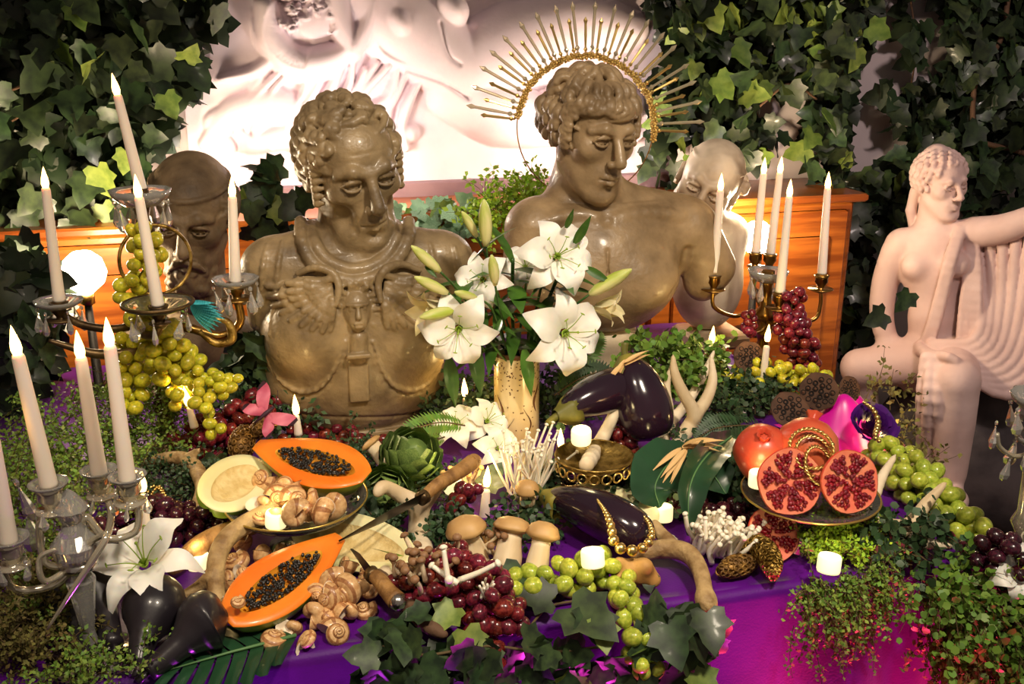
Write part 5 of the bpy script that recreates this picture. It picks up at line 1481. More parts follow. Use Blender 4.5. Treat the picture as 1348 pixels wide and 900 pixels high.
# ------------------------------------------------------------------ cut fruit
def half_fruit(name, label, cat, center, axis, normal, L, Wd, D, prof, mats, cav=(0.62, 0.5, 0.35), cavc=0.06, seeds=0, group=None):
    """Half a long fruit: axis = from stem end to blossom end, normal = where the cut face looks."""
    ax = np.asarray(axis, float); ax /= np.linalg.norm(ax)
    nz = np.asarray(normal, float); nz -= ax * (nz @ ax); nz /= np.linalg.norm(nz)
    T = np.eye(4); T[:3, :3] = np.stack([ax, np.cross(nz, ax), nz], 1)
    t = thing(name, label, cat, center, group=group)
    N = 44
    th = np.arange(N) / N * 2 * math.pi
    def outline(k):                          # closed loop of the cut, scaled
        x = -np.cos(th) * L / 2 * k
        w = np.array([prof((a / k / L + 0.5)) for a in x]) * Wd * k
        return np.stack([x, np.sign(np.sin(th)) * w, np.zeros(N)], 1)
    def strip(loops):
        V = np.concatenate(loops); F = []
        for i in range(len(loops) - 1):
            for j in range(N):
                k = (j + 1) % N
                F.append((i * N + j, i * N + k, (i + 1) * N + k, (i + 1) * N + j))
        return V, F
    O = outline(1.0)
    # rounded skin under the cut
    loops = []
    for f in np.linspace(0, 1, 9):
        c, s_ = math.cos(f * math.pi / 2), math.sin(f * math.pi / 2)
        lp = O.copy(); lp[:, 1] *= c; lp[:, 0] *= (1 - 0.02 * s_) * max(c, 0.0) ** 0.18 if f < 1 else 0.78
        wl = np.array([prof(a / L + 0.5) for a in O[:, 0]])
        lp[:, 2] = -D * s_ * (0.35 + 0.65 * wl) * np.clip(wl * 2.5, 0, 1)
        loops.append(lp)
    V, F = strip(loops); part('skin', (V, [f[::-1] for f in F] + [tuple(range(len(V) - N, len(V)))]), mats[0], t, T=T)
    C = outline(1.0); cav_l = []
    ca, cb, cd = cav
    def cav_loop(k, z):
        lp = np.stack([-np.cos(th) * L / 2 * ca * k + cavc * L, np.sin(th) * Wd * cb * k * np.array([0.55 + 0.45 * prof(np.clip(-math.cos(a) * ca / 2 * k + 0.5 + cavc, 0.02, 0.98)) for a in th]), np.full(N, z)], 1)
        return lp
    e = O.copy(); e[:, :2] *= 0.985; e[:, 2] = 0.0025
    V, F = strip([O, e, (e + cav_loop(1.0, 0.001)) / 2 + (0, 0, 0.001), cav_loop(1.0, 0.0)])
    part('flesh', (V, F), mats[1], t, T=T)
    V, F = strip([cav_loop(1.0, 0.0), cav_loop(0.9, -D * cd * 0.55), cav_loop(0.6, -D * cd * 0.9), cav_loop(0.2, -D * cd)])
    part('seed_hollow', (V, F + [tuple(range(3 * N, 4 * N))]), mats[2], t, T=T)
    if seeds:
        hr = np.random.default_rng(seeds); mb = MB(); sd = ball((0, 0, 0), (0.0031, 0.0026, 0.0026), 7, 5)
        for i in range(seeds):
            k = math.sqrt(hr.random()) * 0.92; a = hr.random() * 2 * math.pi
            x = -math.cos(a) * L / 2 * ca * k * 0.97 + cavc * L
            y = math.sin(a) * Wd * cb * k * (0.55 + 0.45 * prof(np.clip(x / L + 0.5, 0.02, 0.98)))
            z = -D * cd * (1 - k ** 3) * 0.6 + 0.002 + hr.random() * 0.005
            mb.add(sd, TM((x, y, z), hr.uniform(0, 3, 3), hr.uniform(0.85, 1.25)))
        part('seeds', mb, mats[3], t, T=T, kind='stuff', label='glossy black seeds')
    return t
def pear(t):
    t = min(max(t, 0.0), 1.0)
    return math.sin(math.pi * (0.03 + 0.94 * t ** 1.25)) ** 0.62 * (0.80 + 0.20 * t)
def oval(t):
    t = min(max(t, 0.0), 1.0)
    return math.sqrt(max(0.0, 1 - (2 * t - 1) ** 2)) ** 0.9
PM = ('papaya_skin', 'papaya_flesh', 'papaya_inner', 'papaya_seed'); MM = ('melon_skin', 'melon_flesh', 'melon_pith')
a, b = PZ(333, 584, .905), PZ(487, 628, .885)
half_fruit('papaya_half', 'cut papaya half with black seeds resting on the glass bowl rim', 'papaya', (a + b) / 2, b - a, (0.04, -0.42, 0.9), 0.232, 0.062, 0.062, pear, PM, (0.70, 0.46, 0.32), 0.04, 300, 'papaya halves')
a, b = PZ(446, 708, .83), PZ(302, 815, .80)
half_fruit('papaya_half', 'cut papaya half with black seeds lying on the snail shells', 'papaya', (a + b) / 2, b - a, (0.06, -0.40, 0.9), 0.238, 0.058, 0.058, pear, PM, (0.70, 0.46, 0.32), 0.04, 300, 'papaya halves')
a, b = PZ(352, 602, .875), PZ(264, 672, .86)
half_fruit('melon_half', 'pale melon half with stringy pith propped in the glass bowl', 'melon', (a + b) / 2, b - a, (0.15, -0.6, 0.78), 0.16, 0.052, 0.05, oval, MM, (0.74, 0.58, 0.2), 0.0, 0, 'pale melon halves')
a, b = PZ(385, 690, .80), PZ(545, 735, .79)
half_fruit('melon_half', 'long pale melon half lying under the knife blade', 'melon', (a + b) / 2, b - a, (0.0, -0.6, 0.8), 0.235, 0.052, 0.04, oval, MM, (0.80, 0.58, 0.15), 0.03, 0, 'pale melon halves')
a, b = PZ(738, 655, .80), PZ(862, 682, .79)
half_fruit('melon_half', 'pale melon slice showing behind the beaded aubergine', 'melon', (a + b) / 2, b - a, (0.0, -0.5, 0.85), 0.19, 0.05, 0.04, oval, MM, (0.72, 0.5, 0.2), 0.0, 0, 'pale melon halves')

# glass bowl and stands
def glass_dish(label, c, R, zr, name='glass_bowl', m='dish_glass', scal=0.0, flat=False, cat='bowl'):
    H = zr - TZ - 0.004
    t = thing(name, label, cat, (c[0], c[1], TZ + 0.004))
    w = (lambda a, tt: 1 + scal * math.cos(a * 18) * tt) if scal else None
    d = 0.25 if flat else 0.5
    part('dish', lathe([(0.008, H * (1 - d)), (R * 0.5, H * (1 - d) + 0.004), (R * 0.85, H * (1 - 0.4 * d)), (R, H), (R * 0.985, H + 0.002), (R * 0.83, H * (1 - 0.35 * d)), (R * 0.48, H * (1 - d) + 0.010), (0, H * (1 - d) + 0.008)], 54, wob=w, cap=False), m, t)
    part('foot', lathe([(R * 0.42, 0), (R * 0.42, 0.005), (0.018, 0.012), (0.011, H * (1 - d) * 0.5), (0.016, H * (1 - d) - 0.002)], 30), m, t)
    part('rim', ring(R * 0.992, 0.0018, 54, 6), 'dish_gold_rim' if m == 'dish_glass' else m, t, loc=(0, 0, H + 0.001))
    return t
glass_dish('clear glass bowl heaped with snail shells under the papaya', PZ(390, 655, .845), 0.122, 0.845)
glass_dish('clear glass cake stand carrying the pomegranates', PZ(1066, 652, .845), 0.117, 0.85, 'glass_cake_stand', flat=True, scal=0.012, cat='cake stand')
t = glass_dish('ornate golden stand under the aubergines', PZ(782, 605, .86), 0.072, 0.868, 'golden_stand', 'gold_old', 0.05, True, 'stand')
for i in range(20):
    a = i / 20 * 2 * math.pi
    part('fringe_loop', ring(0.009, 0.0018, 12, 5), 'gold', t, T=TF((0.07 * math.cos(a), 0.07 * math.sin(a), 0.098), (math.cos(a), math.sin(a), 0)))

# snail shells
def shell_mesh(turns=3.1, grow=0.2, n=70, m=14, drop=1.0):
    V = []; F = []
    for i in range(n):
        t = i / (n - 1); a = turns * 2 * math.pi * t
        g = math.exp(grow * (a - turns * 2 * math.pi))
        R = 0.47 * g; r = 0.52 * g + 0.01
        c = np.array([R * math.cos(a), R * math.sin(a), 0.80 * (1 - g) * drop])
        er = np.array([math.cos(a), math.sin(a), 0]); ez = np.array([0, 0, 1.0])
        for j in range(m):
            b = j / m * 2 * math.pi
            V.append(c + r * (math.cos(b) * er + 0.98 * math.sin(b) * ez) * (1 + 0.02 * math.cos(a * 9)))
    for i in range(n - 1):
        for j in range(m):
            k = (j + 1) % m
            F.append((i * m + j, i * m + k, (i + 1) * m + k, (i + 1) * m + j))
    V = np.array(V); V[:, 2] -= V[:, 2].mean(); V /= np.abs(V[:, :2]).max()
    F.append(tuple(range(m)))
    # pale lip and dark mouth
    e = V[-m:] - V[-m:].mean(0); lipc = V[-m:].mean(0)
    lv = np.concatenate([lipc + e * 1.1, lipc + e * 0.86, lipc + e * 0.5 + (V[-2 * m:-m].mean(0) - lipc) * 2])
    lf = [(i * m + j, i * m + (j + 1) % m, (i + 1) * m + (j + 1) % m, (i + 1) * m + j) for i in range(2) for j in range(m)] + [tuple(2 * m + j for j in range(m))]
    me = mesh_any('spiral', V, F)
    setmat(me, 'shell_tan'); me.materials.append(MATS['shell_band'])
    for i, pl in enumerate(me.polygons):
        if i < (n - 1) * m and ((i % m) in (1, 4) or (i // m) % 11 == 0): pl.material_index = 1
    return me, mesh_any('lip', lv, lf)
SH = [shell_mesh(3.2, 0.115, drop=1.0), shell_mesh(3.0, 0.13, drop=0.7), shell_mesh(3.4, 0.105, drop=1.25)]
def shell(u, v, z, s, rot, label, group):
    k = int(rng.integers(3)); p = PZ(u, v, z)
    t = thing('snail_shell', label, 'snail shell', p, rot, group, s)
    part('spiral', SH[k][0], 'shell_tan', t); part('lip', SH[k][1], 'shell_lip', t)
def shell_rot():
    return (R_(50) + rng.normal(0, 0.6), rng.normal(0, 0.6), rng.uniform(0, 6.28))
IN = 'tan banded snail shell in the glass bowl '
for (u, v, z, s, w) in ((343, 630, .865, 21, 'touching the melon pith'), (376, 638, .875, 21, 'highest in the heap below the papaya'), (348, 660, .86, 20, 'between the antler tip and the melon'), (366, 655, .865, 18, 'just above the tealight'),
                        (392, 656, .865, 20, 'pressed under the papaya skin'), (414, 652, .865, 19, 'next to the rim under the papaya'), (440, 660, .86, 22, 'at the rim below the papaya blossom end'), (388, 678, .855, 20, 'directly beside the tealight'),
                        (415, 674, .855, 20, 'next to the one at the rim'), (408, 664, .85, 18, 'in the middle of the heap'), (362, 675, .85, 17, 'half behind the tealight'), (340, 680, .85, 16, 'at the antler tip')):
    shell(u, v, z, s * 0.00138, shell_rot(), IN + w, 'snail shells in the glass bowl')
for (u, v, s, w) in ((318, 716, 17, 'just under the glass bowl'), (342, 728, 19, 'with upright stripes below the glass bowl'), (372, 722, 17, 'touching the papaya edge under the bowl'), (305, 736, 18, 'leaning on the inside of the curved antler'), (298, 762, 20, 'largest inside the antler curve'),
                     (322, 752, 16, 'touching the papaya edge beside the antler'), (302, 790, 17, 'between antler foot and papaya tip'), (286, 742, 15, 'hidden behind the curved antler')):
    shell(u, v, 0.785, s * 0.00135, shell_rot(), 'tan snail shell ' + w, 'snail shells by the curved antler')
for (u, v, s, dz, w) in ((452, 742, 19, 3, 'beside the stem end of the papaya'), (436, 764, 20, 3, 'against the papaya skin in the heap'), (452, 784, 22, 3, 'largest on top of the heap on the cloth'), (472, 768, 19, 2, 'below the horn knife handle'), (418, 782, 20, 3, 'lower against the papaya skin in the heap'),
                         (412, 804, 21, 1, 'at the foot of the heap by the papaya'), (434, 806, 20, 1, 'at the foot of the heap over bare cloth'), (444, 832, 20, 0, 'lying apart on bare purple cloth'), (402, 842, 19, 0, 'lying on the cloth next to the split leaf'), (360, 836, 21, 0, 'lying on the split leaf'), (386, 822, 18, 0, 'touching the split leaf and the papaya'),
                         (462, 798, 19, 1, 'at the outer edge of the heap'), (484, 776, 17, 1, 'touching the twisted stick'), (480, 752, 17, 1, 'tucked under the horn knife'), (428, 790, 18, 3, 'in the middle of the heap on the cloth'), (478, 800, 15, 0, 'smallest at the outer edge of the heap')):
    shell(u, v, TZ + 0.02 + 0.009 * dz, s * 0.00132, shell_rot(), 'tan banded snail shell ' + w, 'snail shells spilled on the cloth')
shell(312, 790, 0.83, 0.014, (0.4, 0.2, 0), 'small brown snail shell perched on the papaya tip', 'snail shell on the papaya')

# ------------------------------------------------------------------ pomegranates
def pom_whole(label, c, r, tilt):
    t = thing('pomegranate', label, 'pomegranate', c, tilt, 'whole pomegranates')
    part('fruit', lathe([(0, -0.97 * r), (0.5 * r, -0.86 * r), (0.86 * r, -0.5 * r), (r, 0.0), (0.88 * r, 0.48 * r), (0.55 * r, 0.82 * r), (0.22 * r, 0.95 * r), (0, 0.96 * r)], 28, cap=False, wob=lambda a, t: 1 + 0.02 * math.cos(5 * a) + 0.01 * math.cos(3 * a + 1)), 'pom_skin', t)
    part('crown', lathe([(0.2 * r, 0.92 * r), (0.17 * r, 1.02 * r), (0.26 * r, 1.2 * r), (0.23 * r, 1.19 * r), (0.12 * r, 1.0 * r)], 24, cap=False, wob=lambda a, t: 1 + 0.25 * math.cos(6 * a) * t), 'pom_skin', t)
def pom_half(label, c, r, face, roll=0.0, seed=1):
    t = thing('pomegranate_half', label, 'pomegranate', c, group='cut pomegranates')
    T = TF((0, 0, 0), face) @ Rz(roll)
    w = lambda a, tt: 1 + 0.02 * math.cos(5 * a)
    part('rind', lathe([(0, -0.9 * r), (0.45 * r, -0.8 * r), (0.8 * r, -0.5 * r), (0.97 * r, -0.12 * r), (r, 0.0), (0.97 * r, 0.025 * r)], 30, cap=False, wob=w), 'pom_skin', t, T=T)
    part('flesh', lathe([(0.97 * r, 0.025 * r), (0.82 * r, 0.0), (0.5 * r, -0.05 * r), (0, -0.05 * r)], 30, cap=False, wob=w), 'pom_flesh', t, T=T)
    hr = np.random.default_rng(seed); mb = MB(); S = []
    ar = ball((0, 0, 0), (0.0052, 0.0038, 0.0036), 6, 4)
    for _ in range(2600):
        a = hr.random() * 2 * math.pi; k = math.sqrt(hr.random()) * 0.84 * r
        sec = (a * 6 / (2 * math.pi)) % 1.0
        wdt = 0.40 + 0.28 * (k / r)
        if abs(sec - 0.5) * 2 > min(0.80, wdt + 0.12) or k < 0.14 * r: continue
        p = np.array([k * math.cos(a), k * math.sin(a), hr.uniform(-0.02, 0.03) * r])
        if S and (np.linalg.norm(np.array(S) - p, axis=1) < 0.0054).any(): continue
        S.append(p); mb.add(ar, TM(p, (hr.normal(0, 0.4), hr.normal(0, 0.4), a + hr.normal(0, 0.5)), hr.uniform(0.85, 1.2)))
    part('arils', mb, 'pom_aril', t, T=T, kind='stuff', label='dark red juicy arils')
pom_whole('whole red pomegranate next to the dark fern on the cake stand', PZ(1004, 596, .90), 0.052, (0.5, -0.3, 0))
pom_whole('whole pomegranate wearing the golden bracelets on the cake stand', PZ(1062, 590, .915), 0.056, (-0.5, 0.5, 0))
pom_half('cut pomegranate half facing out beside the tealight on the cake stand', PZ(1040, 634, .90), 0.056, (-0.12, -0.9, 0.38), 0.2, 1)
pom_half('cut pomegranate half next to the short candle on the cake stand', PZ(1119, 634, .90), 0.053, (0.0, -0.92, 0.36), 0.5, 2)
pom_half('cut pomegranate half standing on the cloth under the cake stand', PZ(1018, 703, .80), 0.047, (-0.05, -0.85, 0.5), 0.9, 3)

# ------------------------------------------------------------------ aubergines and gourds
def lathe_curve(P, R, n=24):
    return tube(catmull(P, 8), R, n)
def aubergine(label, a, b, R, stem=True):
    a = np.asarray(a, float); b = np.asarray(b, float); d = b - a
    t = thing('aubergine', label, 'aubergine', (a + b) / 2, group='glossy aubergines')
    prof = np.array([0.02, 0.34, 0.52, 0.68, 0.84, 0.96, 1.0, 0.98, 0.9, 0.74, 0.45, 0.03]) * R
    mid = (a + b) / 2 + np.array([0, 0, 0.06]) * np.linalg.norm(d)
    P = catmull([a, (a + mid) / 2 + (0, 0, 0.004), mid, (b + mid) / 2 + (0, 0, 0.004), b], 6)
    tt = np.linspace(0, 1, len(P)); e = np.array([0, 0.02, 0.08, 0.18, 0.32, 0.48, 0.62, 0.75, 0.86, 0.94, 0.985, 1.0])
    part('fruit', tube(P, np.interp(tt, e, prof), 28), 'aubergine', t, world=True)
    T = TF(a - (a + b) / 2, d)
    part('calyx', lathe([(0.012, -0.012), (0.4 * R, 0.0), (0.62 * R, 0.014), (0.74 * R, 0.032), (0.66 * R, 0.030), (0.3 * R, 0.012)], 30, cap=False, wob=lambda a_, q: 1 + 0.16 * math.cos(5 * a_) * q), 'aubergine_calyx', t, T=T)
    part('stalk', tube(catmull([(0, 0, 0), (0.002, 0.002, -0.018), (0.008, 0.004, -0.034)], 4), [0.009, 0.007, 0.008], 9), 'aubergine_calyx', t, T=T)
aubergine('aubergine lying on the golden stand with its calyx by the tealight', PZ(738, 545, .91), PZ(836, 508, .93), 0.043)
aubergine('big upright aubergine leaning over the golden stand', PZ(824, 474, .985), PZ(858, 580, .835), 0.058)
aubergine('long dark aubergine draped with the golden bead necklace', PZ(722, 655, .815), PZ(856, 715, .80), 0.042)
def gourd(label, P, R):
    P = catmull(P, 8); c = P[0]
    t = thing('black_gourd', label, 'gourd', c, group='black gourds')
    part('fruit', tube(P, R, 24), 'gourd_black', t, world=True)
    q = P[-1] - c; d = (P[-1] - P[-3]); d /= np.linalg.norm(d)
    part('stalk', tube([q - d * 0.004, q + d * 0.008, q + d * 0.018], [0.006, 0.005, 0.007], 8), 'gourd_black', t)
GR = [0.004, 0.030, 0.042, 0.046, 0.042, 0.030, 0.021, 0.018, 0.016, 0.014]
gourd('black gourd beside the papaya with its neck at the split leaf', [Z(300, 808, .81), Z(272, 818, .805), Z(238, 848, .79), Z(195, 885, .77)], GR)
gourd('black gourd directly under the single lily', [Z(215, 770, .80), Z(203, 800, .805), Z(190, 838, .79), Z(182, 875, .77)], GR)
gourd('black gourd leaning on the glass candelabrum stem', [Z(105, 740, .82), Z(118, 765, .82), Z(136, 805, .80), Z(150, 850, .775)], GR)
gourd('black gourd half hidden by the brown moss', [Z(60, 790, .80), Z(80, 800, .80), Z(100, 828, .785), Z(112, 868, .77)], [r * 0.85 for r in GR])

# ------------------------------------------------------------------ artichokes
def bract_mesh():
    def fn(a, b):
        s = (b - 0.5) * 2; w = 0.5 * math.sin(math.pi * (0.12 + 0.88 * a) ** 0.9) ** 0.8 if a < 0.98 else 0.02
        return (w * s, 0.12 * math.sin(a * 2.4) - 0.10 * s * s * w, a)
    return mesh_any('bract', *grid(fn, 7, 5))
BRACT = bract_mesh()
def artichoke(label, c, r, axis):
    t = thing('artichoke', label, 'artichoke', c, group='green artichokes')
    B = TF((0, 0, 0), axis)
    part('core', lathe([(0, -0.75 * r), (0.5 * r, -0.6 * r), (0.74 * r, -0.2 * r), (0.72 * r, 0.25 * r), (0.4 * r, 0.65 * r), (0, 0.8 * r)], 16, cap=False), 'artichoke', t, T=B)
    part('stalk', tube([(0, 0, -0.8 * r), (0, 0.004, -1.25 * r)], 0.2 * r, 10), 'artichoke', t, T=B)
    for row in range(8):
        f = row / 7; n = 11 - int(f * 5)
        lat = -0.95 + 2.0 * f
        for i in range(n):
            a = (i + 0.5 * (row % 2)) / n * 2 * math.pi
            R = r * 0.84 * math.cos(lat * 0.72); z = r * 0.9 * math.sin(lat * 0.72) - 0.25 * r
            lean = -0.35 + 1.0 * max(0, lat + 0.2)
            T = B @ TM((R * math.sin(a), -R * math.cos(a), z), (0, 0, a)) @ TM((0, 0, 0), (-lean * 0.62 + 0.16, 0, 0)) @ TM(sc=(r * 0.74, -r * 0.75, r * 0.72))
            part('bract', BRACT, 'artichoke', t, T=T)
artichoke('green artichoke below the breastplate next to the fern', PZ(540, 604, .84), 0.056, (0.25, -0.5, 0.85))
artichoke('green artichoke lying under the knife', PZ(508, 652, .80), 0.05, (-0.2, -0.75, 0.55))

# ------------------------------------------------------------------ mushrooms
def king(label, a, b, rs, rc, capd=0.5, m='mush_cap', squat=0.5):
    a = np.asarray(a, float); b = np.asarray(b, float); d = b - a; L = np.linalg.norm(d)
    t = thing('king_mushroom', label, 'mushroom', a, group='thick-stemmed mushrooms')
    T = TF((0, 0, 0), d)
    part('stem', lathe([(0, 0), (rs * 0.8, 0.0), (rs * 1.1, L * 0.15), (rs * 1.05, L * 0.45), (rs * 0.85, L * 0.8), (rs * 0.9, L)], 18, wob=lambda q, s: 1 + 0.04 * math.cos(3 * q + s * 3)), 'mush_stem', t, T=T)
    h = rc * squat * 1.3
    part('cap', lathe([(rs * 0.7, L * 0.9), (rc * 0.8, L - h * 0.1), (rc, L + h * 0.05), (rc * 0.97, L + h * 0.25), (rc * 0.78, L + h * 0.7), (rc * 0.4, L + h * 0.95), (0, L + h)], 22, cap=False, wob=lambda q, s: 1 + 0.05 * math.cos(2 * q + 0.7) + 0.03 * math.cos(5 * q)), m, t, T=T)
king('pale-stemmed mushroom poking up at the foot of the armoured bust', PZ(522, 622, .80), PZ(489, 584, .855), 0.017, 0.021, squat=0.35)
king('broad brown-capped mushroom in front of the short taper', PZ(628, 748, .77), PZ(614, 700, .835), 0.021, 0.033, squat=0.62)
king('brown-capped mushroom with thick pale stem beside the ivy leaf', PZ(664, 758, .765), PZ(674, 696, .835), 0.022, 0.031, squat=0.5)
king('brown-capped mushroom leaning on the beaded aubergine', PZ(702, 768, .765), PZ(714, 706, .835), 0.018, 0.027, squat=0.7)
king('little round tan mushroom under the enoki', PZ(694, 664, .80), PZ(694, 646, .83), 0.013, 0.021, squat=0.75)
def cluster(name, label, base, n, fan, L, r, cap, ms, mc, seed, bend=0.15, up=(0, 0, 1), spread=0.02):
    hr = np.random.default_rng(seed)
    t = thing(name, label, 'mushrooms', base)
    up = np.asarray(up, float) / np.linalg.norm(up)
    for i in range(n):
        o = hr.normal(0, 1, 3) * spread * np.array([1, 1, 0.25])
        d = up + hr.normal(0, 1, 3) * fan * np.array([1, 0.6, 0.4]) + o * 6 * fan; d /= np.linalg.norm(d)
        l = L * hr.uniform(0.65, 1.1); side = hr.normal(0, 1, 3) * l * bend
        P = catmull([o, o + d * l * 0.5 + side * 0.4, o + d * l], 4)
        s = part('stem', tube(P, [r * 1.2, r, r * 0.85], 7), ms, t)
        if cap: part('cap', lathe([(r * 0.8, -cap * 0.25), (cap, 0.0), (cap * 0.92, cap * 0.35), (cap * 0.5, cap * 0.72), (0, cap * 0.8)], 10, cap=False), mc, s, T=TF(P[-1], P[-1] - P[-3]))
    return t
cluster('enoki_clump', 'tall fan of white enoki mushrooms before the vase', PZ(690, 652, .78), 54, 0.26, 0.125, 0.0024, 0.0042, 'mush_white', 'mush_white', 31, 0.06, (0.08, -0.1, 1), 0.014)
cluster('shimeji_cluster', 'brown shimeji mushroom cluster on the dark red grapes', PZ(558, 755, .82), 30, 0.5, 0.045, 0.0038, 0.0075, 'mush_stem', 'mush_brown', 32, 0.1, (-0.1, -0.3, 1), 0.022)
cluster('shimeji_cluster', 'small brown shimeji cluster between the thick-stemmed mushrooms', PZ(650, 725, .79), 14, 0.4, 0.05, 0.003, 0.0068, 'mush_stem', 'mush_brown', 33, 0.1, (0.1, -0.3, 1), 0.014)
cluster('white_mushroom_trio', 'few slim white mushrooms crossing over the dark red grapes', PZ(598, 768, .845), 4, 1.0, 0.062, 0.0042, 0.0065, 'mush_white', 'mush_white', 36, 0.05, (0.2, -0.3, 0.8), 0.008)
cluster('coral_mushroom', 'tiny white coral mushroom beside the dark red grapes', PZ(642, 784, .815), 9, 0.35, 0.030, 0.0022, 0, 'mush_white', None, 35, 0.05, (0, -0.2, 1), 0.006)
cluster('white_mushroom_cluster', 'dense white mushroom cluster beside the broad leaf', PZ(942, 722, .765), 95, 0.30, 0.068, 0.0042, 0.0050, 'mush_white', 'mush_white', 37, 0.16, (0.05, -0.35, 0.9), 0.017)
cluster('shimeji_cluster', 'cream mushroom tuft behind the white antler fork', PZ(605, 640, .79), 16, 0.4, 0.05, 0.0035, 0.006, 'mush_stem', 'mush_cap', 38, 0.1, (0, -0.2, 1), 0.015)
# ------------------------------------------------------------------ antlers, sticks and knives
def antler(label, branches, m, name='antler', h=0.0036, k=0.006, group='antlers on the table'):
    allp = np.concatenate([np.asarray(b[0], float) for b in branches])
    rm = max(max(b[1]) for b in branches) + 0.012
    F = Field(allp.min(0) - rm, allp.max(0) + rm, h); F.set()
    for P, R in branches:
        F.chain(catmull(P, 5), R, k)
    c = allp[0]
    o = solo(name, F.mesh(name, 1), m, label, 'antler', group)
    o.data.transform(Matrix.Translation(-Vector([float(x) for x in c]))); o.location = [float(x) for x in c]
    return o
Yz = PY
antler('forked white antler standing in front of the artichokes', [([Z(556, 735, .79), Yz(552, 700, 1.56), Yz(550, 668, 1.57), Yz(528, 652, 1.57), Yz(506, 640, 1.56), Yz(497, 648, 1.55)], [0.019, 0.018, 0.016, 0.012, 0.009, 0.008]),
    ([Yz(550, 672, 1.57), Yz(570, 648, 1.58), Yz(592, 622, 1.6)], [0.014, 0.011, 0.006]), ([Yz(552, 705, 1.56), Yz(530, 730, 1.53), Z(502, 762, .775)], [0.017, 0.015, 0.012])], 'antler_bone')
antler('upright white antler with two tines next to the big aubergine', [([Z(880, 600, .80), Yz(905, 565, 1.80), Yz(914, 545, 1.80), Yz(898, 515, 1.81), Yz(888, 490, 1.82), Yz(886, 468, 1.83)], [0.012, 0.015, 0.013, 0.011, 0.008, 0.003]),
    ([Yz(914, 548, 1.80), Yz(930, 525, 1.82), Yz(938, 500, 1.84), Yz(936, 470, 1.87)], [0.013, 0.011, 0.009, 0.004])], 'antler_bone')
antler('slanting white antler crossing behind the upright one', [([Z(868, 590, .82), Yz(885, 555, 1.88), Yz(908, 525, 1.9), Yz(928, 490, 1.93), Yz(940, 462, 1.95)], [0.011, 0.011, 0.010, 0.008, 0.003]), ([Yz(882, 540, 1.9), Yz(878, 505, 1.92), Yz(888, 470, 1.93)], [0.008, 0.007, 0.002])], 'antler_bone')
antler('tan antler curving over the purple cloth toward the table edge', [([Z(838, 728, .785), Z(875, 722, .79), Z(905, 728, .795), Z(922, 752, .79), Z(930, 792, .775)], [0.013, 0.014, 0.014, 0.012, 0.011]), ([Z(885, 718, .79), Z(868, 700, .80), Z(862, 688, .81)], [0.012, 0.009, 0.005]), ([Z(928, 786, .775), Z(932, 796, .77)], [0.015, 0.013])], 'antler_tan')
antler('tan curved antler arching between lily and papaya', [([Z(360, 668, .85), Z(322, 690, .84), Z(296, 712, .83), Z(284, 745, .81), Z(286, 800, .775)], [0.012, 0.014, 0.014, 0.013, 0.012]), ([Z(284, 752, .81), Z(262, 772, .79), Z(226, 790, .78)], [0.010, 0.008, 0.004])], 'antler_tan')
antler('thick ridged branch lying beneath the curved antler', [([Z(228, 748, .775), Z(260, 720, .785), Z(295, 702, .80), Z(340, 690, .81)], [0.012, 0.016, 0.016, 0.013])], 'knife_handle', 'ridged_branch', group='sticks on the table')
antler('bone-coloured antler poking out of green grapes at the table end', [([Z(1110, 670, .81), Z(1160, 690, .80), Z(1195, 692, .80), Z(1220, 662, .83), Z(1244, 636, .86)], [0.012, 0.013, 0.012, 0.009, 0.004]), ([Z(1192, 694, .80), Z(1212, 712, .79), Z(1250, 718, .785)], [0.012, 0.010, 0.005]), ([Z(1145, 672, .82), Z(1160, 630, .85), Z(1178, 600, .875)], [0.010, 0.008, 0.004])], 'antler_bone')
antler('grey-tan antler fork behind the dark grapes', [([Z(180, 612, .80), Z(225, 602, .82), Z(252, 610, .82), Z(268, 640, .81), Z(262, 668, .80)], [0.008, 0.011, 0.014, 0.014, 0.014]), ([Z(245, 605, .825), Z(262, 592, .85)], [0.010, 0.004])], 'antler_tan')
antler('short white antler stump propping the aubergines', [([Z(772, 612, .872), Yz(790, 582, 1.70), Yz(806, 550, 1.71), Yz(816, 522, 1.72)], [0.014, 0.013, 0.010, 0.005])], 'antler_bone')
antler('dark twisted stick beneath the dark red grapes', [([Z(498, 756, .785), Z(525, 785, .785), Z(560, 820, .78), Z(585, 835, .775)], [0.010, 0.012, 0.011, 0.006])], 'vine_bark', 'twisted_stick', group='sticks on the table')
antler('small wooden stick across the mushrooms', [([Z(560, 668, .845), Z(590, 640, .86), Z(622, 616, .87)], [0.010, 0.011, 0.014])], 'knife_handle', 'wooden_stick', group='sticks on the table') if False else None

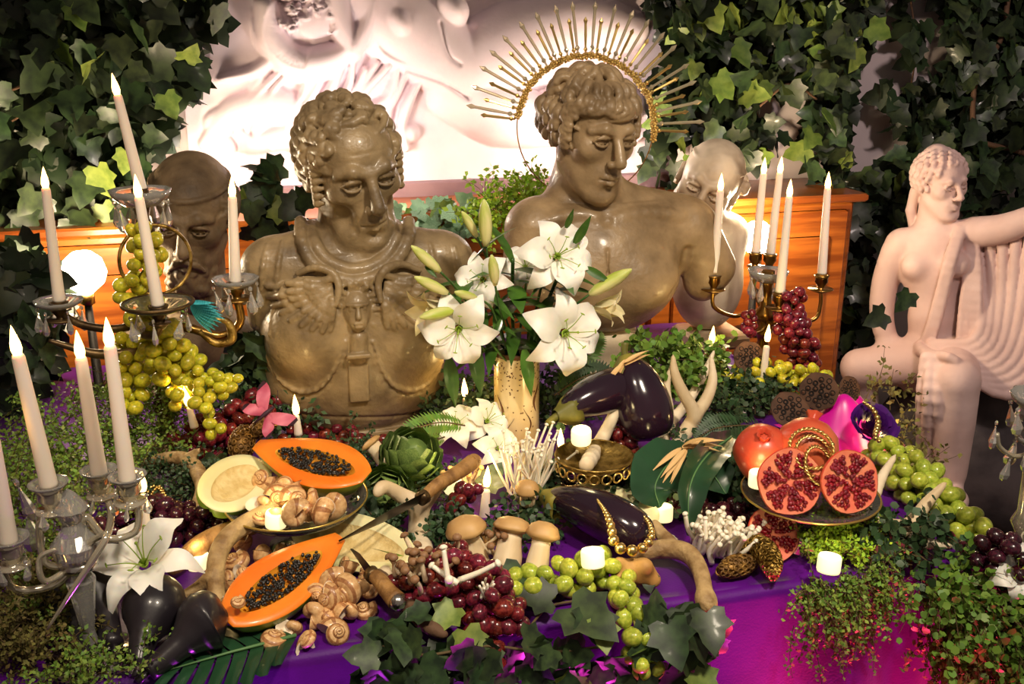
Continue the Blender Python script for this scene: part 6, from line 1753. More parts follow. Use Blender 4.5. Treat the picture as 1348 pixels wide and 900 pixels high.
def knife(label, a, b, hb, blade=True):
    a, b, hb = (np.asarray(q, float) for q in (a, b, hb))
    t = thing('carving_knife', label, 'knife', b, group='rustic knives')
    d = b - a; L = np.linalg.norm(d); T = TF(a - b, d, (0, -0.6, 0.8))
    def fn(s, q):
        w = 0.017 * min(1, 0.15 + 1.6 * s) * (1 if s > 0.02 else 0.1)
        e = (q - 0.5) * 2
        return (w * e, 0.0016 * (1 - e * e) + 0, L * s)
    V, F = grid(fn, 12, 7); V2 = V.copy(); V2[:, 1] *= -1
    part('blade', MB().add((V, F)).add((V2, [f[::-1] for f in F])), 'knife_blade', t, T=T, label='dark steel blade')
    P = [np.zeros(3), (hb - b) * 0.3 + (0, 0, 0.004), (hb - b) * 0.7, hb - b]
    part('handle', tube(catmull(P, 5), [0.010, 0.012, 0.013, 0.015], 12), 'knife_handle', t)
    n = (hb - b) / np.linalg.norm(hb - b)
    part('bolster', tube([-n * 0.006, n * 0.008], [0.0125, 0.0125], 14), 'bronze_dark', t)
    part('pommel', ball((hb - b) + n * 0.004, 0.0135, 12, 8), 'silver' if not blade else 'knife_handle', t)
    return t
knife('dark-bladed knife with rough wooden handle laid over the pale melon', PZ(446, 712, .835), PZ(556, 655, .855), PZ(622, 608, .875))
knife('horn-handled knife with silver pommel pointing out of the shells', PZ(462, 722, .82), PZ(490, 756, .82), PZ(522, 790, .81), False)

# ------------------------------------------------------------------ pods
def lotus(label, c, r, axis):
    t = thing('lotus_pod', label, 'seed pod', c, group='dried lotus pods')
    T = TF((0, 0, 0), axis)
    part('cone', lathe([(0.15 * r, -1.2 * r), (0.3 * r, -0.9 * r), (0.8 * r, -0.3 * r), (r, 0), (1.02 * r, 0.06 * r), (0.94 * r, 0.08 * r), (0.5 * r, 0.05 * r), (0, 0.05 * r)], 24, cap=False, wob=lambda a, q: 1 + 0.05 * math.cos(7 * a) * q), 'lotus_brown', t, T=T)
    hole = mesh_any('seed_hole', *lathe([(0.15 * r, 0.0), (0.15 * r, 0.05 * r), (0.115 * r, 0.06 * r), (0.10 * r, 0.01 * r), (0, 0.0)], 10, cap=False)); setmat(hole, 'lotus_hole')
    seed = mesh_any('seed', *ball((0, 0, 0.02 * r), 0.085 * r, 8, 6))
    for i in range(19):
        k = math.sqrt((i + 0.4) / 19) * 0.82 * r; a = i * 2.39996
        p = (k * math.cos(a), k * math.sin(a), 0.045 * r)
        h = part('seed_hole', hole, 'lotus_hole', t, T=T @ TM(p)); 
        if i % 2: part('seed', seed, 'lotus_brown', h)
lotus('dried lotus pod beside the taper under the brass candelabrum', PZ(986, 470, .875), 0.037, (-0.2, -0.9, 0.5))
lotus('largest dried lotus pod above the whole pomegranates', PZ(1040, 540, .87), 0.040, (-0.1, -0.75, 0.7))
lotus('dried lotus pod touching the hanging red grapes', PZ(1078, 515, .88), 0.040, (-0.5, -0.85, 0.35))
lotus('small dried lotus pod next to the magenta satin', PZ(1118, 512, .875), 0.028, (0.2, -0.95, 0.4))
def rough_pod(label, P, R, m='pod_gold', cells=90, cr=0.0048):
    P = catmull(P, 8); c = P[0]
    t = thing('golden_pod', label, 'seed pod', c, group='rough golden pods')
    Rr = np.interp(np.linspace(0, 1, len(P)), np.linspace(0, 1, len(R)), R)
    part('core', tube(P, Rr * 0.93, 14), m, t, world=True)
    mb = MB(); cell = ring(cr, cr * 0.38, 8, 4)
    T_ = np.gradient(P, axis=0)
    for i in range(cells):
        f = (i + 0.5) / cells * (len(P) - 1); j = int(f); q = f - j
        pc = P[j] + (P[min(j + 1, len(P) - 1)] - P[j]) * q; rr = Rr[j] + (Rr[min(j + 1, len(P) - 1)] - Rr[j]) * q
        B = frame(T_[j]); a = i * 2.39996
        o = B[:, 0] * math.cos(a) + B[:, 1] * math.sin(a)
        mb.add(cell, TF(pc + o * rr - c, o))
    part('honeycomb', mb, m, t, kind='stuff')
rough_pod('curved golden honeycombed pod in front of the fallen pomegranate half', [Z(975, 722, .785), Z(1000, 720, .795), Z(1014, 738, .79), Z(1018, 758, .78)], [0.008, 0.018, 0.020, 0.017, 0.006], 'gold_old', 110)
rough_pod('dark spotted honeycomb pod beside the white mushroom cluster', [Z(948, 752, .775), Z(968, 745, .775), Z(992, 740, .775)], [0.006, 0.016, 0.018, 0.008], 'pod_gold', 80)
rough_pod('upright golden honeycomb pod behind the pale melon half', [Z(318, 604, .82), Z(318, 585, .845), Z(322, 565, .86)], [0.012, 0.024, 0.024, 0.010], 'pod_gold', 90)
rough_pod('slim golden pod leaning at the butterfly', [Z(330, 575, .85), Z(345, 562, .87), Z(362, 556, .88)], [0.008, 0.016, 0.014, 0.006], 'pod_gold', 60)

# ------------------------------------------------------------------ ginger, jewellery, fabric, butterfly, feather
def ginger():
    c = PZ(838, 752, .79); F = Field(c - 0.06, c + 0.07, 0.003); F.set()
    F.ell(c, (0.026, 0.02, 0.022)); F.cap(c, c + (-0.03, 0.0, 0.022), 0.014, 0.008, k=0.01); F.cap(c + (0.01, 0, 0), c + (0.024, -0.01, -0.012), 0.018, 0.013, k=0.01)
    F.cap(c, c + (-0.034, -0.01, -0.002), 0.012, 0.009, k=0.01); F.ell(c + (0.008, -0.012, 0.014), 0.014, k=0.008)
    o = solo('ginger_root', F.mesh('ginger_root'), 'ginger', 'knobbly tan ginger root below the bead necklace', 'ginger')
    o.data.transform(Matrix.Translation(-Vector([float(x) for x in c]))); o.location = [float(x) for x in c]
ginger()
BEAD = mesh_any('bead', *ball((0, 0, 0), 1.0, 12, 8))
def beads(name, label, P, R, m, cat, group=None, n=None):
    P = catmull(P, 12); seg = np.r_[0, np.cumsum(np.linalg.norm(np.diff(P, axis=0), axis=1))]
    t = thing(name, label, cat, P[0], group=group)
    s = 0.0; me = BEAD.copy(); me.name = 'bead'; me.materials.clear(); setmat(me, m)
    while s < seg[-1]:
        f = s / seg[-1]; r = float(np.interp(f, np.linspace(0, 1, len(R)), R))
        p = np.array([np.interp(s, seg, P[:, k]) for k in range(3)])
        part('bead', me, m, t, loc=p - P[0], scale=r); s += r * 1.95
    part('string', tube(P, 0.0008, 5), m, t, world=True)
    return t
beads('bead_necklace', 'golden bead necklace looped over the long dark aubergine', [PZ(782, 652, .852), PZ(796, 672, .858), PZ(804, 692, .853), PZ(808, 712, .842), PZ(818, 722, .835), PZ(838, 724, .832), PZ(852, 716, .835), PZ(858, 702, .84), PZ(852, 685, .84), PZ(836, 670, .84)], [0.003, 0.003, 0.0045, 0.0075, 0.0095, 0.0095, 0.0075, 0.005, 0.0035, 0.003], 'gold', 'necklace')
beads('pearl_string', 'short pearl string beside the tealight under the broad leaf', [PZ(868, 702, .775), PZ(878, 712, .77), PZ(886, 708, .77), PZ(890, 716, .77)], [0.006, 0.0065, 0.006], 'petal_white', 'pearls')
beads('golden_chain', 'heap of golden chain behind the short candle near the glass cups', [PZ(186, 668, .80), PZ(200, 640, .82), PZ(214, 650, .81), PZ(205, 664, .80), PZ(222, 668, .795), PZ(210, 640, .82), PZ(196, 655, .81)], [0.003, 0.003], 'gold', 'chain')
beads('golden_chain', 'golden filigree chain hanging over the purple rose', [PZ(1138, 530, .89), PZ(1150, 540, .885), PZ(1156, 556, .87), PZ(1152, 575, .86), PZ(1160, 582, .85)], [0.004, 0.006, 0.0065, 0.006, 0.004], 'gold', 'chain')
for i, (u, v, rr, ax) in enumerate(((1068, 590, 0.036, (-0.2, -0.7, 0.8)), (1072, 600, 0.035, (0.1, -0.75, 0.6)), (1078, 612, 0.032, (0.35, -0.8, 0.5)))):
    p = PZ(u, v, .945 - 0.012 * i)
    t = thing('golden_bracelet', ('twisted golden bracelet lying topmost on the pomegranate', 'twisted golden bracelet in the middle of the three', 'golden bracelet slipping down between the pomegranate halves')[i], 'bracelet', p, group='golden bracelets')
    A = np.linspace(0, 2 * math.pi, 90)
    mb = MB()
    for q in (0, math.pi):
        mb.add(tube([((rr + 0.002 * math.cos(14 * a + q)) * math.cos(a), (rr + 0.002 * math.cos(14 * a + q)) * math.sin(a), 0.002 * math.sin(14 * a + q)) for a in A], 0.0017, 5))
    part('twisted_wire', mb, 'gold', t, T=TF((0, 0, 0), ax))
    part('clasp', ball((rr, 0, 0), 0.0048, 8, 6), 'gold', t, T=TF((0, 0, 0), ax))
def satin():
    c = PZ(1108, 575, .765)
    hr = np.random.default_rng(2)
    def fn(a, b):
        x, y = (a - 0.5) * 0.22, (b - 0.5) * 0.20
        r = math.hypot(x / 0.11, y / 0.10)
        ridge = abs(math.sin(26 * x + 14 * y + 1.2 * math.sin(22 * y)))
        h = (0.085 * math.exp(-(r * 1.1) ** 3) + 0.004) * (0.72 + 0.36 * ridge ** 0.7)
        return (x + 0.006 * math.sin(30 * y), y, max(0.0, h * max(0.0, 1.35 - r)))
    solo('satin_napkin', grid(fn, 60, 56), 'satin_magenta', 'crumpled magenta satin napkin behind the pomegranates', 'napkin', loc=c)
    b = PZ(1150, 558, .85)
    t = thing('purple_rose', 'purple fabric rose beside the magenta satin', 'rose', b)
    for i in range(22):
        f = i / 21; a = i * 2.4; R = 0.006 + 0.026 * f
        def pf(s, q, R=R, f=f):
            th = (s - 0.5) * 2.2; z = q * (0.034 - 0.012 * f); w = R * (1 + 0.45 * q * q * (0.3 + f))
            return (w * math.sin(th), -w * math.cos(th), z - 0.016 + 0.004 * math.sin(s * 9))
        part('petal', grid(pf, 9, 6), 'rose_purple', t, T=TF((0, 0, 0), (-0.1, -0.6, 0.8)) @ Rz(a))
satin()
solo_leaf = None
def butterfly():
    c = PZ(350, 545, .93)
    t = thing('pink_butterfly', 'pink butterfly ornament perched on the wine-red grapes', 'butterfly', c)
    T = TF((0, 0, 0), (-0.15, -0.85, 0.5), (0.55, 0, -0.8))
    def wing(L, Wd, sweep):
        def fn(a, b):
            s = (b - 0.5) * 2; w = Wd * math.sin(math.pi * (0.05 + 0.9 * a ** 0.8)) ** 0.7 * (0.4 + 0.75 * a)
            return (L * a, w * s + sweep * L * a, 0.12 * L * a * a + 0.004 * math.sin(8 * a) * s)
        return grid(fn, 9, 7)
    for s in (1, -1):
        for (L, w, sw) in ((0.050, 0.020, 0.62), (0.038, 0.017, -0.55)):
            V, F = wing(L, w, sw); V[:, 0] *= s
            o = part('wing', (V, F), 'butterfly_pink', t, T=T)
            V2 = V[[i * 7 + j for i in (7, 8) for j in range(7)]] + (0, 0, 0.0006)
            part('wing_edge', (V2, [(j, 7 + j, 8 + j, 1 + j) for j in range(6)]), 'butterfly_dark', o)
    part('body', tube([(0, -0.026, 0.004), (0, 0, 0.006), (0, 0.02, 0.005)], [0.0018, 0.0042, 0.003], 8), 'butterfly_dark', t, T=T)
    for s in (1, -1): part('antenna', tube(catmull([(0, 0.02, 0.005), (s * 0.008, 0.036, 0.008), (s * 0.018, 0.045, 0.01)], 4), 0.0006, 5), 'butterfly_dark', t, T=T)
butterfly()
a = PY(250, 398, 1.93)
t = thing('teal_feather', 'teal feather tuft stuck by the crystal candelabrum arm', 'feather', a)
fe = blade_mesh(0.085, 0.007, 0.25, 'barb', 8, 0.5)
for i in range(9):
    b = PY(296 - 4 * abs(i - 4), 398 + 4.5 * i, 1.90 + 0.006 * i)
    leaf_at(t, fe, 'feather_teal', a + (0, 0.002 * i, -0.002 * i), b - a, (0, -1, 0.4), np.linalg.norm(b - a) / 0.083, 'barb')

# ------------------------------------------------------------------ large leaves and husks
def big_leaf(label, pts, widths, m='leaf_big', fold=0.25, up=(0, -0.8, 0.6), name='broad_leaf', group='broad green leaves'):
    P = catmull(pts, 8); n = len(P); c = P[0]
    Wd = np.interp(np.linspace(0, 1, n), np.linspace(0, 1, len(widths)), widths)
    T_ = np.gradient(P, axis=0); T_ /= np.linalg.norm(T_, axis=1)[:, None]
    V = []
    for i in range(n):
        x = np.cross(T_[i], up); x /= np.linalg.norm(x); z = np.cross(x, T_[i])
        for s in np.linspace(-1, 1, 9): V.append(P[i] + x * Wd[i] * s * (1 - 0.12 * fold) + z * Wd[i] * fold * abs(s) ** 1.3 + z * 0.002 * math.sin(i * 1.3) * abs(s) - c)
    F = [(i * 9 + j, (i + 1) * 9 + j, (i + 1) * 9 + j + 1, i * 9 + j + 1) for i in range(n - 1) for j in range(8)]
    t = thing(name, label, 'leaf', c, group=group)
    part('blade', (np.array(V), F), m, t)
    z = np.array([np.cross(np.cross(T_[i], up) / np.linalg.norm(np.cross(T_[i], up)), T_[i]) for i in range(n)])
    part('midrib', tube(P + z * 0.0015 - c, [0.0022, 0.0016, 0.0006], 6), 'leaf_vein', t)
    return t
big_leaf('broad dark green leaf spread under the big aubergine', [PZ(905, 588, .86), PZ(878, 612, .855), PZ(862, 640, .835), PZ(868, 668, .80)], [0.01, 0.05, 0.06, 0.045, 0.004], fold=0.12)
big_leaf('folded green leaf hanging down to the white mushrooms', [PZ(962, 575, .86), PZ(930, 600, .875), PZ(908, 640, .86), PZ(906, 705, .79)], [0.012, 0.030, 0.032, 0.028, 0.003], fold=0.7)
big_leaf('broad green leaf behind the white mushroom cluster', [PZ(900, 600, .85), PZ(935, 622, .845), PZ(955, 650, .82)], [0.02, 0.045, 0.04, 0.004], fold=0.15)
def split_leaf():
    a, b = PZ(390, 838, .764), PZ(215, 885, .764)
    t = thing('split_leaf', 'large dark green split leaf lying under the gourds at the table edge', 'leaf', a)
    d = (b - a); L = np.linalg.norm(d); d /= L; n = np.array([0, 0, 1.0]); x = np.cross(n, d)
    part('midrib', tube([(0, 0, 0.003), d * L * 0.5 + (0, 0, 0.004), d * L + (0, 0, 0.002)], [0.003, 0.002, 0.001], 6), 'leaf_vein', t)
    for s in (-1, 1):
        for i in range(8):
            f0, f1 = i / 8, (i + 0.86) / 8
            w = 0.085 * math.sin(math.pi * (0.12 + 0.85 * (f0 + 0.05))) ** 0.6
            def fn(q, r, f0=f0, f1=f1, w=w, s=s):
                f = f0 + (f1 - f0) * r
                p = d * L * (f + 0.16 * q) + x * s * w * q * (1 - 0.25 * (2 * r - 1) ** 2 * q) + n * (0.004 * math.sin(q * 3) - 0.006 * q * abs(2 * r - 1))
                return p
            part('lobe', grid(fn, 8, 5), 'leaf_big', t)
split_leaf()
def husk(label, c, ups, group='dried husks'):
    t = thing('dried_husk', label, 'husk', c, group=group)
    me = blade_mesh(0.1, 0.007, 0.6, 'strip', 8, 0.3)
    for d, s in ups: leaf_at(t, me, 'husk', np.asarray(c, float) + rng.normal(0, 0.003, 3), d, (0, -0.5, 0.8), s, 'strip')
husk('straw-coloured dried husk on the broad green leaf', PZ(900, 590, .885), [((0.1 + 0.12 * i + 0.0, -0.25 + 0.05 * i, 0.25 - 0.07 * i), 0.75) for i in range(7)] + [((-0.6, -0.3 - 0.1 * i, -0.1 - 0.1 * i), 0.75) for i in range(5)])
husk('straw-coloured dried husk crowning the big aubergine', PZ(822, 478, .99), [((0.6, -0.1 + 0.1 * i, 0.45 - 0.12 * i), 0.6) for i in range(5)] + [((-0.6, -0.3, -0.25 - 0.12 * i), 0.55) for i in range(4)])
# ------------------------------------------------------------------ foliage
def ivy_leaf_geo():
    half = [(0.0, 0.0), (0.20, -0.13), (0.42, -0.06), (0.40, 0.14), (0.56, 0.36), (0.33, 0.47), (0.27, 0.70), (0.0, 1.0)]
    V = [(0, 0, 0), (0, 0.33, -0.05), (0, 0.66, -0.05), (0, 1.0, -0.16)]; F = []
    for s in (-1, 1):
        b = len(V)
        for (x, y) in half[1:-1]: V.append((s * x, y, 0.16 * x - 0.16 * y * y + 0.04))
        k = [b + i for i in range(6)]
        tr = [(0, k[0], k[1]), (0, k[1], k[2]), (0, k[2], 1), (1, k[2], k[3]), (1, k[3], k[4]), (1, k[4], 2), (2, k[4], k[5]), (2, k[5], 3)]
        F += [t if s > 0 else t[::-1] for t in tr]
    return np.array(V, float), F
IVY_V, IVY_F = ivy_leaf_geo()
def ivy_mesh(m):
    me = mesh_any('leaf', IVY_V, IVY_F); setmat(me, m); return me
IVY = {m: ivy_mesh(m) for m in ('ivy_green', 'ivy_light', 'leaf_dark', 'leaf_eucalyptus')}
def in_poly(p, poly):
    x, y = p; c = False; n = len(poly); j = n - 1
    for i in range(n):
        xi, yi = poly[i]; xj, yj = poly[j]
        if (yi > y) != (yj > y) and x < (xj - xi) * (y - yi) / (yj - yi + 1e-9) + xi: c = not c
        j = i
    return c
def sample_poly(poly, n, hr):
    a = np.array(poly, float); lo, hi = a.min(0), a.max(0); out = []
    while len(out) < n:
        p = hr.uniform(lo, hi)
        if in_poly(p, poly): out.append(p)
    return out
def leaf_frames(n, hr, tilt=0.6, spin=0.9, out=(0, -1, 0.35), down=(0, 0, -1)):
    R = []
    for _ in range(n):
        z = np.asarray(out, float) + hr.normal(0, tilt, 3); z /= np.linalg.norm(z)
        y = np.asarray(down, float) + hr.normal(0, spin, 3); y -= z * (y @ z); y /= np.linalg.norm(y)
        R.append(np.stack([np.cross(y, z), y, z], 1))
    return np.array(R)
def leaf_stuff(name, P, R, S, m, V0=None, F0=None):
    V0 = IVY_V if V0 is None else V0; F0 = IVY_F if F0 is None else F0
    V = np.einsum('nij,vj->nvi', R, V0) * np.asarray(S)[:, None, None] + P[:, None, :]
    F = (np.array(F0)[None] + (np.arange(len(P)) * len(V0))[:, None, None]).reshape(-1, len(F0[0]))
    return mesh_np(name, V.reshape(-1, 3), F)
def ivy(label, polys, n_big, n_fill, Yr, size, m='ivy_green', light_frac=0.06, seed=1, vines=(), name='ivy', cat='ivy', tilt=0.55, mfill='ivy_stuff'):
    hr = np.random.default_rng(seed)
    area = np.array([len(sample_poly(p, 1, hr)) * abs(sum(p[i][0] * p[i - 1][1] - p[i - 1][0] * p[i][1] for i in range(len(p)))) for p, *_ in polys])
    wt = np.array([p[1] if len(p) > 1 else 1.0 for p in polys]) * area; wt /= wt.sum()
    def pts(n, y0, y1):
        out = []
        for (p, *q), w in zip(polys, wt):
            yr = q[1] if len(q) > 1 else None
            for u, v in sample_poly(p, max(1, int(n * w)), hr):
                out.append(PY(u, v, hr.uniform(*(yr if yr else (y0, y1)))))
        return np.array(out)
    P = pts(n_big, Yr[0], (Yr[0] + Yr[1]) / 2); c = P.mean(0)
    t = thing(name, label, cat, (c[0], Yr[1], P[:, 2].min()))
    o = np.array(t.location)
    R = leaf_frames(len(P), hr, tilt)
    for i in range(len(P)):
        T = np.eye(4); T[:3, :3] = R[i] * hr.uniform(*size); T[:3, 3] = P[i] - o
        mm = m if hr.random() > light_frac else 'ivy_light'
        part('leaf', IVY[mm], mm, t, T=T)
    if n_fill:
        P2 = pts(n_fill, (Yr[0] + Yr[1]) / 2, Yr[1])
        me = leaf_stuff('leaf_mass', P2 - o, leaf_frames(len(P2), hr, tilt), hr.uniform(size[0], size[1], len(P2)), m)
        part('leaf_mass', me, mfill, t, kind='stuff')
    for V, r in vines: part('vine', tube(catmull(V, 6), r, 7), 'vine_bark', t, world=True)
    return t
LEFT = [(-220, -140), (300, -140), (292, -30), (284, 28), (264, 52), (272, 74), (252, 84), (246, 108), (258, 124), (236, 142), (226, 170), (196, 182), (188, 238), (160, 290), (120, 330), (60, 360), (-220, 380)]
ivy('dense dark ivy wall above the crystal candelabrum', [(LEFT, 1.0), ([(0, 330), (60, 330), (70, 420), (52, 470), (40, 545), (0, 555)], 1.3, (2.35, 2.6)), ([(150, 180), (195, 180), (180, 330), (130, 330)], 0.5)], 295, 3400, (2.78, 3.06), (0.06, 0.105), seed=1,
    vines=[([PY(-5, 126, 2.85), PY(30, 112, 2.83), PY(62, 92, 2.86)], 0.004), ([PY(-5, 170, 2.85), PY(30, 150, 2.83), PY(50, 125, 2.86)], 0.003)])
R1 = [(838, -110), (1148, -110), (1150, 20), (1140, 70), (1112, 118), (1075, 110), (1048, 100), (1030, 125), (1000, 120), (1012, 160), (1030, 190), (985, 215), (940, 205), (905, 175), (872, 190), (862, 130), (880, 60)]
R2 = [(1075, 110), (1120, 110), (1112, 200), (1120, 240), (1105, 300), (1085, 300), (1070, 230), (1060, 190), (1062, 150)]
R3 = [(1085, 245), (1130, 225), (1180, 210), (1215, 200), (1200, 290), (1165, 330), (1150, 420), (1120, 480), (1092, 470)]
R4 = [(1165, 120), (1240, 100), (1290, 60), (1348, 40), (1370, 300), (1280, 290), (1210, 230), (1175, 190)]
R5 = [(1188, -80), (1214, -80), (1218, 40), (1204, 105), (1190, 60)]
R6 = [(1235, -100), (1560, -100), (1560, 260), (1370, 140), (1300, 110), (1255, 60)]
R7 = [(840, 150), (880, 150), (905, 200), (890, 290), (860, 290), (850, 210)]
ivy('leafy ivy climbing the wall above the brass candelabrum', [(R1, 1.2), (R2, 1.1), (R7, 0.25)], 295, 900, (2.86, 3.06), (0.055, 0.092), light_frac=0.22, seed=2,
    vines=[([PY(1104, -5, 3.0), PY(1108, 40, 2.98), PY(1102, 90, 3.0)], 0.006), ([PY(1000, 140, 2.95), PY(1040, 110, 2.93), PY(1075, 130, 2.95)], 0.004)])
ivy('dark ivy spreading behind the draped statue', [(R3, 1.3), (R4, 1.1), (R5, 0.7), (R6, 1.5)], 290, 1500, (2.92, 3.06), (0.055, 0.095), light_frac=0.03, seed=3,
    vines=[([PY(1328, -8, 3.0), PY(1318, 50, 2.97), PY(1296, 85, 2.97), PY(1282, 120, 2.97), PY(1286, 180, 2.97), PY(1330, 196, 2.97), PY(1360, 205, 2.97)], 0.009), ([PY(1198, -5, 3.06), PY(1206, 60, 3.05), PY(1200, 110, 3.06)], 0.003)])
ivy('ivy sprig between the bearded and armoured busts', [([(338, 215), (372, 205), (395, 260), (400, 305), (330, 305), (318, 280)], 1.0)], 34, 0, (2.5, 2.72), (0.05, 0.08), seed=4, vines=[([PY(365, 300, 2.6), PY(358, 260, 2.6), PY(355, 222, 2.6)], 0.003)], m='leaf_dark')
ivy('pale green ivy trailing on the sideboard between the two large busts', [([(520, 262), (640, 268), (640, 312), (520, 312)], 1.0)], 46, 60, (2.70, 2.86), (0.035, 0.06), m='leaf_eucalyptus', seed=5, light_frac=0.15, mfill='leaf_eucalyptus')
ivy('ivy hanging below the crystal candelabrum against the breastplate', [([(318, 430), (350, 440), (352, 520), (330, 530), (300, 500)], 1.0), ([(40, 405), (60, 400), (60, 470), (35, 500)], 0.6)], 40, 60, (2.06, 2.2), (0.045, 0.07), m='leaf_dark', seed=6)
ivy('two ivy leaves caught on the statue arm', [([(1158, 400), (1176, 395), (1178, 412), (1160, 415)], 1.0), ([(1188, 375), (1200, 375), (1200, 388), (1186, 388)], 1.0)], 2, 0, (2.28, 2.30), (0.065, 0.075), seed=7, tilt=0.1, light_frac=0)
def ivy_front():
    hr = np.random.default_rng(12)
    t = thing('ivy_garland', 'ivy garland with large leaves along the front edge of the cloth', 'ivy', PZ(700, 830, TZ + 0.004))
    o = np.array(t.location)
    polys = [[(500, 820), (560, 800), (590, 850), (600, 905), (480, 905)], [(585, 850), (700, 835), (860, 850), (880, 905), (585, 905)], [(850, 800), (905, 790), (945, 800), (938, 905), (850, 905)]]
    for p, n in zip(polys, (36, 52, 24)):
        for u, v in sample_poly(p, n, hr):
            e = 885 - (u - 390) * 0.178
            if v > e: q = PY(u, v, hr.uniform(1.185, 1.235)); R = leaf_frames(1, hr, 0.35, 0.6, (0, -1, 0.3))[0]
            else: q = PZ(u, v, TZ + hr.uniform(0.012, 0.05)); R = leaf_frames(1, hr, 0.3, 0.8, (0, -0.5, 0.85), (0, -1, -0.4))[0]
            T = np.eye(4); T[:3, :3] = R * hr.uniform(0.042, 0.068); T[:3, 3] = q - o
            mm = 'leaf_dark' if hr.random() > 0.03 else 'ivy_light'
            part('leaf', IVY[mm], mm, t, T=T)
    for (u, v, z, s, m) in ((688, 748, .80, .07, 'leaf_dark'), (752, 800, .785, .09, 'leaf_dark'), (775, 805, .78, .07, 'leaf_dark'), (612, 830, .785, .055, 'ivy_light'), (598, 800, .80, .05, 'ivy_light'), (726, 790, .78, .06, 'leaf_dark'), (930, 806, .77, .065, 'leaf_dark'), (880, 822, .765, .07, 'leaf_dark'),
                          (660, 752, .79, .05, 'leaf_dark'), (700, 660, .80, .05, 'leaf_dark'), (640, 640, .80, .055, 'leaf_dark'), (850, 752, .79, .035, 'leaf_dark'), (790, 818, .775, .05, 'ivy_light'), (300, 612, .80, .06, 'leaf_dark'), (285, 600, .80, .05, 'leaf_dark'), (320, 618, .80, .05, 'leaf_dark')):
        R = leaf_frames(1, hr, 0.2, 0.7, (0, -0.6, 0.8), (0, -1, -0.5))[0]
        T = np.eye(4); T[:3, :3] = R * s; T[:3, 3] = PZ(u, v, z) - o
        part('leaf', IVY[m], m, t, T=T)
    for P in ([(500, 850), (560, 862), (640, 850), (720, 858), (800, 850)], [(690, 835), (720, 800), (760, 790)], [(850, 850), (900, 830), (935, 810)], [(600, 870), (585, 900)]):
        part('vine', tube(catmull([PY(u, v, 1.215) if v > 885 - (u - 390) * 0.178 else PZ(u, v, TZ + 0.012) for u, v in P], 6), 0.0022, 6), 'twig', t, world=True)
ivy_front()

# feathery greenery: thousands of tiny leaves on fine twigs
DIA_V = np.array([(0, 0, 0), (0.32, 0.45, 0.06), (0, 1.0, -0.05), (-0.32, 0.45, 0.06)]); DIA_F = [(0, 1, 2, 3)]
RND_V = np.array([(0, 0, 0), (0.40, 0.25, 0.05), (0.45, 0.65, 0.05), (0, 1.0, 0), (-0.45, 0.65, 0.05), (-0.40, 0.25, 0.05)]); RND_F = [(0, 1, 2, 3), (0, 3, 4, 5)]
def greenery(label, starts, n_twigs, L, leaf, m, seed, droop=0.5, up=(0, -0.2, 0.8), shape='dia', spread=0.6, cat='greenery', name='feathery_greenery', per=26, floor_clip=True, group=None):
    """starts: list of (point, jitter)"""
    hr = np.random.default_rng(seed); c = np.asarray(starts[0][0], float)
    t = thing(name, label, cat, c, group=group)
    LP, LR = [], []; tw = MB()
    for i in range(n_twigs):
        b, jit = starts[i % len(starts)]
        p = np.asarray(b, float) + hr.normal(0, 1, 3) * np.asarray(jit)
        d = np.asarray(up, float) + hr.normal(0, spread, 3); d /= np.linalg.norm(d)
        l = L * hr.uniform(0.6, 1.2); N = 9; P = [p]
        for k in range(N - 1):
            d = d + np.array([0, 0, -droop / N]) + hr.normal(0, 0.10, 3); d /= np.linalg.norm(d)
            P.append(P[-1] + d * l / (N - 1))
        P = np.array(P)
        if floor_clip:
            on = (P[:, 1] > YF - 0.004) & (P[:, 0] < XR)
            P[on, 2] = np.maximum(P[on, 2], TZ + 0.008)
            off = (~on) & (P[:, 1] > YF - 0.03) & (P[:, 0] < XR); P[off, 1] = np.minimum(P[off, 1], YF - 0.03)
        tw.add(tube(P[::2], [0.0011, 0.0005], 3, cap=False))
        f = hr.uniform(0.12, 1, per) * (N - 1); j = np.minimum(f.astype(int), N - 2); q = (f - j)[:, None]
        LP.append(P[j] * (1 - q) + P[j + 1] * q + hr.normal(0, leaf * 0.5, (per, 3)))
    LP = np.concatenate(LP); R = leaf_frames(len(LP), hr, 0.8, 1.0, (0, -0.7, 0.6), (0, -0.3, 0.3))
    V0, F0 = (DIA_V, DIA_F) if shape == 'dia' else (RND_V, RND_F)
    part('leaves', leaf_stuff('leaves', LP - c, R, hr.uniform(0.7, 1.3, len(LP)) * leaf, m, V0, F0), m, t, kind='stuff')
    part('twigs', tw, 'twig', t, world=True, kind='stuff')
    return t
J = lambda *a: np.array(a, float)
greenery('feathery bright moss around the tealight at the cloth edge', [(PZ(1120, 722, .78), J(.02, .025, .01)), (PZ(1095, 700, .785), J(.03, .02, .01)), (PZ(1078, 725, .775), J(.012, .015, .008))], 130, 0.05, 0.0075, 'moss_bright', 41, 0.3)
greenery('feathery green fern curtain hanging down the cloth below the tealight', [(PY(1070, 770, 1.235), J(.02, .008, .012)), (PY(1110, 765, 1.235), J(.028, .008, .012)), (PY(1150, 755, 1.235), J(.015, .008, .012))], 95, 0.085, 0.0085, 'moss_green', 42, 2.2, (0, -0.6, -0.2))
greenery('thin brownish fern tips trailing low on the magenta cloth', [(PY(1100, 815, 1.225), J(.03, .006, .02)), (PY(1135, 815, 1.225), J(.012, .006, .02))], 26, 0.08, 0.008, 'moss_brown', 43, 2.6, (0, -0.4, -0.6))
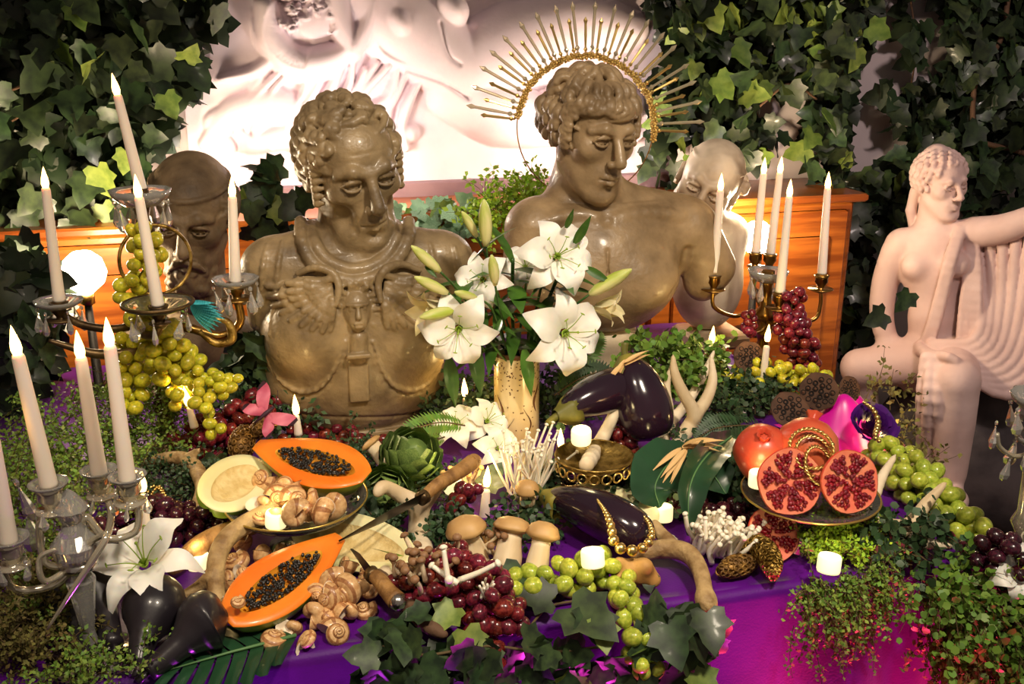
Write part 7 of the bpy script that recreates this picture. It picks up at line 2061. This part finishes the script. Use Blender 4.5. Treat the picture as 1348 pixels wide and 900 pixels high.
greenery('round-leaved trailing greenery at the table corner', [(PY(1245, 775, 1.22), J(.03, .012, .02)), (PY(1290, 800, 1.21), J(.05, .012, .03)), (PY(1335, 830, 1.20), J(.04, .012, .03))], 120, 0.11, 0.013, 'fern_green', 44, 1.6, (-0.1, -0.7, 0.1), 'rnd', per=16)
greenery('dark trailing greenery down the corner of the cloth', [(PY(1245, 830, 1.215), J(.015, .008, .03)), (PY(1280, 860, 1.20), J(.05, .01, .03)), (PY(1345, 880, 1.19), J(.03, .01, .03))], 120, 0.09, 0.011, 'moss_brown', 45, 2.0, (0, -0.5, -0.3), 'dia')
greenery('green clover-like sprays behind the cloth tealight', [(PZ(1150, 705, .79), J(.03, .02, .01)), (PZ(1190, 720, .785), J(.03, .015, .01)), (PZ(1215, 700, .79), J(.02, .015, .01))], 60, 0.06, 0.016, 'fern_dark', 46, 0.8, (0, -0.5, 0.6), 'rnd', per=9)
greenery('feathery greenery tumbling under the yellow grapes', [(PZ(190, 590, .80), J(.05, .04, .02)), (PZ(225, 560, .82), J(.05, .04, .04)), (PZ(150, 560, .83), J(.04, .04, .04))], 200, 0.11, 0.008, 'moss_green', 47, 0.8)
greenery('dark fern greenery beside the grey-tan antler', [(PZ(200, 640, .78), J(.05, .03, .01)), (PZ(240, 640, .78), J(.03, .03, .01))], 90, 0.075, 0.0085, 'fern_dark', 48, 0.8)
greenery('wispy greenery around the glass candelabrum arms', [(PZ(60, 690, .82), J(.05, .03, .03)), (PZ(100, 640, .82), J(.05, .04, .04)), (PZ(20, 640, .84), J(.05, .04, .05))], 150, 0.11, 0.008, 'moss_green', 49, 0.8)
greenery('brownish moss heap at the table corner by the gourds', [(PZ(30, 770, .79), J(.04, .03, .02)), (PZ(50, 840, .785), J(.03, .02, .015)), (PZ(10, 850, .79), J(.03, .02, .02)), (PZ(70, 790, .80), J(.02, .02, .02))], 230, 0.08, 0.0075, 'moss_brown', 50, 0.6)
greenery('green moss tuft between the gourds and the cloth edge', [(PZ(60, 800, .80), J(.03, .02, .015)), (PZ(35, 740, .82), J(.03, .02, .02)), (PZ(130, 885, .765), J(.04, .006, .006))], 130, 0.065, 0.0075, 'moss_green', 51, 0.6)
greenery('bright jasmine foliage lit from behind beside the youth neck', [(PY(665, 272, 2.62), J(.05, .03, .025)), (PY(700, 258, 2.62), J(.03, .03, .03)), (PY(650, 290, 2.6), J(.05, .03, .02))], 110, 0.09, 0.017, 'moss_bright', 52, 0.9, (0, -0.3, 0.7), 'dia', per=14, floor_clip=False)
greenery('leafy pot greenery below the youth chest', [(PZ(880, 490, .85), J(.04, .03, .03)), (PZ(850, 500, .85), J(.04, .03, .03)), (PZ(915, 500, .83), J(.03, .03, .03))], 130, 0.09, 0.016, 'fern_green', 53, 0.6, (0, -0.3, 0.8), 'rnd', per=12)
greenery('dark low greenery between artichokes and papaya', [(PZ(470, 610, .775), J(.02, .03, .01)), (PZ(495, 690, .775), J(.02, .02, .01)), (PZ(560, 640, .775), J(.03, .04, .01))], 120, 0.065, 0.010, 'fern_dark', 54, 0.6)
greenery('low greenery filling the gaps around the mushrooms', [(PZ(640, 700, .775), J(.05, .02, .008)), (PZ(700, 690, .775), J(.03, .02, .008)), (PZ(590, 700, .775), J(.02, .02, .01)), (PZ(725, 650, .78), J(.02, .03, .01))], 100, 0.045, 0.011, 'fern_dark', 55, 0.5, (0, -0.3, 0.8), 'rnd', per=14)
greenery('dark greenery beneath the golden stand and broad leaf', [(PZ(860, 660, .77), J(.04, .02, .008)), (PZ(760, 620, .775), J(.05, .03, .008)), (PZ(930, 600, .78), J(.04, .04, .01)), (PZ(960, 640, .775), J(.02, .03, .01))], 190, 0.06, 0.012, 'fern_dark', 56, 0.6, (0, -0.3, 0.8), 'rnd', per=14)
greenery('dark greenery along the foot of the vase and busts', [(PZ(600, 545, .79), J(.06, .03, .02)), (PZ(740, 530, .80), J(.05, .03, .03)), (PZ(660, 530, .79), J(.05, .02, .02)), (PZ(350, 560, .80), J(.05, .03, .02))], 230, 0.10, 0.015, 'fern_dark', 57, 0.6, (0, -0.3, 0.8), 'dia', per=18)
greenery('thin twiggy leaves between satin and statue', [(PZ(1190, 590, .80), J(.02, .03, .01)), (PZ(1205, 620, .79), J(.02, .02, .01)), (PZ(1150, 520, .85), J(.03, .03, .02))], 26, 0.08, 0.013, 'moss_brown', 58, 0.4, (0.1, -0.1, 0.9), 'dia', per=12)
greenery('round grey-green sprigs under the glass cake stand', [(PZ(975, 655, .775), J(.015, .02, .01)), (PZ(1130, 690, .775), J(.03, .015, .01)), (PZ(960, 590, .80), J(.03, .03, .02)), (PZ(975, 640, .80), J(.015, .02, .02))], 90, 0.05, 0.014, 'fern_dark', 59, 0.6, (0, -0.4, 0.7), 'rnd', per=11)
greenery('dark sprigs on the cloth under pale grapes and lotus pods', [(PZ(960, 540, .79), J(.05, .03, .01)), (PZ(1010, 530, .79), J(.04, .02, .01)), (PZ(985, 515, .80), J(.04, .02, .01))], 110, 0.06, 0.013, 'fern_dark', 60, 0.6, (0, -0.3, 0.8), 'rnd', per=12)
greenery('grassy fringe behind the left tapers', [(PZ(130, 600, .80), J(.05, .05, .02)), (PZ(60, 600, .82), J(.05, .05, .03))], 120, 0.12, 0.009, 'moss_green', 61, 0.9)

def fern(label, pts, Wd, m, n=26, seed=0):
    P = catmull(pts, 10); c = P[0]; t = thing('fern_frond', label, 'fern', c, group='fern fronds')
    part('rachis', tube(P, [0.0018, 0.0006], 5), 'twig', t, world=True)
    T_ = np.gradient(P, axis=0); LP, LR, S = [], [], []
    for i in range(n):
        f = 0.06 + 0.92 * i / (n - 1); x = f * (len(P) - 1); j = min(int(x), len(P) - 2)
        p = P[j] + (P[j + 1] - P[j]) * (x - j); d = T_[j] / np.linalg.norm(T_[j])
        up = np.array([0, -0.75, 0.65]); s_ = np.cross(d, up); s_ /= np.linalg.norm(s_)
        for s in (-1, 1):
            y = s * s_ + d * 0.45; y /= np.linalg.norm(y); z = np.cross(s_, d) if True else up
            z = z / np.linalg.norm(z); z = z if z @ up > 0 else -z; z = z - y * (z @ y); z /= np.linalg.norm(z)
            LP.append(p); LR.append(np.stack([np.cross(y, z), y, z], 1)); S.append(Wd * math.sin(math.pi * (0.12 + 0.86 * f)) ** 0.8)
    V0 = DIA_V * np.array([0.5, 1, 1])
    part('leaflets', leaf_stuff('leaflets', np.array(LP) - c, np.array(LR), np.array(S), m, V0, DIA_F), m, t, kind='stuff')
for lab, pts, w, m in (
    ('light green fern frond arching over the artichoke', [PZ(612, 560, .86), PZ(580, 556, .88), PZ(545, 565, .88), PZ(520, 585, .86)], 0.030, 'fern_green'),
    ('fern frond beside the fallen lilies', [PZ(585, 575, .83), PZ(560, 585, .84), PZ(535, 605, .84)], 0.022, 'fern_green'),
    ('fern frond rising behind the vase toward the youth', [PY(735, 520, 1.95), PY(755, 490, 1.97), PY(780, 455, 1.99), PY(790, 435, 2.0)], 0.038, 'fern_green'),
    ('fern frond drooping beside the large lily', [PY(730, 520, 1.93), PY(760, 500, 1.93), PY(790, 490, 1.92), PY(812, 500, 1.9)], 0.036, 'fern_dark'),
    ('dark fern frond reaching under the lotus pods', [PZ(1005, 560, .83), PZ(970, 560, .86), PZ(938, 565, .86), PZ(915, 580, .84)], 0.036, 'fern_dark'),
    ('dark fern frond between antlers and pomegranates', [PZ(1000, 580, .82), PZ(960, 590, .85), PZ(930, 610, .84)], 0.032, 'fern_dark'),
    ('fern frond at the foot of the armoured bust', [PZ(480, 650, .80), PZ(470, 625, .83), PZ(465, 600, .84)], 0.028, 'fern_dark'),
    ('green fern frond under the papaya bowl', [PZ(500, 690, .79), PZ(480, 665, .82), PZ(470, 640, .83)], 0.026, 'fern_dark')):
    fern(lab, pts, w, m)
